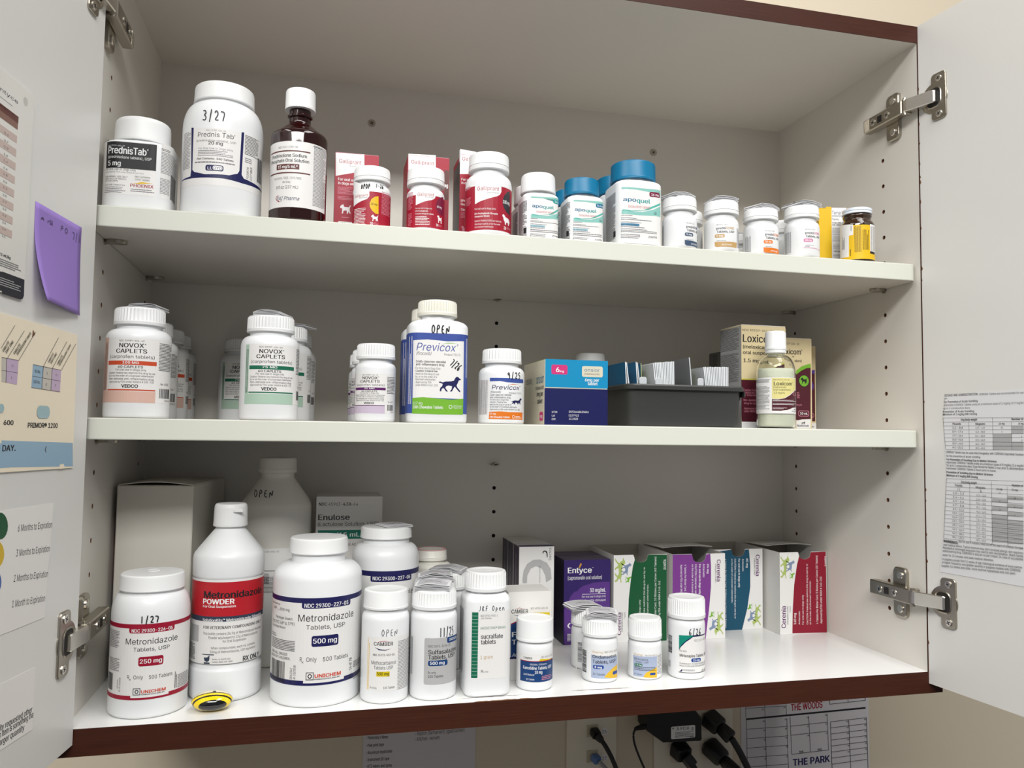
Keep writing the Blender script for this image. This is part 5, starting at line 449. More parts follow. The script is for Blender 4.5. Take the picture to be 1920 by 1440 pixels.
'sched':[["P",[[821.23,-152.63],[1021.74,-149.71],[1021.49,-147.07],[820.97,-150.1]],"k"],["S","THE WOODS",894.76,-144.33,947.64,-142.96,9.5,"R",2],["S","THE PARK",897.0,-223.68,959.19,-222.64,9.5,"n2",2],["P",[[820.05,-136.08],[886.01,-137.01],[885.97,-136.37],[820.01,-135.44]],"dg"],["P",[[819.76,-118.04],[820.61,-149.07],[821.32,-149.1],[820.47,-118.07]],"dg"],["P",[[850.72,-120.0],[851.69,-149.95],[852.41,-149.98],[851.45,-120.02]],"dg"],["P",[[886.02,-124.79],[886.69,-149.81],[887.43,-149.84],[886.75,-124.81]],"dg"],["P",[[822.06,-165.88],[890.18,-166.47],[890.13,-165.83],[822.01,-165.24]],"dg"],["P",[[821.99,-179.35],[890.06,-180.13],[890.01,-179.49],[821.94,-178.72]],"dg"],["P",[[821.93,-192.67],[889.95,-193.64],[889.9,-193.0],[821.88,-192.04]],"dg"],["P",[[821.86,-206.11],[889.83,-207.25],[889.78,-206.62],[821.81,-205.48]],"dg"],["P",[[821.8,-219.27],[889.72,-220.6],[889.67,-219.96],[821.75,-218.64]],"dg"],["P",[[821.45,-152.91],[822.81,-225.32],[823.52,-225.36],[822.16,-152.95]],"dg"],["P",[[851.67,-153.13],[853.64,-227.92],[854.36,-227.96],[852.39,-153.16]],"dg"],["P",[[887.24,-154.32],[889.53,-230.94],[890.26,-230.98],[887.98,-154.35]],"dg"],["P",[[893.42,-166.58],[955.71,-165.08],[955.63,-164.43],[893.35,-165.93]],"dg"],["P",[[893.31,-179.6],[955.55,-178.27],[955.47,-177.62],[893.24,-178.96]],"dg"],["P",[[892.55,-152.77],[895.02,-206.73],[895.75,-206.76],[893.28,-152.8]],"dg"],["P",[[923.64,-153.63],[926.07,-206.12],[926.82,-206.15],[924.38,-153.65]],"dg"],["P",[[954.68,-152.52],[956.61,-205.43],[957.36,-205.46],[955.44,-152.54]],"dg"],["P",[[895.43,-207.06],[957.03,-205.51],[956.95,-204.87],[895.35,-206.42]],"dg"],["P",[[892.25,-131.91],[954.3,-130.74],[954.24,-130.09],[892.18,-131.27]],"dg"],["P",[[891.61,-125.14],[891.85,-131.58],[892.58,-131.6],[892.34,-125.17]],"dg"],["P",[[922.72,-127.13],[922.98,-131.02],[923.72,-131.03],[923.46,-127.13]],"dg"],["P",[[953.94,-126.49],[953.89,-130.39],[954.64,-130.44],[954.69,-126.54]],"dg"],["P",[[958.75,-128.12],[959.38,-138.82],[960.14,-138.83],[959.51,-128.13]],"dg"],["P",[[959.8,-139.15],[1021.05,-137.37],[1020.98,-136.71],[959.72,-138.5]],"dg"],["P",[[959.13,-131.05],[1021.16,-129.74],[1021.1,-129.08],[959.07,-130.4]],"dg"],["P",[[990.4,-128.81],[990.89,-138.0],[991.65,-138.01],[991.17,-128.82]],"dg"],["P",[[1020.3,-128.06],[1020.63,-137.03],[1021.4,-137.05],[1021.07,-128.08]],"dg"],["P",[[960.54,-164.9],[1022.98,-163.13],[1022.9,-162.47],[960.46,-164.25]],"dg"],["P",[[960.89,-173.74],[1022.84,-171.91],[1022.76,-171.26],[960.81,-173.09]],"dg"],["P",[[961.23,-182.57],[1022.71,-180.69],[1022.62,-180.03],[961.15,-181.92]],"dg"],["P",[[961.58,-191.39],[1022.57,-189.45],[1022.49,-188.8],[961.49,-190.75]],"dg"],["P",[[961.93,-200.21],[1022.44,-198.21],[1022.35,-197.56],[961.84,-199.56]],"dg"],["P",[[962.27,-209.02],[1022.3,-206.96],[1022.21,-206.31],[962.18,-208.37]],"dg"],["P",[[962.62,-217.82],[1022.17,-215.7],[1022.07,-215.05],[962.52,-217.18]],"dg"],["P",[[962.96,-226.62],[1022.03,-224.44],[1021.94,-223.78],[962.86,-225.97]],"dg"],["P",[[960.12,-164.56],[962.25,-237.08],[963.0,-237.12],[960.88,-164.59]],"dg"],["P",[[991.45,-163.9],[994.06,-239.76],[994.82,-239.8],[992.21,-163.93]],"dg"],["P",[[1022.24,-162.76],[1023.63,-242.25],[1024.4,-242.29],[1023.02,-162.8]],"dg"],["T","28",846.62,849.8,-139.92,1.78,"dg",1],["T","28",882.3,885.53,-139.12,1.79,"dg",1],["T","28",847.96,851.14,-156.78,1.78,"dg",1],["T","28",883.63,886.86,-156.47,1.79,"dg",1],["T","28",848.6,851.78,-170.26,1.77,"dg",1],["T","28",884.25,887.48,-169.93,1.79,"dg",1],["T","28",848.95,852.13,-183.2,1.77,"dg",1],["T","28",884.88,888.1,-182.99,1.78,"dg",1],["T","28",849.44,852.62,-196.52,1.77,"dg",1],["T","28",885.5,888.73,-195.9,1.78,"dg",1],["T","28",850.22,853.39,-210.48,1.77,"dg",1],["T","28",886.12,889.34,-209.95,1.78,"dg",1],["T","28",920.11,923.39,-156.19,1.8,"dg",1],["T","28",951.26,954.58,-154.98,1.81,"dg",1],["T","28",921.17,924.45,-169.13,1.8,"dg",1],["T","28",951.87,955.18,-167.97,1.81,"dg",1],["T","28",921.33,924.61,-182.51,1.8,"dg",1],["T","28",952.16,955.47,-181.57,1.81,"dg",1],["T","28",987.51,990.87,-166.99,1.82,"dg",1],["T","28",1018.25,1021.65,-165.87,1.83,"dg",1],["T","28",987.85,991.21,-175.48,1.82,"dg",1],["T","28",1018.43,1021.83,-174.41,1.83,"dg",1],["T","28",988.19,991.55,-184.36,1.82,"dg",1],["T","28",1018.6,1022.0,-183.33,1.83,"dg",1],["T","28",988.68,992.03,-193.24,1.82,"dg",1],["T","28",1018.93,1022.33,-191.86,1.83,"dg",1],["T","28",989.01,992.36,-202.37,1.82,"dg",1],["T","28",1019.26,1022.65,-201.04,1.83,"dg",1],["T","28",989.5,992.85,-211.37,1.82,"dg",1],["T","28",1019.43,1022.82,-210.07,1.83,"dg",1],["T","8x8",904.49,911.15,-130.02,2.83,"k",1],["T","8x8",935.78,942.53,-129.45,2.85,"k",1],["T","8x8",907.78,914.43,-205.31,2.81,"k",1],["T","8x8",938.4,945.13,-204.51,2.83,"k",1]],
'plate':[["O",597.25,607.2,-156.51,-146.38,"w"],["T","26",598.98,605.5,-153.98,4.75,"k",0],["O",597.51,607.44,-191.72,-183.05,"w"],["T","27",599.24,605.74,-190.3,4.73,"k",0]],
'adap':[["O",685.96,721.96,-155.77,-139.02,"lab"],["T","* .5 FC",687.68,707.63,-144.36,4.07,"dg",1],["O",708.51,713.22,-144.85,-140.62,"lgr"],["O",716.01,719.86,-146.31,-141.13,"lgr"],["G",692.01,719.86,-154.35,-146.53,"dg",4],["T","SYL",714.26,720.73,-155.22,1.88,"k",2]],
}
def wrap_print(root, key, ol, prims=None, lab=None):
    fl = Flat(); fl.run([p for p in (prims or PRINT.get(key, [])) if p[0] != 'N'])
    L = ol.L[-1]
    if ol.round: cut = [i * ol.w * .045 for i in range(-40, 41)]
    elif ol.cr > 1.5:
        cut = sorted(set([round((l if l < L/2 else l - L), 3) for l in ol.L]))
    else: cut = [-ol.w/2, ol.w/2, -ol.w/2 - ol.d]
    fn = lambda s, v, o: (*ol.at(s, o), v)
    a = emit(fl.A, fn, 'label', root, cut)
    emit(fl.T, fn, 'lettering', a or root, cut)
    emit(fl.H, fn, 'handwriting', root, cut)
# ------------------------------------------------------------------ bottles
def ring(ol, inset, nr, f, z):
    w, d, cr = ol.w, ol.d, ol.cr
    if ol.round: P = [(x * (w/2-inset)/(w/2), y * (w/2-inset)/(w/2)) for x, y in ol.P]
    else:
        q = Outline(w - 2*inset, d - 2*inset, max(.3, cr - inset)); P = q.P
    if f > 0:
        Q_ = []
        for x, y in P:
            l = math.hypot(x, y) or 1; Q_.append((x*(1-f) + x/l*nr*f, y*(1-f) + y/l*nr*f))
        P = Q_
    return [(x, y, z) for x, y in P]
def auto_prof(hS, hN, nr, top, base=3.):
    pr = [(0, base, 0), (.35, base*.45, 0), (1.2, base*.15, 0), (base, 0, 0), (hS, 0, 0)]
    for i in range(1, 9):
        t = i / 8 * math.pi / 2; pr.append((hS + (hN - hS) * math.sin(t), 0, 1 - math.cos(t)))
    pr += [(hN + .6, 0, 1), (top, 0, 1)]
    return pr
def body(root, ol, prof, nr, m_, name='body'):
    b = MB(); b.rings([ring(ol, i, (nr if len(q) == 0 else q[0]), f, z) for z, i, f, *q in prof]); return b.obj(name, m_, root, smooth=True, sharp=50)
def cap(root, r, z0, z1, rn, kind='rib', m_=None, n=56, dx=0):
    h = z1 - z0; N = n * 2 if kind in ('rib', 'fine') else 64; amp = {'rib': .95, 'fine': .4}.get(kind, 0); b = MB()
    if kind == 'rib': P = [(0, rn + .4, 0), (0, r + .1, 0), (h*.16, r + .25, 0), (h*.18, r - .2, 0), (h*.22, r - .1, 1), (h*.86, r - .35, 1), (h*.93, r - .8, .5), (h - .3, r - 1.5, 0), (h, r - 2.6, 0), (h, r*.7, 0), (h - .5, r*.66, 0), (h - .5, r*.3, 0)]
    elif kind == 'fine': P = [(0, rn + .4, 0), (0, r + .1, 0), (h*.1, r + .15, 0), (h*.12, r - .1, 0), (h*.14, r - .05, 1), (h*.9, r - .3, 1), (h*.97, r - .9, 0), (h, r - 1.8, 0), (h, r*.72, 0), (h - .5, r*.68, 0), (h - .5, r*.3, 0)]
    elif kind == 'band': P = [(0, rn + .4, 0), (0, r - .5, 0), (.3, r + .1, 0), (h*.22, r + .1, 0), (h*.26, r - .35, 0), (h*.30, r + .15, 0), (h*.34, r - .15, 0), (h*.85, r - .45, 0), (h*.95, r - .9, 0), (h, r - 2, 0), (h, r*.7, 0), (h - .4, r*.66, 0), (h - .4, r*.2, 0)]
    elif kind == 'tin': P = [(0, rn + .4, 0), (0, r - .2, 0), (.7, r + .25, 0), (1.5, r - .2, 0), (h*.45, r - .5, 0), (h*.55, r + .1, 0), (h*.9, r, 0), (h, r - .8, 0), (h - .3, r - 2.2, 0), (h - .3, r*.2, 0)]
    else: P = [(0, rn + .4, 0), (0, r + .1, 0), (h*.06, r + .35, 0), (h*.12, r, 0), (h*.8, r - .4, 0), (h*.93, r - .9, 0), (h, r - 2.2, 0), (h, r*.3, 0), (h - .2, r*.18, 0)]
    R_ = []
    for z, rr, a in P:
        R_.append([((rr - (amp * a if k % 2 else 0)) * math.sin(2*math.pi*k/N) + dx, -(rr - (amp * a if k % 2 else 0)) * math.cos(2*math.pi*k/N), z0 + z) for k in range(N)])
    b.rings(R_); return b.obj('cap', m_ or capw, root, smooth=True, sharp=32)
S1, S2, S0 = 460.67, 268.68, 0.0
def bottle(key, name, label, cat, group, X, Y, z, w, d, cr, capT, capB, hS, cr_, nr=None, kind='rib', bm_=None, cm=None, n=56, prof=None, printkey=None, hN=None, rz=0):
    root = empty(name, (X, Y, z + .15), rz, label=label, cat=cat, group=group)
    ol = Outline(w, d, cr); nr = nr or cr_ - 2.2; hN = hN or capB - 2.5
    body(root, ol, prof or auto_prof(hS, hN, nr, capB + 3), nr, bm_ or plw)
    cap(root, cr_, capB, capT, nr, kind, cm, n)
    if printkey != '': wrap_print(root, printkey or key, ol)
    return root
def dup(root, loc, label=None, rz=None):
    c = root.copy(); COL.objects.link(c); c.location = [v * MM for v in loc]
    if label: c['label'] = label
    if rz is not None: c.rotation_euler = (0, 0, rz)
    for ch in root.children:
        k = ch.copy(); COL.objects.link(k); k.parent = c
        for g_ in ch.children:
            q = g_.copy(); COL.objects.link(q); q.parent = k
    return c
# ------------------------------------------------------------------ leaflets
def leaflet(X, Y, z, w, l, lay, t, rz, label, bulge=.3, dense=False, tilt=0, rx=0, wav=.15):
    """paper folded to and fro: crisp layers with looped ends, printed lines on the top sheet"""
    pts = []; sep = t
    for k in range(lay):
        nx = 9; e0 = random.uniform(-.5, .5)
        xs = [(-w/2 + (w + e0) * i / (nx - 1)) for i in range(nx)]
        if k % 2: xs = xs[::-1]
        for x in xs:
            e = max(0, 1 - (2 * x / w) ** 2)
            pts.append((x, k * sep * (.72 + .28 * e) + bulge * e * (k / max(1, lay-1)) + wav * math.sin(x * .31 + k * 1.7) * (k / lay)))
        if k < lay - 1:
            s_ = 1 if k % 2 == 0 else -1; x0, za = pts[-1]
            pts += [(x0 + s_ * sep * .45, za + sep * .12), (x0 + s_ * sep * .6, za + sep * .36), (x0 + s_ * sep * .45, za + sep * .6)]
    th = .13; L_, R_ = [], []
    for j, q in enumerate(pts):
        a, b = pts[max(j-1, 0)], pts[min(j+1, len(pts)-1)]; tt = (b[0]-a[0], b[1]-a[1]); ll = math.hypot(*tt) or 1
        nx, ny = -tt[1]/ll*th, tt[0]/ll*th; L_.append((q[0]+nx, q[1]+ny)); R_.append((q[0]-nx, q[1]-ny))
    n = len(pts); b = MB(); P = L_ + R_[::-1]
    zmin = min(p[1] for p in P); P = [(x, y - zmin) for x, y in P]; N2 = len(P)
    b.rings([[(x, y_, y) for x, y in P] for y_ in (-l/2, l/2)], cap0=False, cap1=False)
    for k in (0, 1):
        base = k * N2
        b.F += [tuple(base + i for i in ((j, j+1, N2-2-j, N2-1-j) if k == 0 else (N2-1-j, N2-2-j, j+1, j))) for j in range(n-1)]; b.mi += [0] * (n-1)
    o = b.obj('folded_leaflet', paper, None, smooth=True, sharp=40)
    o.location = (X*MM, Y*MM, (z + .2)*MM); o.rotation_euler = (rx, tilt, rz)
    tagit(o, label=label, cat='leaflet', group='folded paper leaflets lying on bottle caps')
    top = sorted([(x, y - zmin) for x, y in pts[-9:]])
    def zt(x):
        for (xa, ya), (xb, yb) in zip(top, top[1:]):
            if xa <= x <= xb: return ya + (yb - ya) * (x - xa) / (xb - xa or 1)
        return top[0][1] if x < top[0][0] else top[-1][1]
    c = 'dg' if dense else 'g'; fl = Flat(); fl.run([['G', -w/2 + 2, w/2 - 2, -l/2 + 2, l/2 - 2, c, 9 if dense else 6], ['T', 'TABLETS', -w/4, w/4, -1.2, 2.2, 'k', 1]] if lay > 3 else [['G', -w/2 + 3, w/2 - 3, -l/2 + 3, l/2 - 3, 'g', 6]])
    emit(fl.T, lambda s_, v, o_: (s_, v, zt(s_) + .12 + o_ * .5), 'lettering', o, [q[0] for q in top])
    # print showing on the folded front edges
    return o
# ------------------------------------------------------------------ boxes
def carton_box(name, key, label, group, X, Y, z, w, d, h, rz=0, m_=None, sidem=None, topm=None, cat='box', seam=True):
    root = empty(name, (X, Y, z + .15), rz, label=label, cat=cat, group=group)
    b = MB(); b.bbox((-w/2, -d/2, 0), (w/2, d/2, h), .4, 0); b.obj('body', m_ or ink('lab2'), root)
    t = MB(); t.bbox((-w/2+.4, -d/2-.15, h-.15), (w/2-.4, d/2-1, h+.45), .15); t.obj('top_flap', topm or m_ or ink('lab2'), root)
    wrap_print(root, key, Outline(w, d, .02))
    return root
# ================================================================== THE SETTING
W, D, H = 874.37, 286.8, 721.4
def wall():
    b = MB(); b.box((-900, 300, -900), (2100, 330, 1900)); return b.obj('wall_back', wallm, kind='structure')
wall()
b = MB(); b.box((-2600, -4600, -1420), (3400, 300, -1400)); b.obj('floor', mat('dark_floor_tile', (78, 72, 66), .5, vary=.1, bscale=3), kind='structure')
# ================================================================== CABINET
cab = empty('wall_cabinet', (0, 0, 0), label='open white melamine wall cabinet with brown wood edging and two adjustable shelves', cat='cabinet')
def holey(b, M, U0, U1, V0, V1, cols, r=2.5, dep=9, m=0, mh=1):
    """plane sheet with round peg holes; M(u, v, w) -> xyz with w going into the board"""
    us = sorted(cols); cur = U0; hs = 8
    def q(a0, a1, c0, c1): b.add([M(a0, c0, 0), M(a1, c0, 0), M(a1, c1, 0), M(a0, c1, 0)], [(0, 1, 2, 3)], m)
    for u in us:
        q(cur, u - hs, V0, V1); vs = sorted(cols[u]); cv = V0
        for v in vs:
            q(u - hs, u + hs, cv, v - hs); n = 16
            sq = []
            for k in range(n):
                a = 2 * math.pi * k / n; c, s_ = math.cos(a), math.sin(a); mx = max(abs(c), abs(s_)); sq.append((u + hs * c / mx, v + hs * s_ / mx))
            ci = [(u + r * math.cos(2*math.pi*k/n), v + r * math.sin(2*math.pi*k/n)) for k in range(n)]
            V_ = [M(x, y, 0) for x, y in sq] + [M(x, y, 0) for x, y in ci] + [M(x, y, dep) for x, y in ci]
            b.add(V_[:2*n], [(k, (k+1) % n, n + (k+1) % n, n + k) for k in range(n)], m)
            b.add(V_[n:], [(k, (k+1) % n, n + (k+1) % n, n + k) for k in range(n)] + [tuple(range(n, 2*n))], mh)
            cv = v + hs
        q(u - hs, u + hs, cv, V1); cur = u + hs
    q(cur, U1, V0, V1)
HZ = lambda k: 601.2 - 32 * k
rows_side = [HZ(k) for k in range(0, 18) if k not in (5, 11)]
def side(name, x, sgn):
    b = MB(); t = 19 * sgn
    cols = {60.4: rows_side, 250.2: rows_side}
    holey(b, lambda u, v, w_: (x + w_ * sgn, u, v), .6, D, 0, H, cols)
    z0, z1 = -23.5, 741.4
    P = [(x, 0), (x + t, 0), (x + t, D + 6), (x, D + 6)]
    b.add([(x, .6, 0), (x, 0, 0), (x, 0, H), (x, .6, H)], [(0, 1, 2, 3)], 2)
    b.box((min(x, x + t), 0, z0), (max(x, x + t), .6, z1), 2)
    b.add([(x + t, .6, z0), (x + t, D + 6, z0), (x + t, D + 6, z1), (x + t, .6, z1), (x, .6, z0), (x, D + 6, z0), (x, D + 6, z1), (x, .6, z1)], [(0, 1, 2, 3), (0, 4, 5, 1), (3, 2, 6, 7), (1, 5, 6, 2)], 0)
    return b.obj(name, [white, chipm, brown], cab)
side('side_panel', 0, -1); side('side_panel', W, 1)
b = MB(); holey(b, lambda u, v, w_: (u, D + w_, v), 0, W, 0, H, {438.7: [HZ(k) for k in range(0, 18) if k not in (5, 12)]}, dep=5)
b.box((0, D + 5.2, -23.5), (W, D + 6, 741.4), 0); b.obj('back_panel', [white, darkm], cab)
b = MB(); b.box((0, .8, -23.5), (W, D, 0), 0); b.box((0, 0, -23.5), (W, .8, -.15), 1); b.obj('bottom_panel', [whiteb, brown], cab)
b = MB(); b.box((0, .8, H), (W, D, 741.4), 0); b.box((0, 0, H), (W, .8, 741.4), 1); b.obj('top_panel', [white, brown], cab)
for zt, zb in ((460.67, 441.2), (268.68, 249.1)):
    b = MB(); b.add([(x, y, z) for z in (zb, zt) for x, y in ((.8, 14), (8, 6), (W - 8, 6), (W - .8, 14), (W - .8, D - 1), (.8, D - 1))], [tuple(range(5, -1, -1)), tuple(range(6, 12)), (2, 3, 9, 8), (3, 4, 10, 9), (4, 5, 11, 10), (5, 0, 6, 11), (0, 1, 7, 6)], 0)
    pth = [(.8 + 9 - 9 * math.cos(a), 4.88 + 9 - 9 * math.sin(a)) for a in [math.pi/2 * i / 8 for i in range(9)]]
    pth = pth + [(W - x, y) for x, y in pth[::-1]]; R_ = []
    for i, (x, y) in enumerate(pth):
        a, c = pth[max(0, i-1)], pth[min(len(pth)-1, i+1)]; tx, ty = c[0]-a[0], c[1]-a[1]; l = math.hypot(tx, ty); nx, ny = -ty/l, tx/l
        R_.append([(x + nx*1.2, y + ny*1.2, zt), (x + nx*.3, y + ny*.3, zt - .25), (x, y, zt - 1), (x, y, zb + 1), (x + nx*.3, y + ny*.3, zb + .25), (x + nx*1.2, y + ny*1.2, zb)])
    b.rings(R_, 1); b.obj('shelf', [white, edgew], cab, smooth=True, sharp=14)
    zp = zb - .1
    for x, s_ in ((0, 1), (W, -1)):
        for y in (60.4, 250.2):
            p = MB(); n = 16
            R2 = [[(x + s_ * max(0, 10.5 + 10.5 * math.cos(2*math.pi*k/n) * .96), y + rr * math.sin(2*math.pi*k/n), z_) for k in range(n)] for z_, rr in ((zp - 3.6, 4.6), (zp - 3.2, 5.6), (zp - .2, 6.), (zp, 5.8))]
            p.rings(R2); p.tube([(x - s_ * 5, y, zp - 2.8), (x + s_ * 2, y, zp - 2.8)], 2.4); p.obj('shelf_pin', nickel, cab, smooth=True)
for zp in (441.2, 217.2):
    p = MB(); p.tube([(438.7, D + 3, zp), (438.7, D - 9, zp)], 2.4); p.bbox((434, D - 9, zp - 1.5), (443.5, D, zp + .6), .4); p.obj('shelf_pin', nickel, cab, smooth=True)
for x, z in ((263.9, 670.4), (668.6, 669.7)):
    p = MB(); p.disc((x, D, z), (1, 0, 0), (0, 0, 1), 5.2, .9, 24)
    for a in (0.5, 0.5 + math.pi/2):
        c, s_ = math.cos(a), math.sin(a); p.add([(x + c*2.4 - s_*.5, D - .97, z + s_*2.4 + c*.5), (x - c*2.4 - s_*.5, D - .97, z - s_*2.4 + c*.5), (x - c*2.4 + s_*.5, D - .97, z - s_*2.4 - c*.5), (x + c*2.4 + s_*.5, D - .97, z + s_*2.4 - c*.5)], [(0, 1, 2, 3)], 1)
    p.obj('screw', [nickel, darkm], cab)
# gouges along the front of the bottom board
def gouge(x0, y0, x1, y1, wd):
    b = MB(); n = 26; T_, B_ = [], []
    for i in range(n + 1):
        t = i / n; e = min(1, t * 6, (1 - t) * 5); x = x0 + (x1 - x0) * t; y = y0 + (y1 - y0) * t
        T_.append((x, y + wd * .3 * e, .04)); B_.append((x, y - wd * e * random.uniform(.4, 1), .04))
    b.add(B_ + T_, [(i, i + 1, n + 2 + i, n + 1 + i) for i in range(n)]); return b.obj('gouge', brown, cab)
gouge(347, 13.2, 412.5, 12.8, 1.1); gouge(460, 15.0, 528, 12.5, 1.3)
b = MB(); n = 22; P = []
for i in range(n + 1):
    x = 352 + 70 * i / n; P.append((x, random.uniform(.8, 3.2) * min(1, i / 4, (n - i) / 4)))
b.add([(x, -.02, .05) for x, y in P] + [(x, y, .05) for x, y in P], [(i, i+1, n+2+i, n+1+i) for i in range(n)]); b.obj('chipped_edge', chipm, cab)
# ------------------------------------------------------------------ doors
class Door:
    def __init__(s, ox, oy, ang):
        a = math.radians(ang); s.O = Vector((ox, oy, 0)); s.U = Vector((math.sin(a), -math.cos(a), 0)); s.out = Vector((1, 0, 0)) if ang > 0 else Vector((-1, 0, 0))
        s.N = Vector((-s.U.y, s.U.x, 0)); s.N = s.N if s.N.x * s.out.x < 0 else -s.N      # towards the opening
    def p(s, d, z, h=0): return tuple(s.O + s.U * d + s.N * h + Vector((0, 0, z)))
def door(dr, L=438):
    b = MB(); z0, z1 = -12.6, 742.; o = dr.out * 19.2
    def ringat(z, e):
        return [dr.p(e, z), dr.p(L, z), tuple(Vector(dr.p(L, z)) - dr.N * 19), tuple(Vector(dr.p(0, z)) + o)]
    P0, P1 = ringat(z0, 0), ringat(z1, 0); V = P0 + P1
    b.add(V, [(0, 1, 5, 4)], 0); b.add(V, [(1, 2, 6, 5), (3, 2, 1, 0)[::-1], (4, 5, 6, 7), (0, 4, 7, 3)], 1); b.add(V, [(2, 3, 7, 6)], 1)
    return b.obj('door', [mat('door_melamine', (221, 220, 216), .34, vary=.03, bscale=9), brown], cab)
DL = Door(8, -1.5, -8); DR = Door(875.4, -.2, 7)
door(DL); dr_ = door(DR)
b = MB()
for z in (664, 650, 640, 622, 600, 575, 560, 553, 530, 500, 452, 440, 300, 200, 188, 150, 120, 66, 30):
    h_ = random.uniform(1.5, 5); w_ = random.uniform(.7, 1.7); b.add([DR.p(-.02, z, .06), DR.p(w_, z + h_*.4, .06), DR.p(w_ * .8, z + h_*.8, .06), DR.p(-.02, z + h_ * 1.3, .06)], [(0, 1, 2, 3)])
b.obj('chipped_edge', chipm, cab)
# ------------------------------------------------------------------ concealed hinges
def hinge(dr, xw, sg, zc, zw):
    """dr: door frame, xw: wall x, sg: +1 when the cabinet interior is towards +x"""
    h = bpy.data.objects.new('hinge', None); COL.objects.link(h); h.parent = cab; h.empty_display_size = .01
    b = MB(); f = lambda pts, h0, h1, k=.8: [[dr.p(x + (cx - x) * i, y + (zc - y) * i * .4, hh) for x, y in pts] for hh, i in ((h0, 0), (h1 * .7, 0), (h1, .03)) for cx in (28,)]
    plate = rrect2(19, 38, zc - 27, zc + 27, 4, 4)
    b.rings(f(plate, 0, 2.2)); n = 32
    cup = [(22 + 17.5 * math.cos(2*math.pi*k/n), zc + 17.5 * math.sin(2*math.pi*k/n)) for k in range(n)]
    b.rings(f(cup, 0, 1.3)); b.obj('cup_plate', nickel, h, smooth=True, sharp=25)
    b = MB(); cup2 = rrect2(12, 32, zc - 11.5, zc + 11.5, 7, 5)
    b.add([dr.p(x, y, 2.32) for x, y in cup2], [tuple(range(len(cup2)))], 0)
    sm = rrect2(11.5, 32.5, zc - 12.2, zc + 12.2, 7.3, 5); m_ = len(sm)
    b.add([dr.p(x, y, 2.35) for x, y in sm] + [dr.p(22 + (x - 22) * .92, zc + (y - zc) * .92, 3.1) for x, y in sm] + [dr.p(22 + (x - 22) * .86, zc + (y - zc) * .86, 2.5) for x, y in sm], [(k, (k+1) % m_, m_ + (k+1) % m_, m_ + k) for k in range(m_)] + [(m_ + k, m_ + (k+1) % m_, 2*m_ + (k+1) % m_, 2*m_ + k) for k in range(m_)], 1)
    b.obj('cup_recess', [darkm, nickel], h)
    for dz in (-20.5, 20.5):
        c = dr.p(29, zc + dz, 2.2); s_ = MB(); s_.disc(c, dr.U if dr.N.x < 0 else -dr.U, (0, 0, 1), 4., 1.0, 20); q = Vector(c) + dr.N * 1.1
        for a in (.4, .4 + math.pi / 2):
            u = dr.U * math.cos(a) + Vector((0, 0, math.sin(a))); v = dr.U * -math.sin(a) + Vector((0, 0, math.cos(a)))
            s_.add([tuple(q + u*2.2 + v*.4), tuple(q - u*2.2 + v*.4), tuple(q - u*2.2 - v*.4), tuple(q + u*2.2 - v*.4)], [(0, 1, 2, 3)], 1)
        s_.obj('screw', [chrome, darkm], h)
    # link between cup and arm
    A = Vector(dr.p(27, zc, 3.)); B_ = Vector((xw + sg * 12, 7, zw)); t = (B_ - A).normalized(); nn = Vector((t.y, -t.x, 0)).normalized()
    if nn.x * sg < 0: nn = -nn
    b = MB(); R_ = []
    for k, q in enumerate([A + (B_ - A) * x for x in (0, .06, .9, 1)]):
        e = .8 if k in (0, 3) else 0; R_.append([tuple(q + nn * a + Vector((0, 0, c))) for a, c in ((-4, -7 + e), (3 - e, -7.4 + e), (4 - e, -6.6 + e), (4 - e, 6.6 - e), (3 - e, 7.4 - e), (-4, 7 - e))])
    b.rings(R_); b.obj('link', chrome, h)
    # arm on the mounting plate
    X = lambda q: xw + sg * q
    def bx(x0, x1, y0, y1, z0, z1, c=.6, mm=0, B=None):
        B.bbox((min(X(x0), X(x1)), y0, z0), (max(X(x0), X(x1)), y1, z1), c, mm)
    b = MB(); bx(4.5, 15.5, 9, 76, zw - 8.4, zw + 8.4, 1.2, 0, b)
    for k in range(6): bx(15.4, 15.75, 65 + k * 1.6, 65.8 + k * 1.6, zw - 7, zw + 7, .1, 0, b)
    bx(3.5, 14.5, 5, 10, zw - 9.2, zw + 9.2, 1, 0, b); b.tube([(X(12), 7, zw - 10), (X(12), 7, zw + 10)], 2.2)
    b.obj('arm', nickel, h)
    b = MB(); bx(15.5, 15.8, 42.5, 50, zw - 4, zw + 4, .05, 0, b); b.obj('slot', darkm, h)
    for y in (33.5, 58):
        s_ = MB(); s_.disc((X(15.5), y, zw), (0, sg, 0), (0, 0, 1), 4.2, .9, 20)
        for a in (.3, .3 + math.pi/2):
            c, q = math.cos(a), math.sin(a); s_.add([(X(16.45), y + c*2.6 - q*.5, zw + q*2.6 + c*.5), (X(16.45), y - c*2.6 - q*.5, zw - q*2.6 + c*.5), (X(16.45), y - c*2.6 + q*.5, zw - q*2.6 - c*.5), (X(16.45), y + c*2.6 + q*.5, zw + q*2.6 - c*.5)], [(0, 1, 2, 3)], 1)
        s_.obj('screw', [chrome, darkm], h)
    b = MB(); P = rrect2(27, 48, zw - 29, zw + 28, 5, 4)
    b.rings([[(X(q), 37.5 + (y - 37.5) * k, zw + (z - zw) * k) for y, z in P] for q, k in ((0, 1), (3.6, 1), (4.6, .95))]); bx(4, 7, 20, 66, zw - 6, zw + 6, .4, 0, b)
    b.obj('mounting_plate', nickel, h, smooth=True, sharp=25)
    for dz in (-19, 19):
        s_ = MB(); s_.disc((X(4.6), 36, zw + dz), (0, sg, 0), (0, 0, 1), 4.6, 1.6, 20); s_.obj('screw', chrome, h)
    return h
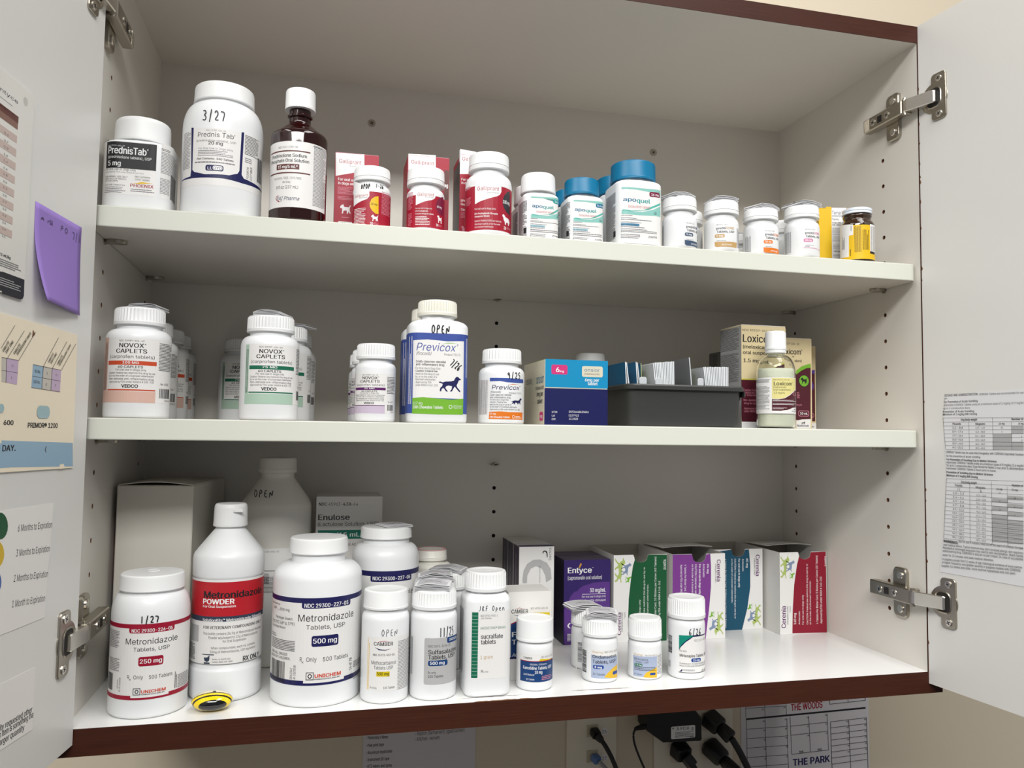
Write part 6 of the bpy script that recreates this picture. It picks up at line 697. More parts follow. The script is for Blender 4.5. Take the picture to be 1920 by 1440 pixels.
hinge(DR, W, -1, 647, 647); hinge(DR, W, -1, 81, 81); hinge(DL, 0, 1, 647, 647); hinge(DL, 0, 1, 80, 80)
# ================================================================== SHEETS AND NOTES ON THE DOORS AND WALL
def sheet(name, label, cat, dr, P, th, key, m_=None, left=False, extra=None, hgt=.15, dead=None):
    """P: outline [(s, z)] on the door, th thickness"""
    b = MB(); b.rings([[dr.p(s, z, hh) for s, z in P] for hh in (hgt, hgt + th)])
    o = b.obj(name, m_ or paper, None, label=label, cat=cat)
    prims = []
    for k in ([key] if isinstance(key, str) else key): prims += PRINT[k]
    fl = Flat(); fl.run(prims); sg = -1 if left else 1
    lo = min(p[0] for p in P); hi = max(p[0] for p in P)
    fn = lambda s, v, o_: dr.p(min(max(s * sg, lo), hi), v, hgt + th + o_ * .6)
    a = emit(fl.A, fn, 'printed_area', o); emit(fl.T, fn, 'lettering', o); emit(fl.H, fn, 'handwriting', o)
    return o
def rr_(x0, x1, z0, z1, r): return rrect2(x0, x1, z0, z1, r, 6)
cream = mat('yellowed_card', (240, 228, 204), .6, vary=.05, bscale=8); cardm = mat('glossy_white_card', (222, 220, 214), .35)
pp = mat('thin_white_paper', (228, 225, 221), .65); clear = mat('clear_tape', (228, 226, 218), .2)
fr = [(120, 359), (120, 501), (122, 506), (235, 506), (235, 354), (124, 354)]
fr = rr_(119.5, 240, 353.5, 507, 6)
o = sheet('dosing_card', 'white rounded dosing card with brown striped scale and black footer at top of left door', 'card', DL, fr, 1.0, ('card', 'card2'), cardm, left=True)
b = MB(); n = 20; b.add([DL.p(131.4 + 3.1 * math.cos(2*math.pi*k/n), 498 + 3.1 * math.sin(2*math.pi*k/n), 1.24) for k in range(n)], [tuple(range(n))]); b.obj('punched_hole', mat('hole_shade', (196, 194, 188), .6), o)
# sticky note, its lower edge lifting off the door
b = MB(); nx, nz = 10, 16; V = []
for j in range(nz + 1):
    for i in range(nx + 1):
        s_ = 29 + 79 * i / nx; t = j / nz; z = 430.5 - 76 * t; lift = .3 + 16 * max(0, t - .22) ** 1.7 * (.15 + .85 * i / nx)
        z += lift * .12
        V.append(DL.p(s_ - lift * .3, z, lift))
b.add(V, [(j*(nx+1)+i, j*(nx+1)+i+1, (j+1)*(nx+1)+i+1, (j+1)*(nx+1)+i) for j in range(nz) for i in range(nx)])
purp = mat('purple_note_paper', (150, 122, 196), .7)
o = b.obj('sticky_note', purp, None, smooth=True, label='purple sticky note curling off the left door', cat='note'); mo = o.modifiers.new('thickness', 'SOLIDIFY'); mo.thickness = .0002; mo.offset = 0
fl = Flat(); fl.run(PRINT['note']); emit(fl.H, lambda s, v, o_: DL.p(-s, v, .62 + o_), 'handwriting', o)
o = sheet('tablet_chart', 'yellowed tablet dosing card with lilac tables and blue footer on left door', 'chart', DL, [(28.8, 338.1), (240, 339.8), (240, 229), (26.2, 225.7)], .8, 'primor', cream, left=True)
b = MB()
b.add([DL.p(40, 225.8, 1.2), DL.p(52, 225.9, 1.2), DL.p(50, 229.4, 1.2), DL.p(44, 229.8, 1.2)], [(0, 1, 2, 3)]); b.add([DL.p(100.5, 330, 1.2), DL.p(105, 327, 1.2), DL.p(104, 333, 1.2)], [(0, 1, 2)], 1); b.obj('torn_patch', [cream, chipm], o)
sheet('expiration_key', 'white paper key with green, yellow and blue dots for months to expiration on left door', 'paper', DL, [(55.7, 198.8), (240, 201.5), (240, 116), (62.6, 109.5)], .2, 'exp', pp, left=True)
sheet('reorder_notice', 'small taped paper with bold slanted text at bottom of left door', 'paper', DL, [(72.6, 74.4), (200, 80), (200, 33), (72.9, 26.9)], .2, 'low', pp, left=True)
o = sheet('dosage_table_sheet', 'white printed paper with two dosage tables taped to the right door', 'paper', DR, [(28.8, 307.9), (26.1, 279), (27, 240), (28.8, 216), (24, 160), (16.9, 113.1), (200, 116), (200, 312)], .25, 'pap', paper)
# papers on the wall under the cabinet
class WallF:
    O = Vector((0, 300, 0)); U = Vector((1, 0, 0)); N = Vector((0, -1, 0))
    def p(s, d, z, h=0): return (d, 300 - h, z)
WF = WallF()
sheet('supply_list', 'white handwritten and typed list taped to wall below the cabinet', 'paper', WF, [(273, -75), (421, -75), (421, -260), (273, -260)], .3, 'list', mat('list_paper', (206, 202, 204), .7), hgt=.4)
sheet('kennel_schedule', 'white kennel grid sheet with red and blue headings on wall below cabinet', 'paper', WF, [(813, -60), (1027, -60), (1027, -300), (813, -300)], .3, 'sched', mat('sched_paper', (208, 204, 206), .7), hgt=.4)
# ------------------------------------------------------------------ outlets and cords
plate = empty('network_wall_plate', (584.5, 300, -182), label='ivory data wall plate with jacks 26 and 27 below the cabinet', cat='wall plate')
b = MB(); b.bbox((-36.5, -3.5, -62), (36.5, 0, 62), 1.2); b.obj('plate', platem, plate)
b = MB(); b.disc((2, -3.5, 53.8), (1, 0, 0), (0, 0, 1), 3.2, .8, 18); b.add([(-.4, -4.4, 53.8), (4.4, -4.4, 53.4), (4.4, -4.4, 54.2), (-.4, -4.4, 54.6)], [(0, 1, 2, 3)], 1); b.obj('screw', [platem, darkm], plate)
for z in (33, -1.5):
    b = MB(); b.bbox((-8, -4.6, z - 8), (8, -3.4, z + 8), .3); b.obj('jack', mat('beige_jack', (186, 176, 150), .5), plate)
fl = Flat(); fl.run(PRINT['plate'])
a = emit(fl.A, lambda s, v, o_: (s - 584.5, -3.5 - o_, v + 182), 'number_sticker', plate); emit(fl.T, lambda s, v, o_: (s - 584.5, -3.5 - o_, v + 182), 'lettering', a)
def cord(name, label, P, r, plug=None, cat='cable'):
    root = empty(name, P[0], label=label, cat=cat)
    # smooth the path
    Q_ = [Vector(p) for p in P]
    for _ in range(3):
        q = [Q_[0]]
        for a_, b_ in zip(Q_, Q_[1:]): q += [a_ * .75 + b_ * .25, a_ * .25 + b_ * .75]
        Q_ = q + [Q_[-1]]
    b = MB(); b.tube([tuple(p - Vector(P[0])) for p in Q_], r, 10); b.obj('cord', blk, root, smooth=True)
    if plug:
        b = MB()
        for (c0, c1, w0, h0, w1, h1) in plug:
            c0, c1 = Vector(c0) - Vector(P[0]), Vector(c1) - Vector(P[0]); t = (c1 - c0).normalized(); u = Vector((1, 0, 0)); u = (u - t * u.dot(t)).normalized(); v = t.cross(u)
            R_ = []
            for k, e in ((0, .8), (.12, 1), (.88, 1), (1, .85)):
                cc = c0 + (c1 - c0) * k; ww = (w0 + (w1 - w0) * k) * e; hh = (h0 + (h1 - h0) * k) * e
                R_.append([tuple(cc + u * x + v * y) for x, y in rrect2(-ww, ww, -hh, hh, min(ww, hh) * .45, 3)])
            b.rings(R_)
        b.obj('plug', blk, root, smooth=True)
    return root
cord('network_cable', 'black network cable plugged into jack 26 on the wall plate', [(587, 283, -151), (596, 274, -162), (606, 262, -185), (616, 250, -225), (620, 245, -270)], 3.2, [((586, 295, -148.5), (587, 283, -152), 6, 5.5, 6, 5.5), ((587, 283, -151), (592, 277, -157), 5, 5, 3.4, 3.4)])
cc_ = cord('network_cable', 'pale grey network cable with blue tab plugged into jack 27', [(590, 283, -186), (600, 272, -196), (615, 262, -225), (620, 258, -270)], 2.8, [((586.5, 295, -183.5), (589, 284, -186), 5.5, 5, 5.5, 5)])
for c_ in cc_.children: c_.data.materials.clear(); c_.data.materials.append(mat('grey_cable', (150, 150, 152), .5) if c_.name.startswith('cord') else mat('blue_tab', (90, 120, 170), .4))
op = empty('outlet_plate', (737.5, 300, -190), label='ivory four-socket wall plate behind the black plugs', cat='outlet')
b = MB(); b.bbox((-61, -3.5, -62), (61, 0, 62), 1.2); b.obj('plate', platem, op)
for x in (-23, 25):
    for z in (42, 1):
        b = MB(); P = [(x + 17 * max(-.92, min(.92, math.cos(2*math.pi*k/28) * 1.0)), z + 17 * max(-.78, min(.78, math.sin(2*math.pi*k/28)))) for k in range(28)]
        b.prism(P, (0, -3.5, 0), (1, 0, 0), (0, 0, 1), 1.6); s_ = b.obj('socket', mat('socket_plastic', (214, 204, 184), .4), op)
        b = MB()
        for dx in (-6, 6): b.add([(x + dx - 1, -5.2, z), (x + dx + 1, -5.2, z), (x + dx + 1, -5.2, z + 8), (x + dx - 1, -5.2, z + 8)], [(0, 1, 2, 3)])
        b.obj('slots', darkm, s_)
ad = empty('power_adapter', (691, 262, -140), label='black power adapter with white rating label on the outlet plate', cat='adapter')
b = MB(); P = [(-40, 19), (-38, 24), (28, 27), (41, 8), (42, -19), (39, -22), (-18, -20), (-30, -12), (-40, 0)]
P = [(-40, 22), (29, 24), (41, 10), (42, -20), (40, -22), (-16, -20), (-38, -4), (-40, 0)]
b.rings([[(x * k, y, z * k) for x, z in P] for y, k in ((34, .97), (32, 1), (2, 1), (0, .96))]); b.obj('case', blk, ad)
fl = Flat(); fl.run(PRINT['adap']); fn = lambda s, v, o_: (s - 691, -.3 - o_, v + 140)
a = emit(fl.A, fn, 'label', ad); emit(fl.T, fn, 'lettering', a)
b = MB()
for k in range(7): b.tube([(-42 - k * 1.9, 6, 2 - k * .35), (-43.2 - k * 1.9, 6, 1.8 - k * .35)], 4.4 - k * .3, 12)
b.tube([(-38, 6, 2.5), (-56, 6, -.8)], 2.0); b.obj('strain_relief', blk, ad)
b = MB(); q = [(-54, 6, -.5), (-58, 6, -6), (-56, 6, -22), (-44, 0, -52), (-28, -6, -82), (-22, -8, -120)]
Q_ = [Vector(p) for p in q]
for _ in range(3):
    z_ = [Q_[0]]
    for a_, b_ in zip(Q_, Q_[1:]): z_ += [a_ * .75 + b_ * .25, a_ * .25 + b_ * .75]
    Q_ = z_ + [Q_[-1]]
b.tube([tuple(p) for p in Q_], 1.5, 8); b.obj('cord', blk, ad, smooth=True)
cord('power_cable', 'thick black power cord in the upper right socket right of the adapter', [(778, 262, -162), (786, 254, -178), (797, 245, -205), (806, 240, -240), (812, 238, -290)], 4.6, [((757, 296, -141), (768, 276, -151), 13, 11, 12, 10), ((768, 276, -151), (777, 262, -161), 7.5, 7.5, 8.5, 8.5)])
cord('power_cable', 'black power cord in the lower left socket under the adapter', [(722, 270, -196), (728, 262, -210), (732, 258, -245), (733, 256, -290)], 4.2, [((711, 296, -181), (714, 276, -186), 13, 11, 11.5, 10), ((714, 276, -186), (722, 268, -197), 7, 7, 7, 7)])
cord('power_cable', 'black power cord in the lower right socket beside the schedule', [(782, 256, -206), (790, 248, -222), (797, 242, -250), (800, 240, -290)], 4.4, [((758, 296, -180), (770, 272, -194), 13, 10, 12, 9), ((770, 272, -194), (782, 256, -207), 7, 7, 8, 8)])
# ================================================================== TOP SHELF
G_N = None
bottle('T1', 'pill_bottle', 'squat white bottle with black banner label at left end of top shelf', 'bottle', None, 34.3, 44.2, S1, 60.3, 60.3, 17, 90.7, 68.5, 62, 25.0, 22.5, 'smooth', hN=67)
bottle('T2', 'pill_bottle', 'large white bottle with navy framed label and 3/27 handwriting on top shelf', 'bottle', None, 107.1, 45.5, S1, 75, 75, 37.5, 132.6, 115.5, 88, 28.2, 26, 'smooth', hN=113)
bottle('T3', 'syrup_bottle', 'dark amber syrup bottle with white cap and white label on top shelf', 'bottle', None, 179.8, 37.4, S1, 54.9, 54.9, 27.5, 137, 117, 86, 14.7, 10.5, 'fine', amber, n=50,
       prof=[(0, 3, 0), (.4, 1.4, 0), (1.5, .4, 0), (3.5, 0, 0), (86, 0, 0), (88.5, .3, 0), (90.5, 1.4, 0)] + [(90.5 + 12.5 * t, 1.4, .08 + .92 * t) for t in (.15, .3, .45, .6, .75, .9, 1)] + [(104.5, 0, 1), (108, 0, 1), (109, 0, 1, 12.2), (111, 0, 1, 12.2), (112, 0, 1), (120, 0, 1)])
Rm = ink('R')
GB = 'red and white tablet cartons on the top shelf'
def gbox(key, label, X, Y, w, d, h, rz=0):
    return carton_box('medicine_box', key, label, None, X, Y, S1, w, d, h, rz, Rm, topm=ink('pk'))
gbox('T4', 'red and white carton behind the small yellow-dot bottle on top shelf', 237.4, 74.5, 44, 44, 84.5)
bottle('T5', 'pill_bottle', 'small red label bottle with yellow half-dot and black scribble', 'bottle', 'red label tablet bottles', 251.7, 28.8, S1, 37.6, 37.6, 18.8, 61.0, 46.5, 36, 18.3, 15.2, 'band', hN=42.5)
gbox('T6', 'red and white carton behind the red bottle with dark plum dot', 311.8, 78.5, 44, 46, 90)
bottle('T7', 'pill_bottle', 'small red label bottle with dark plum half-dot', 'bottle', 'red label tablet bottles', 306.1, 29.3, S1, 38.5, 38.5, 19.2, 65.2, 48, 36, 19.1, 15.6, 'band', hN=43.5)
gbox('T8', 'red and white carton behind the largest red label bottle', 370, 80.5, 48, 44, 97)
bottle('T9', 'pill_bottle', 'largest red label bottle with charcoal half-dot on top shelf', 'bottle', 'red label tablet bottles', 372.2, 32.2, S1, 48.5, 48.5, 24.2, 87.2, 69.5, 54, 21.2, 17.6, 'band', hN=64.5)
def ap(key, label, X, Y, w, d, capT, capB, cr_, kind, cm, pk=None):
    return bottle(key, 'pill_bottle', label, 'bottle', 'rounded square allergy tablet bottles', X, Y, S1, w, d, w * .22, capT, capB, capB - 7, cr_, cr_ - 3.5, kind, plw, cm, 60, hN=capB - 1.8, printkey=pk)
ap('T10', 'square white bottle with white cap beside the teal capped bottles', 424.2, 26.2, 38.3, 36.4, 69.3, 49.5, 18.4, 'smooth', capw)
ap('T11', 'small square white bottle with teal cap in front row of top shelf', 472.8, 27, 40, 38, 68.3, 50.8, 18.6, 'fine', tealc)
ap('T13', 'largest square white bottle with teal cap and plum dose mark', 533.6, 32.8, 52.3, 49.7, 92.8, 72.7, 24.5, 'fine', tealc)
ap('B1', 'white bottle hidden behind the white capped square bottle', 427.5, 69, 38.3, 36.4, 69.3, 49.5, 18.4, 'smooth', capw, 'T10')
ap('B2', 'teal capped bottle behind the small front teal capped bottle', 473.8, 67.5, 40, 38, 68.3, 50.8, 18.6, 'fine', tealc, 'T11')
ap('B3', 'large teal capped bottle behind the largest teal capped bottle', 535.6, 84.5, 52.3, 49.7, 92.8, 72.7, 24.5, 'fine', tealc, 'T13')
def pr(key, label, X, Y, w, capT, capB, hS, cr_, pk=None, gap=0):
    return bottle(key, 'pill_bottle', label, 'bottle', 'small white steroid tablet bottles', X, Y, S1, w, w, w/2, capT, capB, hS, cr_, cr_ - 3.3, 'band', printkey=pk, hN=capB - 4.5)
pr('T14', 'small white bottle with slate blue dose mark under folded leaflet', 585.2, 24.9, 37.9, 57.3, 42.1, 30, 18.7)
pr('T15', 'small white bottle with tan dose band on top shelf', 635.6, 24.7, 37.4, 56.9, 42, 30, 18.8)
pr('T16', 'small white bottle with orange dose band on top shelf', 684.7, 25.3, 38.5, 52.5, 39.4, 28, 19.0)
pr('T17', 'small white bottle with pink dose mark on top shelf', 736.9, 25.2, 38.4, 59.8, 45.9, 34, 19.0)
PRINT['B4'] = [[*p] for p in PRINT['T15']]
pr('B4', 'small bottle behind and between the slate and tan marked bottles', 616.3, 72.2, 37.6, 57, 42, 30, 18.7)
pr('B5', 'small bottle behind and between the tan and orange banded bottles', 690, 78, 37.6, 36, 24, 14, 18.2, pk='')
pr('B6', 'small bottle behind and between the orange and pink marked bottles', 746, 74.5, 37.6, 56, 41, 30, 18.7, pk='T14')
leaflet(583, 25, S1 + 57.3, 28, 25, 5, 1.2, .30, 'crumpled folded leaflet on the slate marked bottle', .5, dense=True, wav=.5)
leaflet(636, 26, S1 + 56.9, 27, 25, 4, 2.0, .02, 'folded leaflet lying flat on the tan banded bottle', .0, wav=.0)
leaflet(686, 25, S1 + 52.6, 30, 24, 5, 1.25, .35, 'dark printed folded leaflet on the orange banded bottle', .6, dense=True, wav=.4)
leaflet(738, 27, S1 + 59.9, 30, 30, 4, 2.0, .25, 'stiff folded leaflet on the pink marked bottle', .0, wav=.0)
leaflet(690, 78, S1 + 36.1, 26, 20, 4, .7, .2, 'folded leaflet behind the tan and orange banded bottles', .3, dense=True)
carton_box('medicine_box', 'T18', 'yellow and white tablet carton behind the brown glass jar', None, 806, 67, S1, 40, 24, 73.8, math.radians(-14), ink('lab'), topm=ink('y2'))
bottle('T19', 'glass_jar', 'brown glass jar with yellow label and white tin lid at right of top shelf', 'jar', None, 810.9, 26.6, S1, 37.2, 37.2, 18.6, 64, 57.6, 41, 16.4, 14.6, 'tin', amber2, tin,
       prof=[(0, 3, 0), (.4, 1.2, 0), (2, 0, 0), (44, 0, 0), (46, .4, 0), (48, 1.6, 0), (49.5, 3, .2), (51, 0, 1, 15.0), (53, 0, 1, 15.0), (54.5, 0, 1, 15.8), (56, 0, 1, 15.8), (57, 0, 1, 15), (60, 0, 1)])
# ================================================================== MIDDLE SHELF
def nv(key, label, X, Y, w, capT, capB, hS, cr_, pk=None, grp='carprofen caplet bottles', n=44):
    return bottle(key, 'pill_bottle', label, 'bottle', grp, X, Y, S2, w, w, w/2, capT, capB, hS, cr_, cr_ - 2.8, 'rib', n=n, printkey=pk, hN=capB - 4)
m1 = nv('M1', 'front bottle with orange banded caplet label at left of middle shelf', 39.9, 36.4, 56.7, 102.4, 86.4, 73, 22.3, grp='orange banded caplet bottles')
q1 = dup(m1, (29.4, 140, S2 + .15), 'orange banded bottle second in the left row of middle shelf', math.radians(-8))
q2 = dup(m1, (31.4, 199, S2 + .15), 'orange banded bottle third in the left row of middle shelf', math.radians(22))
q3 = dup(m1, (30.4, 257.5, S2 + .15), 'rearmost orange banded bottle in the left row of middle shelf', math.radians(24))
m6 = nv('M6', 'front bottle with green banded caplet label on middle shelf', 158.3, 35.3, 54.7, 100.3, 84.8, 71, 22.2, grp='green banded caplet bottles')
dup(m6, (169.6, 111.6, S2 + .15), 'green banded bottle directly behind the front one, leaflet on cap', math.radians(-10))
dup(m6, (173.5, 171.3, S2 + .15), 'rearmost green banded bottle in the right hand row', math.radians(-14))
dup(m6, (113.3, 256, S2 + .15), 'green banded bottle alone in the shade left of the front one', math.radians(-2))
m9 = nv('M9', 'front small bottle with purple banded caplet label on middle shelf', 259.8, 29.9, 39.8, 77, 61.8, 52, 19.0, grp='purple banded caplet bottles')
dup(m9, (258.0, 91.9, S2 + .15), 'purple banded bottle second in its row', math.radians(-30))
dup(m9, (257.2, 141.1, S2 + .15), 'purple banded bottle rearmost in its row', math.radians(-30))
m12 = bottle('M12', 'pill_bottle', 'tall blue label bottle with OPEN handwriting and walking dog', 'bottle', 'blue label chewable tablet bottles', 320.5, 29.1, S2, 60.3, 42.2, 13, 122.8, 107.4, 95, 20.0, 17.2, 'rib', None, capc, 44, hN=103)
dup(m12, (320.6, 86.7, S2 + .15), 'tall blue label bottle behind the one marked OPEN')
bottle('M14', 'pill_bottle', 'small white bottle with blue stripe, orange footer and 9/25 handwriting', 'bottle', None, 388.9, 31.7, S2, 47.5, 47.5, 23.7, 76.8, 62, 50, 20.4, 17.4, 'rib', n=36, hN=58)
bx = empty('medicine_box', (462.6, 50.5, S2 + .15), label='blue and navy cat tablet carton with pink 6 mg mark', cat='box')
b = MB(); b.bbox((-33.9, -42.5, 0), (33.9, 42.5, 66.5), .5); b.obj('body', ink('crm'), bx)
t = MB(); t.bbox((-33.6, -42.6, 66.3), (33.6, 41, 66.9), .15); t.obj('top_flap', ink('ygr'), bx)
fl = Flat(); fl.run([p for p in PRINT['M15'] if not (p[0] == 'R' and p[1] < -100)]); ol = Outline(67.8, 85, .02); fn = lambda s, v, o_: (*ol.at(s, o_), v)
a = emit(fl.A, fn, 'label', bx, [-33.9]); emit(fl.T, fn, 'lettering', a)
bottle('M16', 'pill_bottle', 'grey-white bottle cap standing behind the blue and navy carton', 'bottle', None, 533.5, 170, S2, 42, 42, 21, 90.5, 77, 64, 18.6, 15.6, 'band', printkey='')
# tray with blister cards
tray = empty('storage_tray', (588.5, 76, S2 + .15), label='charcoal plastic tray full of blister cards on middle shelf', cat='tray')
b = MB(); hw, hd = 66.5, 63.
def tr(x, y, z, r=9): return [(px, py, z) for px, py in rrect2(-x, x, -y, y, r, 5)]
R_ = [tr(hw - 4, hd - 4, 0), tr(hw - 2.6, hd - 2.6, 1.6), tr(hw, hd, 39), tr(hw + 2.2, hd + 2.2, 39.4), tr(hw + 3.2, hd + 3.2, 39.2, 11), tr(hw + 3.4, hd + 3.4, 43, 11), tr(hw + 2.4, hd + 2.4, 44.6, 11), tr(hw, hd, 44.8, 9), tr(hw - 1.4, hd - 1.4, 44, 8), tr(hw - 3.5, hd - 3.5, 2.5, 8)]
b.rings(R_); b.obj('shell', trayp, tray, smooth=True, sharp=30)
b = MB(); b.bbox((61.5, -52, 30), (69.5, -50.4, 39.6), .4); b.bbox((68.4, -62, 33), (69.7, -50.4, 39.6), .3); b.obj('lip_clip', trayp, tray)
bluef = mat('blister_card_blue', (0, 84, 122), .45); wcard = mat('blister_card_white', (222, 226, 228), .55); gcard = mat('blister_card_grey', (186, 190, 194), .5)
def bcard(x0, x1, y0, y1, zb, zt, lean, th, m0, m1, label, grp, pr_=None, edge=None):
    """upright card: x0 at bottom, x1 at top; left face m0, right face m1"""
    b = MB(); z0, z1 = zb, zt; yl = lean
    P = lambda x, y, z: (x, y, z)
    V = [P(x0, y0, z0), P(x0 + th, y0, z0), P(x0 + th, y1, z0), P(x0, y1, z0), P(x1, y0 + yl, z1), P(x1 + th, y0 + yl, z1), P(x1 + th, y1 + yl, z1 + 0), P(x1, y1 + yl, z1 + 0)]
    b.add(V, [(0, 3, 7, 4)][::1], 0); b.add(V, [(0, 1, 5, 4), (1, 2, 6, 5), (2, 3, 7, 6), (4, 5, 6, 7), (0, 3, 2, 1)], 1)
    o = b.obj('blister_card', [m0, m1], None, label=label, cat='blister card', group=grp); return o
zb, zr = S2 + 8, S2 + 46
G1 = 'blister cards standing in the charcoal tray'
bcard(525.5, 522.4, 25, 92, zb, 337.3, 0, .8, bluef, wcard, 'blue blister card first from the left in the tray', 'blue backed blister cards in the tray')
bcard(531.5, 523.9, 25.5, 92, zb, 336.8, 0, .8, wcard, wcard, 'white blister card folded against the first blue card', 'blue backed blister cards in the tray')
bcard(538.8, 534.6, 25, 92, zb, 337.7, 0, .8, bluef, wcard, 'blue blister card second from the left in the tray', 'blue backed blister cards in the tray')
bcard(544.0, 536.2, 25.5, 92, zb, 337, 0, .8, wcard, wcard, 'white blister card folded against the second blue card', 'blue backed blister cards in the tray')
bcard(549, 546.5, 40, 95, zb, 338, 0, .8, bluef, ink('ygr'), 'blue blister card with green edge before the first white stack', 'blue backed blister cards in the tray')
for i in range(13):
    t_ = i / 12; bcard(561 + 17.5 * t_, 554.5 + 23.2 * t_, 24 + .8 * random.random(), 88, zb, 336.5 + 2.6 * t_ ** .5 + .5 * random.random(), 0, .95, gcard if i == 0 else wcard, wcard, 'white blister card in the fanned stack at middle of the tray', 'fanned white blister cards, middle stack')
bcard(602.5, 596.5, 25, 84, zb, 344.5, 0, 1.2, mat('blister_card_dark', (120, 122, 124), .4, metal=.25), gcard, 'tall grey printed blister card between the two white stacks', None)
bcard(608, 606, 42, 92, zb, 334.5, 0, .8, bluef, ink('ygr'), 'blue blister card with green edge before the right white stack', 'blue backed blister cards in the tray')
for i in range(15):
    t_ = i / 14; bcard(620.5 + 21.5 * t_, 613.5 + 29 * t_, 24 + .8 * random.random(), 86, zb, 334.4 + .8 * t_ + .5 * random.random(), 0, .95, gcard if i == 0 else wcard, wcard, 'white blister card in the fanned stack at right of the tray', 'fanned white blister cards, right stack')
for (x0, x1, h_, lb) in ((538, 546, 321.5, 'small clear blister strip at left end of the tray'), (556, 563, 321, 'small clear blister strip before the middle stack'), (605.5, 612.5, 322, 'small clear blister strip before the right stack')):
    b = MB(); x1 = min(x1, x0 + 9); b.prism(rrect2(x0 - 9 if x0 == 530 else x0, x1 - 9 if x0 == 530 else x1, zb, h_, 2, 3), (0, 22.6, 0), (1, 0, 0), (0, 0, 1), .8); b.obj('blister_strip', gcard, None, label=lb, cat='blister strip')
# boxes and bottle at right
carton_box('medicine_box', 'M18', 'tall cream and maroon liquid medicine carton behind the clear bottle', None, 708.7, 85, S2, 57.5, 50, 120, 0, ink('crm2'), topm=ink('lab2'))
carton_box('medicine_box', 'M19', 'cream and maroon carton with green dog circle and 10 mL mark', None, 779, 130, S2, 56, 36, 114, 0, ink('crm2'), topm=ink('lab2'))
carton_box('medicine_box', 'M20', 'cream and maroon carton with violet stripe rearmost at right', None, 815, 171, S2, 50, 38, 110, 0, ink('crm2'), topm=ink('lab2'))
carton_box('medicine_box', 'M21', 'grey sided carton behind the tall cream and maroon carton', None, 720, 155, S2, 42, 40, 97, 0, ink('dgr'), topm=ink('dgr'))
vb = empty('medicine_bottle', (704.9, 29.1, S2 + .15), label='clear bottle of pale liquid with white cap before the cream carton', cat='bottle')
ol = Outline(42.2, 42.2, 21.1)
glass = mat('clear_glass', (250, 252, 248), .02, trans=1., ior=1.3)
po = [(0, 3, 0), (.4, 1.2, 0), (2, .1, 0), (4, 0, 0), (62, 0, 0)] + [(62 + 20 * math.sin(t * math.pi/16), 0, 1 - math.cos(t * math.pi/16)) for t in range(1, 9)] + [(84, 0, 1), (90, 0, 1)]
pi_ = [(90, 1.0, 1, 8.6), (84, 1.0, 1, 8.6)] + [(62 + 19.2 * math.sin(t * math.pi/16), 1.2, 1 - math.cos(t * math.pi/16), 8.6) for t in range(8, 0, -1)] + [(62, 1.2, 0), (4, 1.2, 0), (2, 1.6, 0), (1.4, 3, 0)]
b = MB(); R_ = [ring(ol, q[1], (q[3] if len(q) > 3 else 9.8), q[2], q[0]) for q in po + pi_]; b.rings(R_); b.obj('body', glass, vb, smooth=True, sharp=60)
b = MB(); b.rings([ring(ol, q[1], 9, 0, q[0]) for q in ((1.6, 3.2, 0), (2.2, 1.8, 0), (4.2, 1.35, 0), (61.5, 1.35, 0), (64, 1.4, 0), (66.5, 1.8, 0))]); b.obj('liquid', mat('pale_suspension', (238, 240, 222), .35), vb, smooth=True, sharp=60)
cap(vb, 11.6, 88, 109, 9, 'fine', capw, 44)
b = MB(); b.rings([[(rr * math.sin(2*math.pi*k/40), -rr * math.cos(2*math.pi*k/40), z) for k in range(40)] for z, rr in ((84.5, 10.2), (84.5, 11.5), (87.7, 11.6), (87.7, 10.2))]); b.obj('tamper_ring', capw, vb, smooth=True, sharp=30)
wrap_print(vb, 'M22', ol)
leaflet(46, 42, S2 + 102.5, 25, 30, 4, 1.5, -.2, 'folded leaflet on the front orange banded bottle', .2, wav=.1)
leaflet(160, 40, S2 + 100.5, 25, 38, 6, 1.0, -.3, 'folded leaflet on the front green banded bottle', .4, wav=.3)
leaflet(181, 120, S2 + 101.0, 30, 26, 3, 1.6, -.45, 'folded leaflet on the second green banded bottle', .0, wav=.0)
# ================================================================== BOTTOM SHELF
bottle('F1', 'pill_bottle', 'white bottle with crimson banded label and 1/27 handwriting, front left', 'bottle', None, 58.1, 47.2, S0, 68.3, 68.3, 34.15, 124.8, 110.5, 88, 28.6, 26.6, 'smooth', hN=108)
b = MB(); x0, y0 = 0, 4; b.rings([[(x0 + rr * math.sin(2*math.pi*k/24), y0 - rr * math.cos(2*math.pi*k/24), 124.8 + z) for k in range(24)] for z, rr in ((0, 6.2), (.9, 6.0), (.9, 5.2), (.5, 5.0))]); b.obj('cap_boss', capw, [o for o in bpy.data.objects if o.get('label', '').startswith('white bottle with crimson banded')][0], smooth=True, sharp=30)
wb = empty('cardboard_box', (50, 200, S0 + .1), math.radians(-6), label='large plain white cardboard box in the back left corner', cat='box')
b = MB(); b.bbox((-38, -72, 0), (38, 72, 200), 1.); b.obj('body', mat('plain_white_carton', (214, 210, 200), .6, vary=.03, bscale=6), wb)
b = MB(); nn = 14; R_ = []
for i in range(nn + 1):
    x = -37 + 74 * i / nn; up = 3.2 * math.sin(math.pi * i / nn); R_.append([(x, -71.5, 200 + up), (x, 71, 200.2), (x, 71, 200.8), (x, -71.5, 200.8 + up)])
b.rings(R_); b.obj('top_flap', mat('plain_white_carton', (214, 210, 200)), wb)
b = MB(); b.prism(rrect2(.6, 3.6, .2, 172, .5, 2), (0, 152, 0), (1, 0, 0), (0, 0, 1), 2.2, 0); o = b.obj('thin_booklet', ink('slate2'), None, label='thin red and navy booklet standing between white box and left side', cat='booklet')
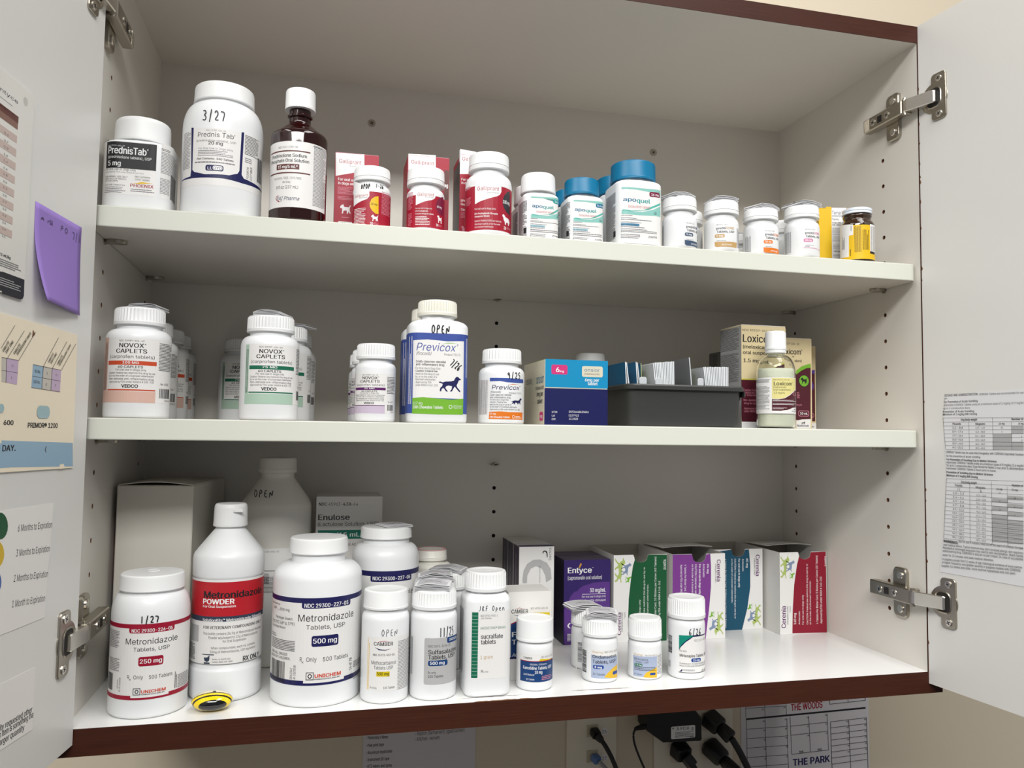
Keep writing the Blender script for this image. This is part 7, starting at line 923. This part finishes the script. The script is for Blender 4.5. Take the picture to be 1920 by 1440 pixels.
b = MB(); b.prism(rrect2(.8, 3.4, 96, 168, .3, 2), (0, 149.7, 0), (1, 0, 0), (0, 0, 1), .1, 0); b.obj('red_band', ink('crim2'), o)
bottle('F3', 'powder_bottle', 'tall white bottle with flip cap and red and navy label', 'bottle', None, 123, 77.7, S0, 67.5, 67.5, 33.75, 185.5, 163.5, 137, 16.2, 13.5, 'flip', plw,
       prof=[(0, 4, 0), (.5, 1.8, 0), (2.5, .3, 0), (5, 0, 0), (28, 0, 0), (30, .4, 0), (31.5, 1.6, 0), (114, 1.6, 0), (116, .5, 0), (118, 0, 0), (133, 0, 0), (136, .4, 0), (138.5, 1.4, 0)] + [(138.5 + 23.5 * t, 1.4, t * .97 + .03 * t * t) for t in (.15, .3, .45, .6, .75, .88, .96, 1)] + [(163, 0, 1), (166, 0, 1)])
f3 = [o for o in bpy.data.objects if o.get('label', '').startswith('tall white bottle with flip')][0]
b = MB(); b.bbox((4, -17.2, 178), (13, -14.6, 181), .5); b.obj('flip_tab', capw, f3)
bottle('F4', 'jug_bottle', 'big white round bottle with OPEN handwriting at the back', 'bottle', None, 161.5, 190.7, S0, 80, 80, 40, 227.8, 210.5, 178, 21.2, 18.5, 'band', plw2, plw2,
       prof=[(0, 4, 0), (.5, 1.8, 0), (2.5, .3, 0), (5, 0, 0), (20, 0, 0), (22, 1, 0), (141, 1, 0), (143, 0, 0), (172, 0, 0), (175.5, .6, 0), (178, 2, 0)] + [(178 + 27 * t, 2, t) for t in (.15, .3, .45, .6, .75, .88, 1)] + [(206, 0, 1), (213, 0, 1)])
bottle('F5', 'pill_bottle', 'widest white bottle with blue banded 500 mg label in front row', 'bottle', 'blue banded 500 mg bottles', 209.7, 56, S0, 85.9, 85.9, 42.95, 154, 139.4, 116, 28.6, 26, 'smooth', hN=131)
carton_box('medicine_box', 'F6', 'off-white carton with green strip behind the blue banded bottles', None, 243.5, 212, S0, 75, 70, 183, 0, ink('lab2'))
bottle('F7', 'pill_bottle', 'blue banded white bottle behind, square leaflet on its cap', 'bottle', 'blue banded 500 mg bottles', 282, 126.4, S0, 72.8, 72.8, 36.4, 155, 143.2, 122, 28.0, 25.4, 'smooth', hN=137)
leaflet(290, 122, 155.2, 30, 30, 4, .9, .35, 'square folded leaflet on the rear blue banded bottle', .05, wav=.05)
f8 = bottle('F8', 'pill_bottle', 'white bottle with pinkish ring on cap at the back', 'bottle', None, 340, 180, S0, 48, 48, 24, 121, 109, 100, 18.6, 16, 'band', plw2, plw2, printkey='')
b = MB(); b.rings([[(rr * math.sin(2*math.pi*k/40), -rr * math.cos(2*math.pi*k/40), z) for k in range(40)] for z, rr in ((120.9, 17.6), (121.6, 17.2), (121.6, 15.6), (121.2, 15.2))], cap0=False, cap1=False); b.obj('cap_ring', mat('faded_pink', (200, 150, 150), .5), f8)
sf = 'white sulfasalazine style tablet bottles'
def wbot(key, label, X, Y, w, capT, capB, hS, cr_, kind='rib', n=48, pk=None, grp=None, hN=None):
    return bottle(key, 'pill_bottle', label, 'bottle', grp, X, Y, S0, w, w, w/2, capT, capB, hS, cr_, cr_ - 2.6, kind, n=n, printkey=pk, hN=hN)
wbot('F11', 'white bottle with yellow dose patch and thin OPEN handwriting', 275.5, 33.1, 46.2, 105, 87.8, 77, 21.9, 'fine', 70, hN=84)
wbot('F12', 'white bottle with grey panel, blue dose mark and 11/25 handwriting', 323.4, 33.1, 46.2, 103.6, 86, 76, 22.2, 'rib', 44, hN=82.5)
wbot('F9', 'ribbed white cap bottle with crumpled leaflet just behind the 11/25 bottle', 331, 82, 46.2, 103.6, 86, 76, 22.2, 'rib', 44, '', hN=82.5)
wbot('F10', 'ribbed white cap bottle with leaflet furthest back beside green striped bottle', 353, 128, 46.2, 103.6, 86, 76, 22.2, 'rib', 44, '', hN=82.5)
leaflet(322, 33, 103.9, 34, 30, 6, 1.15, -.25, 'thick folded leaflet on the 11/25 bottle', .5, wav=.4)
leaflet(331, 80, 103.8, 36, 24, 6, 1.1, -.1, 'curled folded leaflet on the bottle behind the 11/25 bottle', 2.2, dense=True, wav=.5)
leaflet(352, 126, 103.8, 38, 26, 5, 1.0, -.45, 'bent folded leaflet on the furthest back ribbed bottle', 1.6, dense=True, wav=.4)
bottle('F13', 'pill_bottle', 'tall square white bottle with green ladder stripe and handwriting', 'bottle', None, 376.1, 35.2, S0, 46.4, 46.4, 11, 120, 101, 91, 21.2, 18, 'rib', n=40, hN=99)
for i, (lb, yy) in enumerate((('white tall carton with purple top strip in front of two alike', 201), ('dark edged white carton second behind the purple topped one', 231.5), ('dark edged white carton rearmost behind the purple topped one', 262))):
    bx = carton_box('medicine_box', 'F14', lb, 'tall white cartons with dark purple sides', 471.7, yy, S0, 44.5, 29, 120, 0, ink('lab'), topm=ink('dkp') if i == 0 else ink('lab2'))
    if i == 0:
        V_, F_ = text_mesh('Mirataz', 1); mk('lettering', [(20 - x * 26, -2 - y * 5, 120.62) for x, y, q_ in V_], [f[::1] for f in F_], ink('lab'), bx)
        b = MB(); b.bbox((-22, -2, 120.2), (22, 13.6, 120.8), .1); b.obj('top_flap', ink('lgr'), bx)
carton_box('medicine_box', 'F15', 'white and blue carton with yellow slash behind the small blue label bottle', None, 429.5, 79, S0, 47.5, 40, 91, 0, ink('lab2'))
for lb, yy in (('deep purple oral solution carton in front of its twin', 199), ('deep purple carton behind the front purple one', 234.5)):
    carton_box('medicine_box', 'F17', lb, 'deep purple oral solution cartons', 536, yy, S0, 60.5, 34, 103, 0, ink('dpur'), topm=ink('dkp'))
wbot('F16', 'small white bottle with dark blue label and yellow slash', 429.1, 36.7, 37.5, 70, 48.5, 39, 19.3, 'fine', 64, hN=46)
wbot('F19', 'small white bottle with pale blue and yellow label under crumpled leaflet', 504.7, 49, 38, 64.3, 46.8, 38, 19.4, 'rib', 44, hN=44.5)
wbot('F18', 'white bottle with barcode side behind the crumpled leaflet bottle', 507.5, 95, 38, 64.3, 46.8, 38, 19.4, 'rib', 44, hN=44.5)
wbot('F20', 'small white bottle with pale blue label and green dose mark', 556, 48.2, 36.4, 63.0, 41, 33.5, 18.0, 'rib', 50, hN=39)
wbot('F21', 'white bottle with green and navy arc label and 6/26 handwriting', 601.8, 41.9, 39.8, 84.4, 63.2, 54, 20.2, 'rib', 48, hN=61)
leaflet(506, 47, 64.6, 32, 27, 7, 1.15, -.30, 'thick crumpled leaflet on the pale blue and yellow bottle', 1.0, wav=.5)
leaflet(499, 92, 64.6, 34, 26, 4, 1.8, .1, 'rolled folded leaflet on the barcode side bottle', .6, wav=.1)
# open top cartons
cin = mat('grey_carton_inside', (176, 170, 160), .75)
def open_carton(key, label, X, Y, w, d, h, lid=None, rz=0, back=None):
    root = empty('open_carton', (X, Y, S0 + .15), rz, label=label, cat='carton', group='cartons with torn open tops')
    pr_ = PRINT[key]; nts = [p[1] for p in pr_ if p[0] == 'N'][0]; T = .7
    P = [(-w/2, 0), (w/2, 0), (w/2, h)] + [(s, min(v, h)) for s, v in nts[::-1]] + [(-w/2, h)]
    P[3] = (P[3][0], h); P[-2] = (P[-2][0], h)
    b = MB(); t_ = tessellate_polygon([[Vector((x, y, 0)) for x, y in P]]); n = len(P)
    b.add([(x, -d/2, y) for x, y in P], [tuple(f) for f in t_], 0); b.add([(x, -d/2 + T, y) for x, y in P], [tuple(f) for f in t_], 1)
    b.add([(x, -d/2, y) for x, y in P] + [(x, -d/2 + T, y) for x, y in P], [(i, (i+1) % n, n + (i+1) % n, n + i) for i in range(n)], 1); b.obj('front_panel', [ink('lab'), cin], root)
    for x in (-w/2, w/2 - T):
        b = MB(); b.box((x, -d/2 + T, 0), (x + T, d/2, h), 0 if x < 0 else 0); b.obj('side_panel', ink('lab2'), root)
    b = MB(); b.box((-w/2 + T, d/2 - T, 0), (w/2 - T, d/2, h)); b.obj('back_panel', cin, root)
    b = MB(); b.box((-w/2 + T, -d/2 + T, 0), (w/2 - T, d/2 - T, T)); b.obj('base_panel', cin, root)
    # blister strips filling the carton below the rim
    if lid:
        (y0, z0), (y1, z1) = lid; b = MB(); nn = 10; R_ = []
        for i in range(nn + 1):
            x = -w/2 + w * i / nn; e = 1.6 * math.sin(math.pi * i / nn); R_.append([(x, y0 + (i - 5) * .3, z0 + e), (x, y1, z1), (x, y1, z1 + .5), (x, y0 + (i - 5) * .3, z0 + .5 + e)])
        b.rings(R_); b.obj('lid_flap', ink('lab2'), root)
        fl = Flat(); fl.run([['R', -w/2 + 1, w/2 - 8, -3.5, -1.6, 'pur'], ['G', -w/2 + 6, -w/2 + 22, -12, -6, 'g', 3], ['G', w/2 - 26, w/2 - 6, -12, -6, 'g', 3]])
        fn = lambda s, v, o_: (s, y0 - v * .9, z0 + (z1 - z0) * (-v * .9) / (y1 - y0) + .55 + 1.6 * math.sin(math.pi * (s + w/2) / w) * (1 + v * .9 / (y1 - y0)) + o_ * .5)
        a_ = emit(fl.A, fn, 'lid_stripe', root, [i * w / 20 - w/2 for i in range(21)]); emit(fl.T, fn, 'lid_print', root)
    fl = Flat(); fl.run([p for p in pr_ if p[0] != 'N']); ol = Outline(w, d, .05)
    cl = lambda s: max(-w/2 + .05, min(w/2 - .05, s))
    fn = lambda s, v, o_: (cl(s), -d/2 - o_, max(.05, min(v, h - .02)))
    a = emit(fl.A, fn, 'label', root); emit(fl.T, fn, 'lettering', a or root); return root
open_carton('F22', 'green and white open carton left of the purple open carton', 605.7, 225.5, 72, 93, 108.2)
open_carton('F23', 'bright purple and white open carton', 684.6, 222.5, 73.3, 93, 107.9, lid=((-14, 111.5), (46, 108.6)))
open_carton('F24', 'teal and white open carton set slightly further back', 760.3, 248.5, 73.6, 72, 107)
open_carton('F25', 'crimson and white open carton nearest the right side', 836.2, 224, 70, 93, 106.8, lid=((-14, 111), (46, 108)))
def blisters(X, w, y0, n, h, d, zt):
    for i in range(n): pass
# bee figurine
bee = empty('bee_figurine', (117, 27, 0.1), label='small glossy yellow and black painted bee lying before the powder bottle', cat='figurine')
b = MB(); nu, nv_ = 200, 120; V = []; ax = Vector((.10, -.80, .50)).normalized()
rx_, ry_, rz_ = 18.2, 13.5, 8.6
for j in range(nv_ + 1):
    th = math.pi * j / nv_
    for i in range(nu):
        ph = 2 * math.pi * i / nu; V.append((rx_ * math.sin(th) * math.cos(ph), ry_ * math.sin(th) * math.sin(ph), rz_ + rz_ * math.cos(th)))
cols = []
F_ = []
for j in range(nv_):
    for i in range(nu):
        f = (j*nu+i, j*nu+(i+1) % nu, (j+1)*nu+(i+1) % nu, (j+1)*nu+i); F_.append(f)
        c = Vector((0, 0, 0))
        for q in f: c += Vector(V[q])
        c /= 4; q = Vector((c.x / rx_, c.y / ry_, (c.z - rz_) / rz_)); a = math.degrees(math.acos(max(-1, min(1, q.normalized().dot(Vector((.12, -.93, -.22)).normalized())))))
        cols.append(1 if a < 42 else 0 if a < 62 else 1 if a < 71 else 0 if a < 84 else 1 if a < 90 else 2 if q.z > .35 and a < 125 else 0 if a < 118 else 1)
b.V, b.F, b.mi = V, F_, cols
b.obj('body', [mat('glossy_yellow_paint', (246, 212, 20), .08, coat=.6), mat('glossy_black_paint', (10, 10, 12), .05, coat=.8), mat('pale_wing_paint', (226, 216, 180), .12, coat=.5)], bee, smooth=True, sharp=180)
b = MB(); b.disc((2, -1.5, 2 * rz_ - .25), (1, 0, 0), (0, 1, 0), 1.6, .5, 14); b.obj('eye', mat('glossy_black_paint', (10, 10, 12)), bee)

bpy.data.objects.remove(_to)
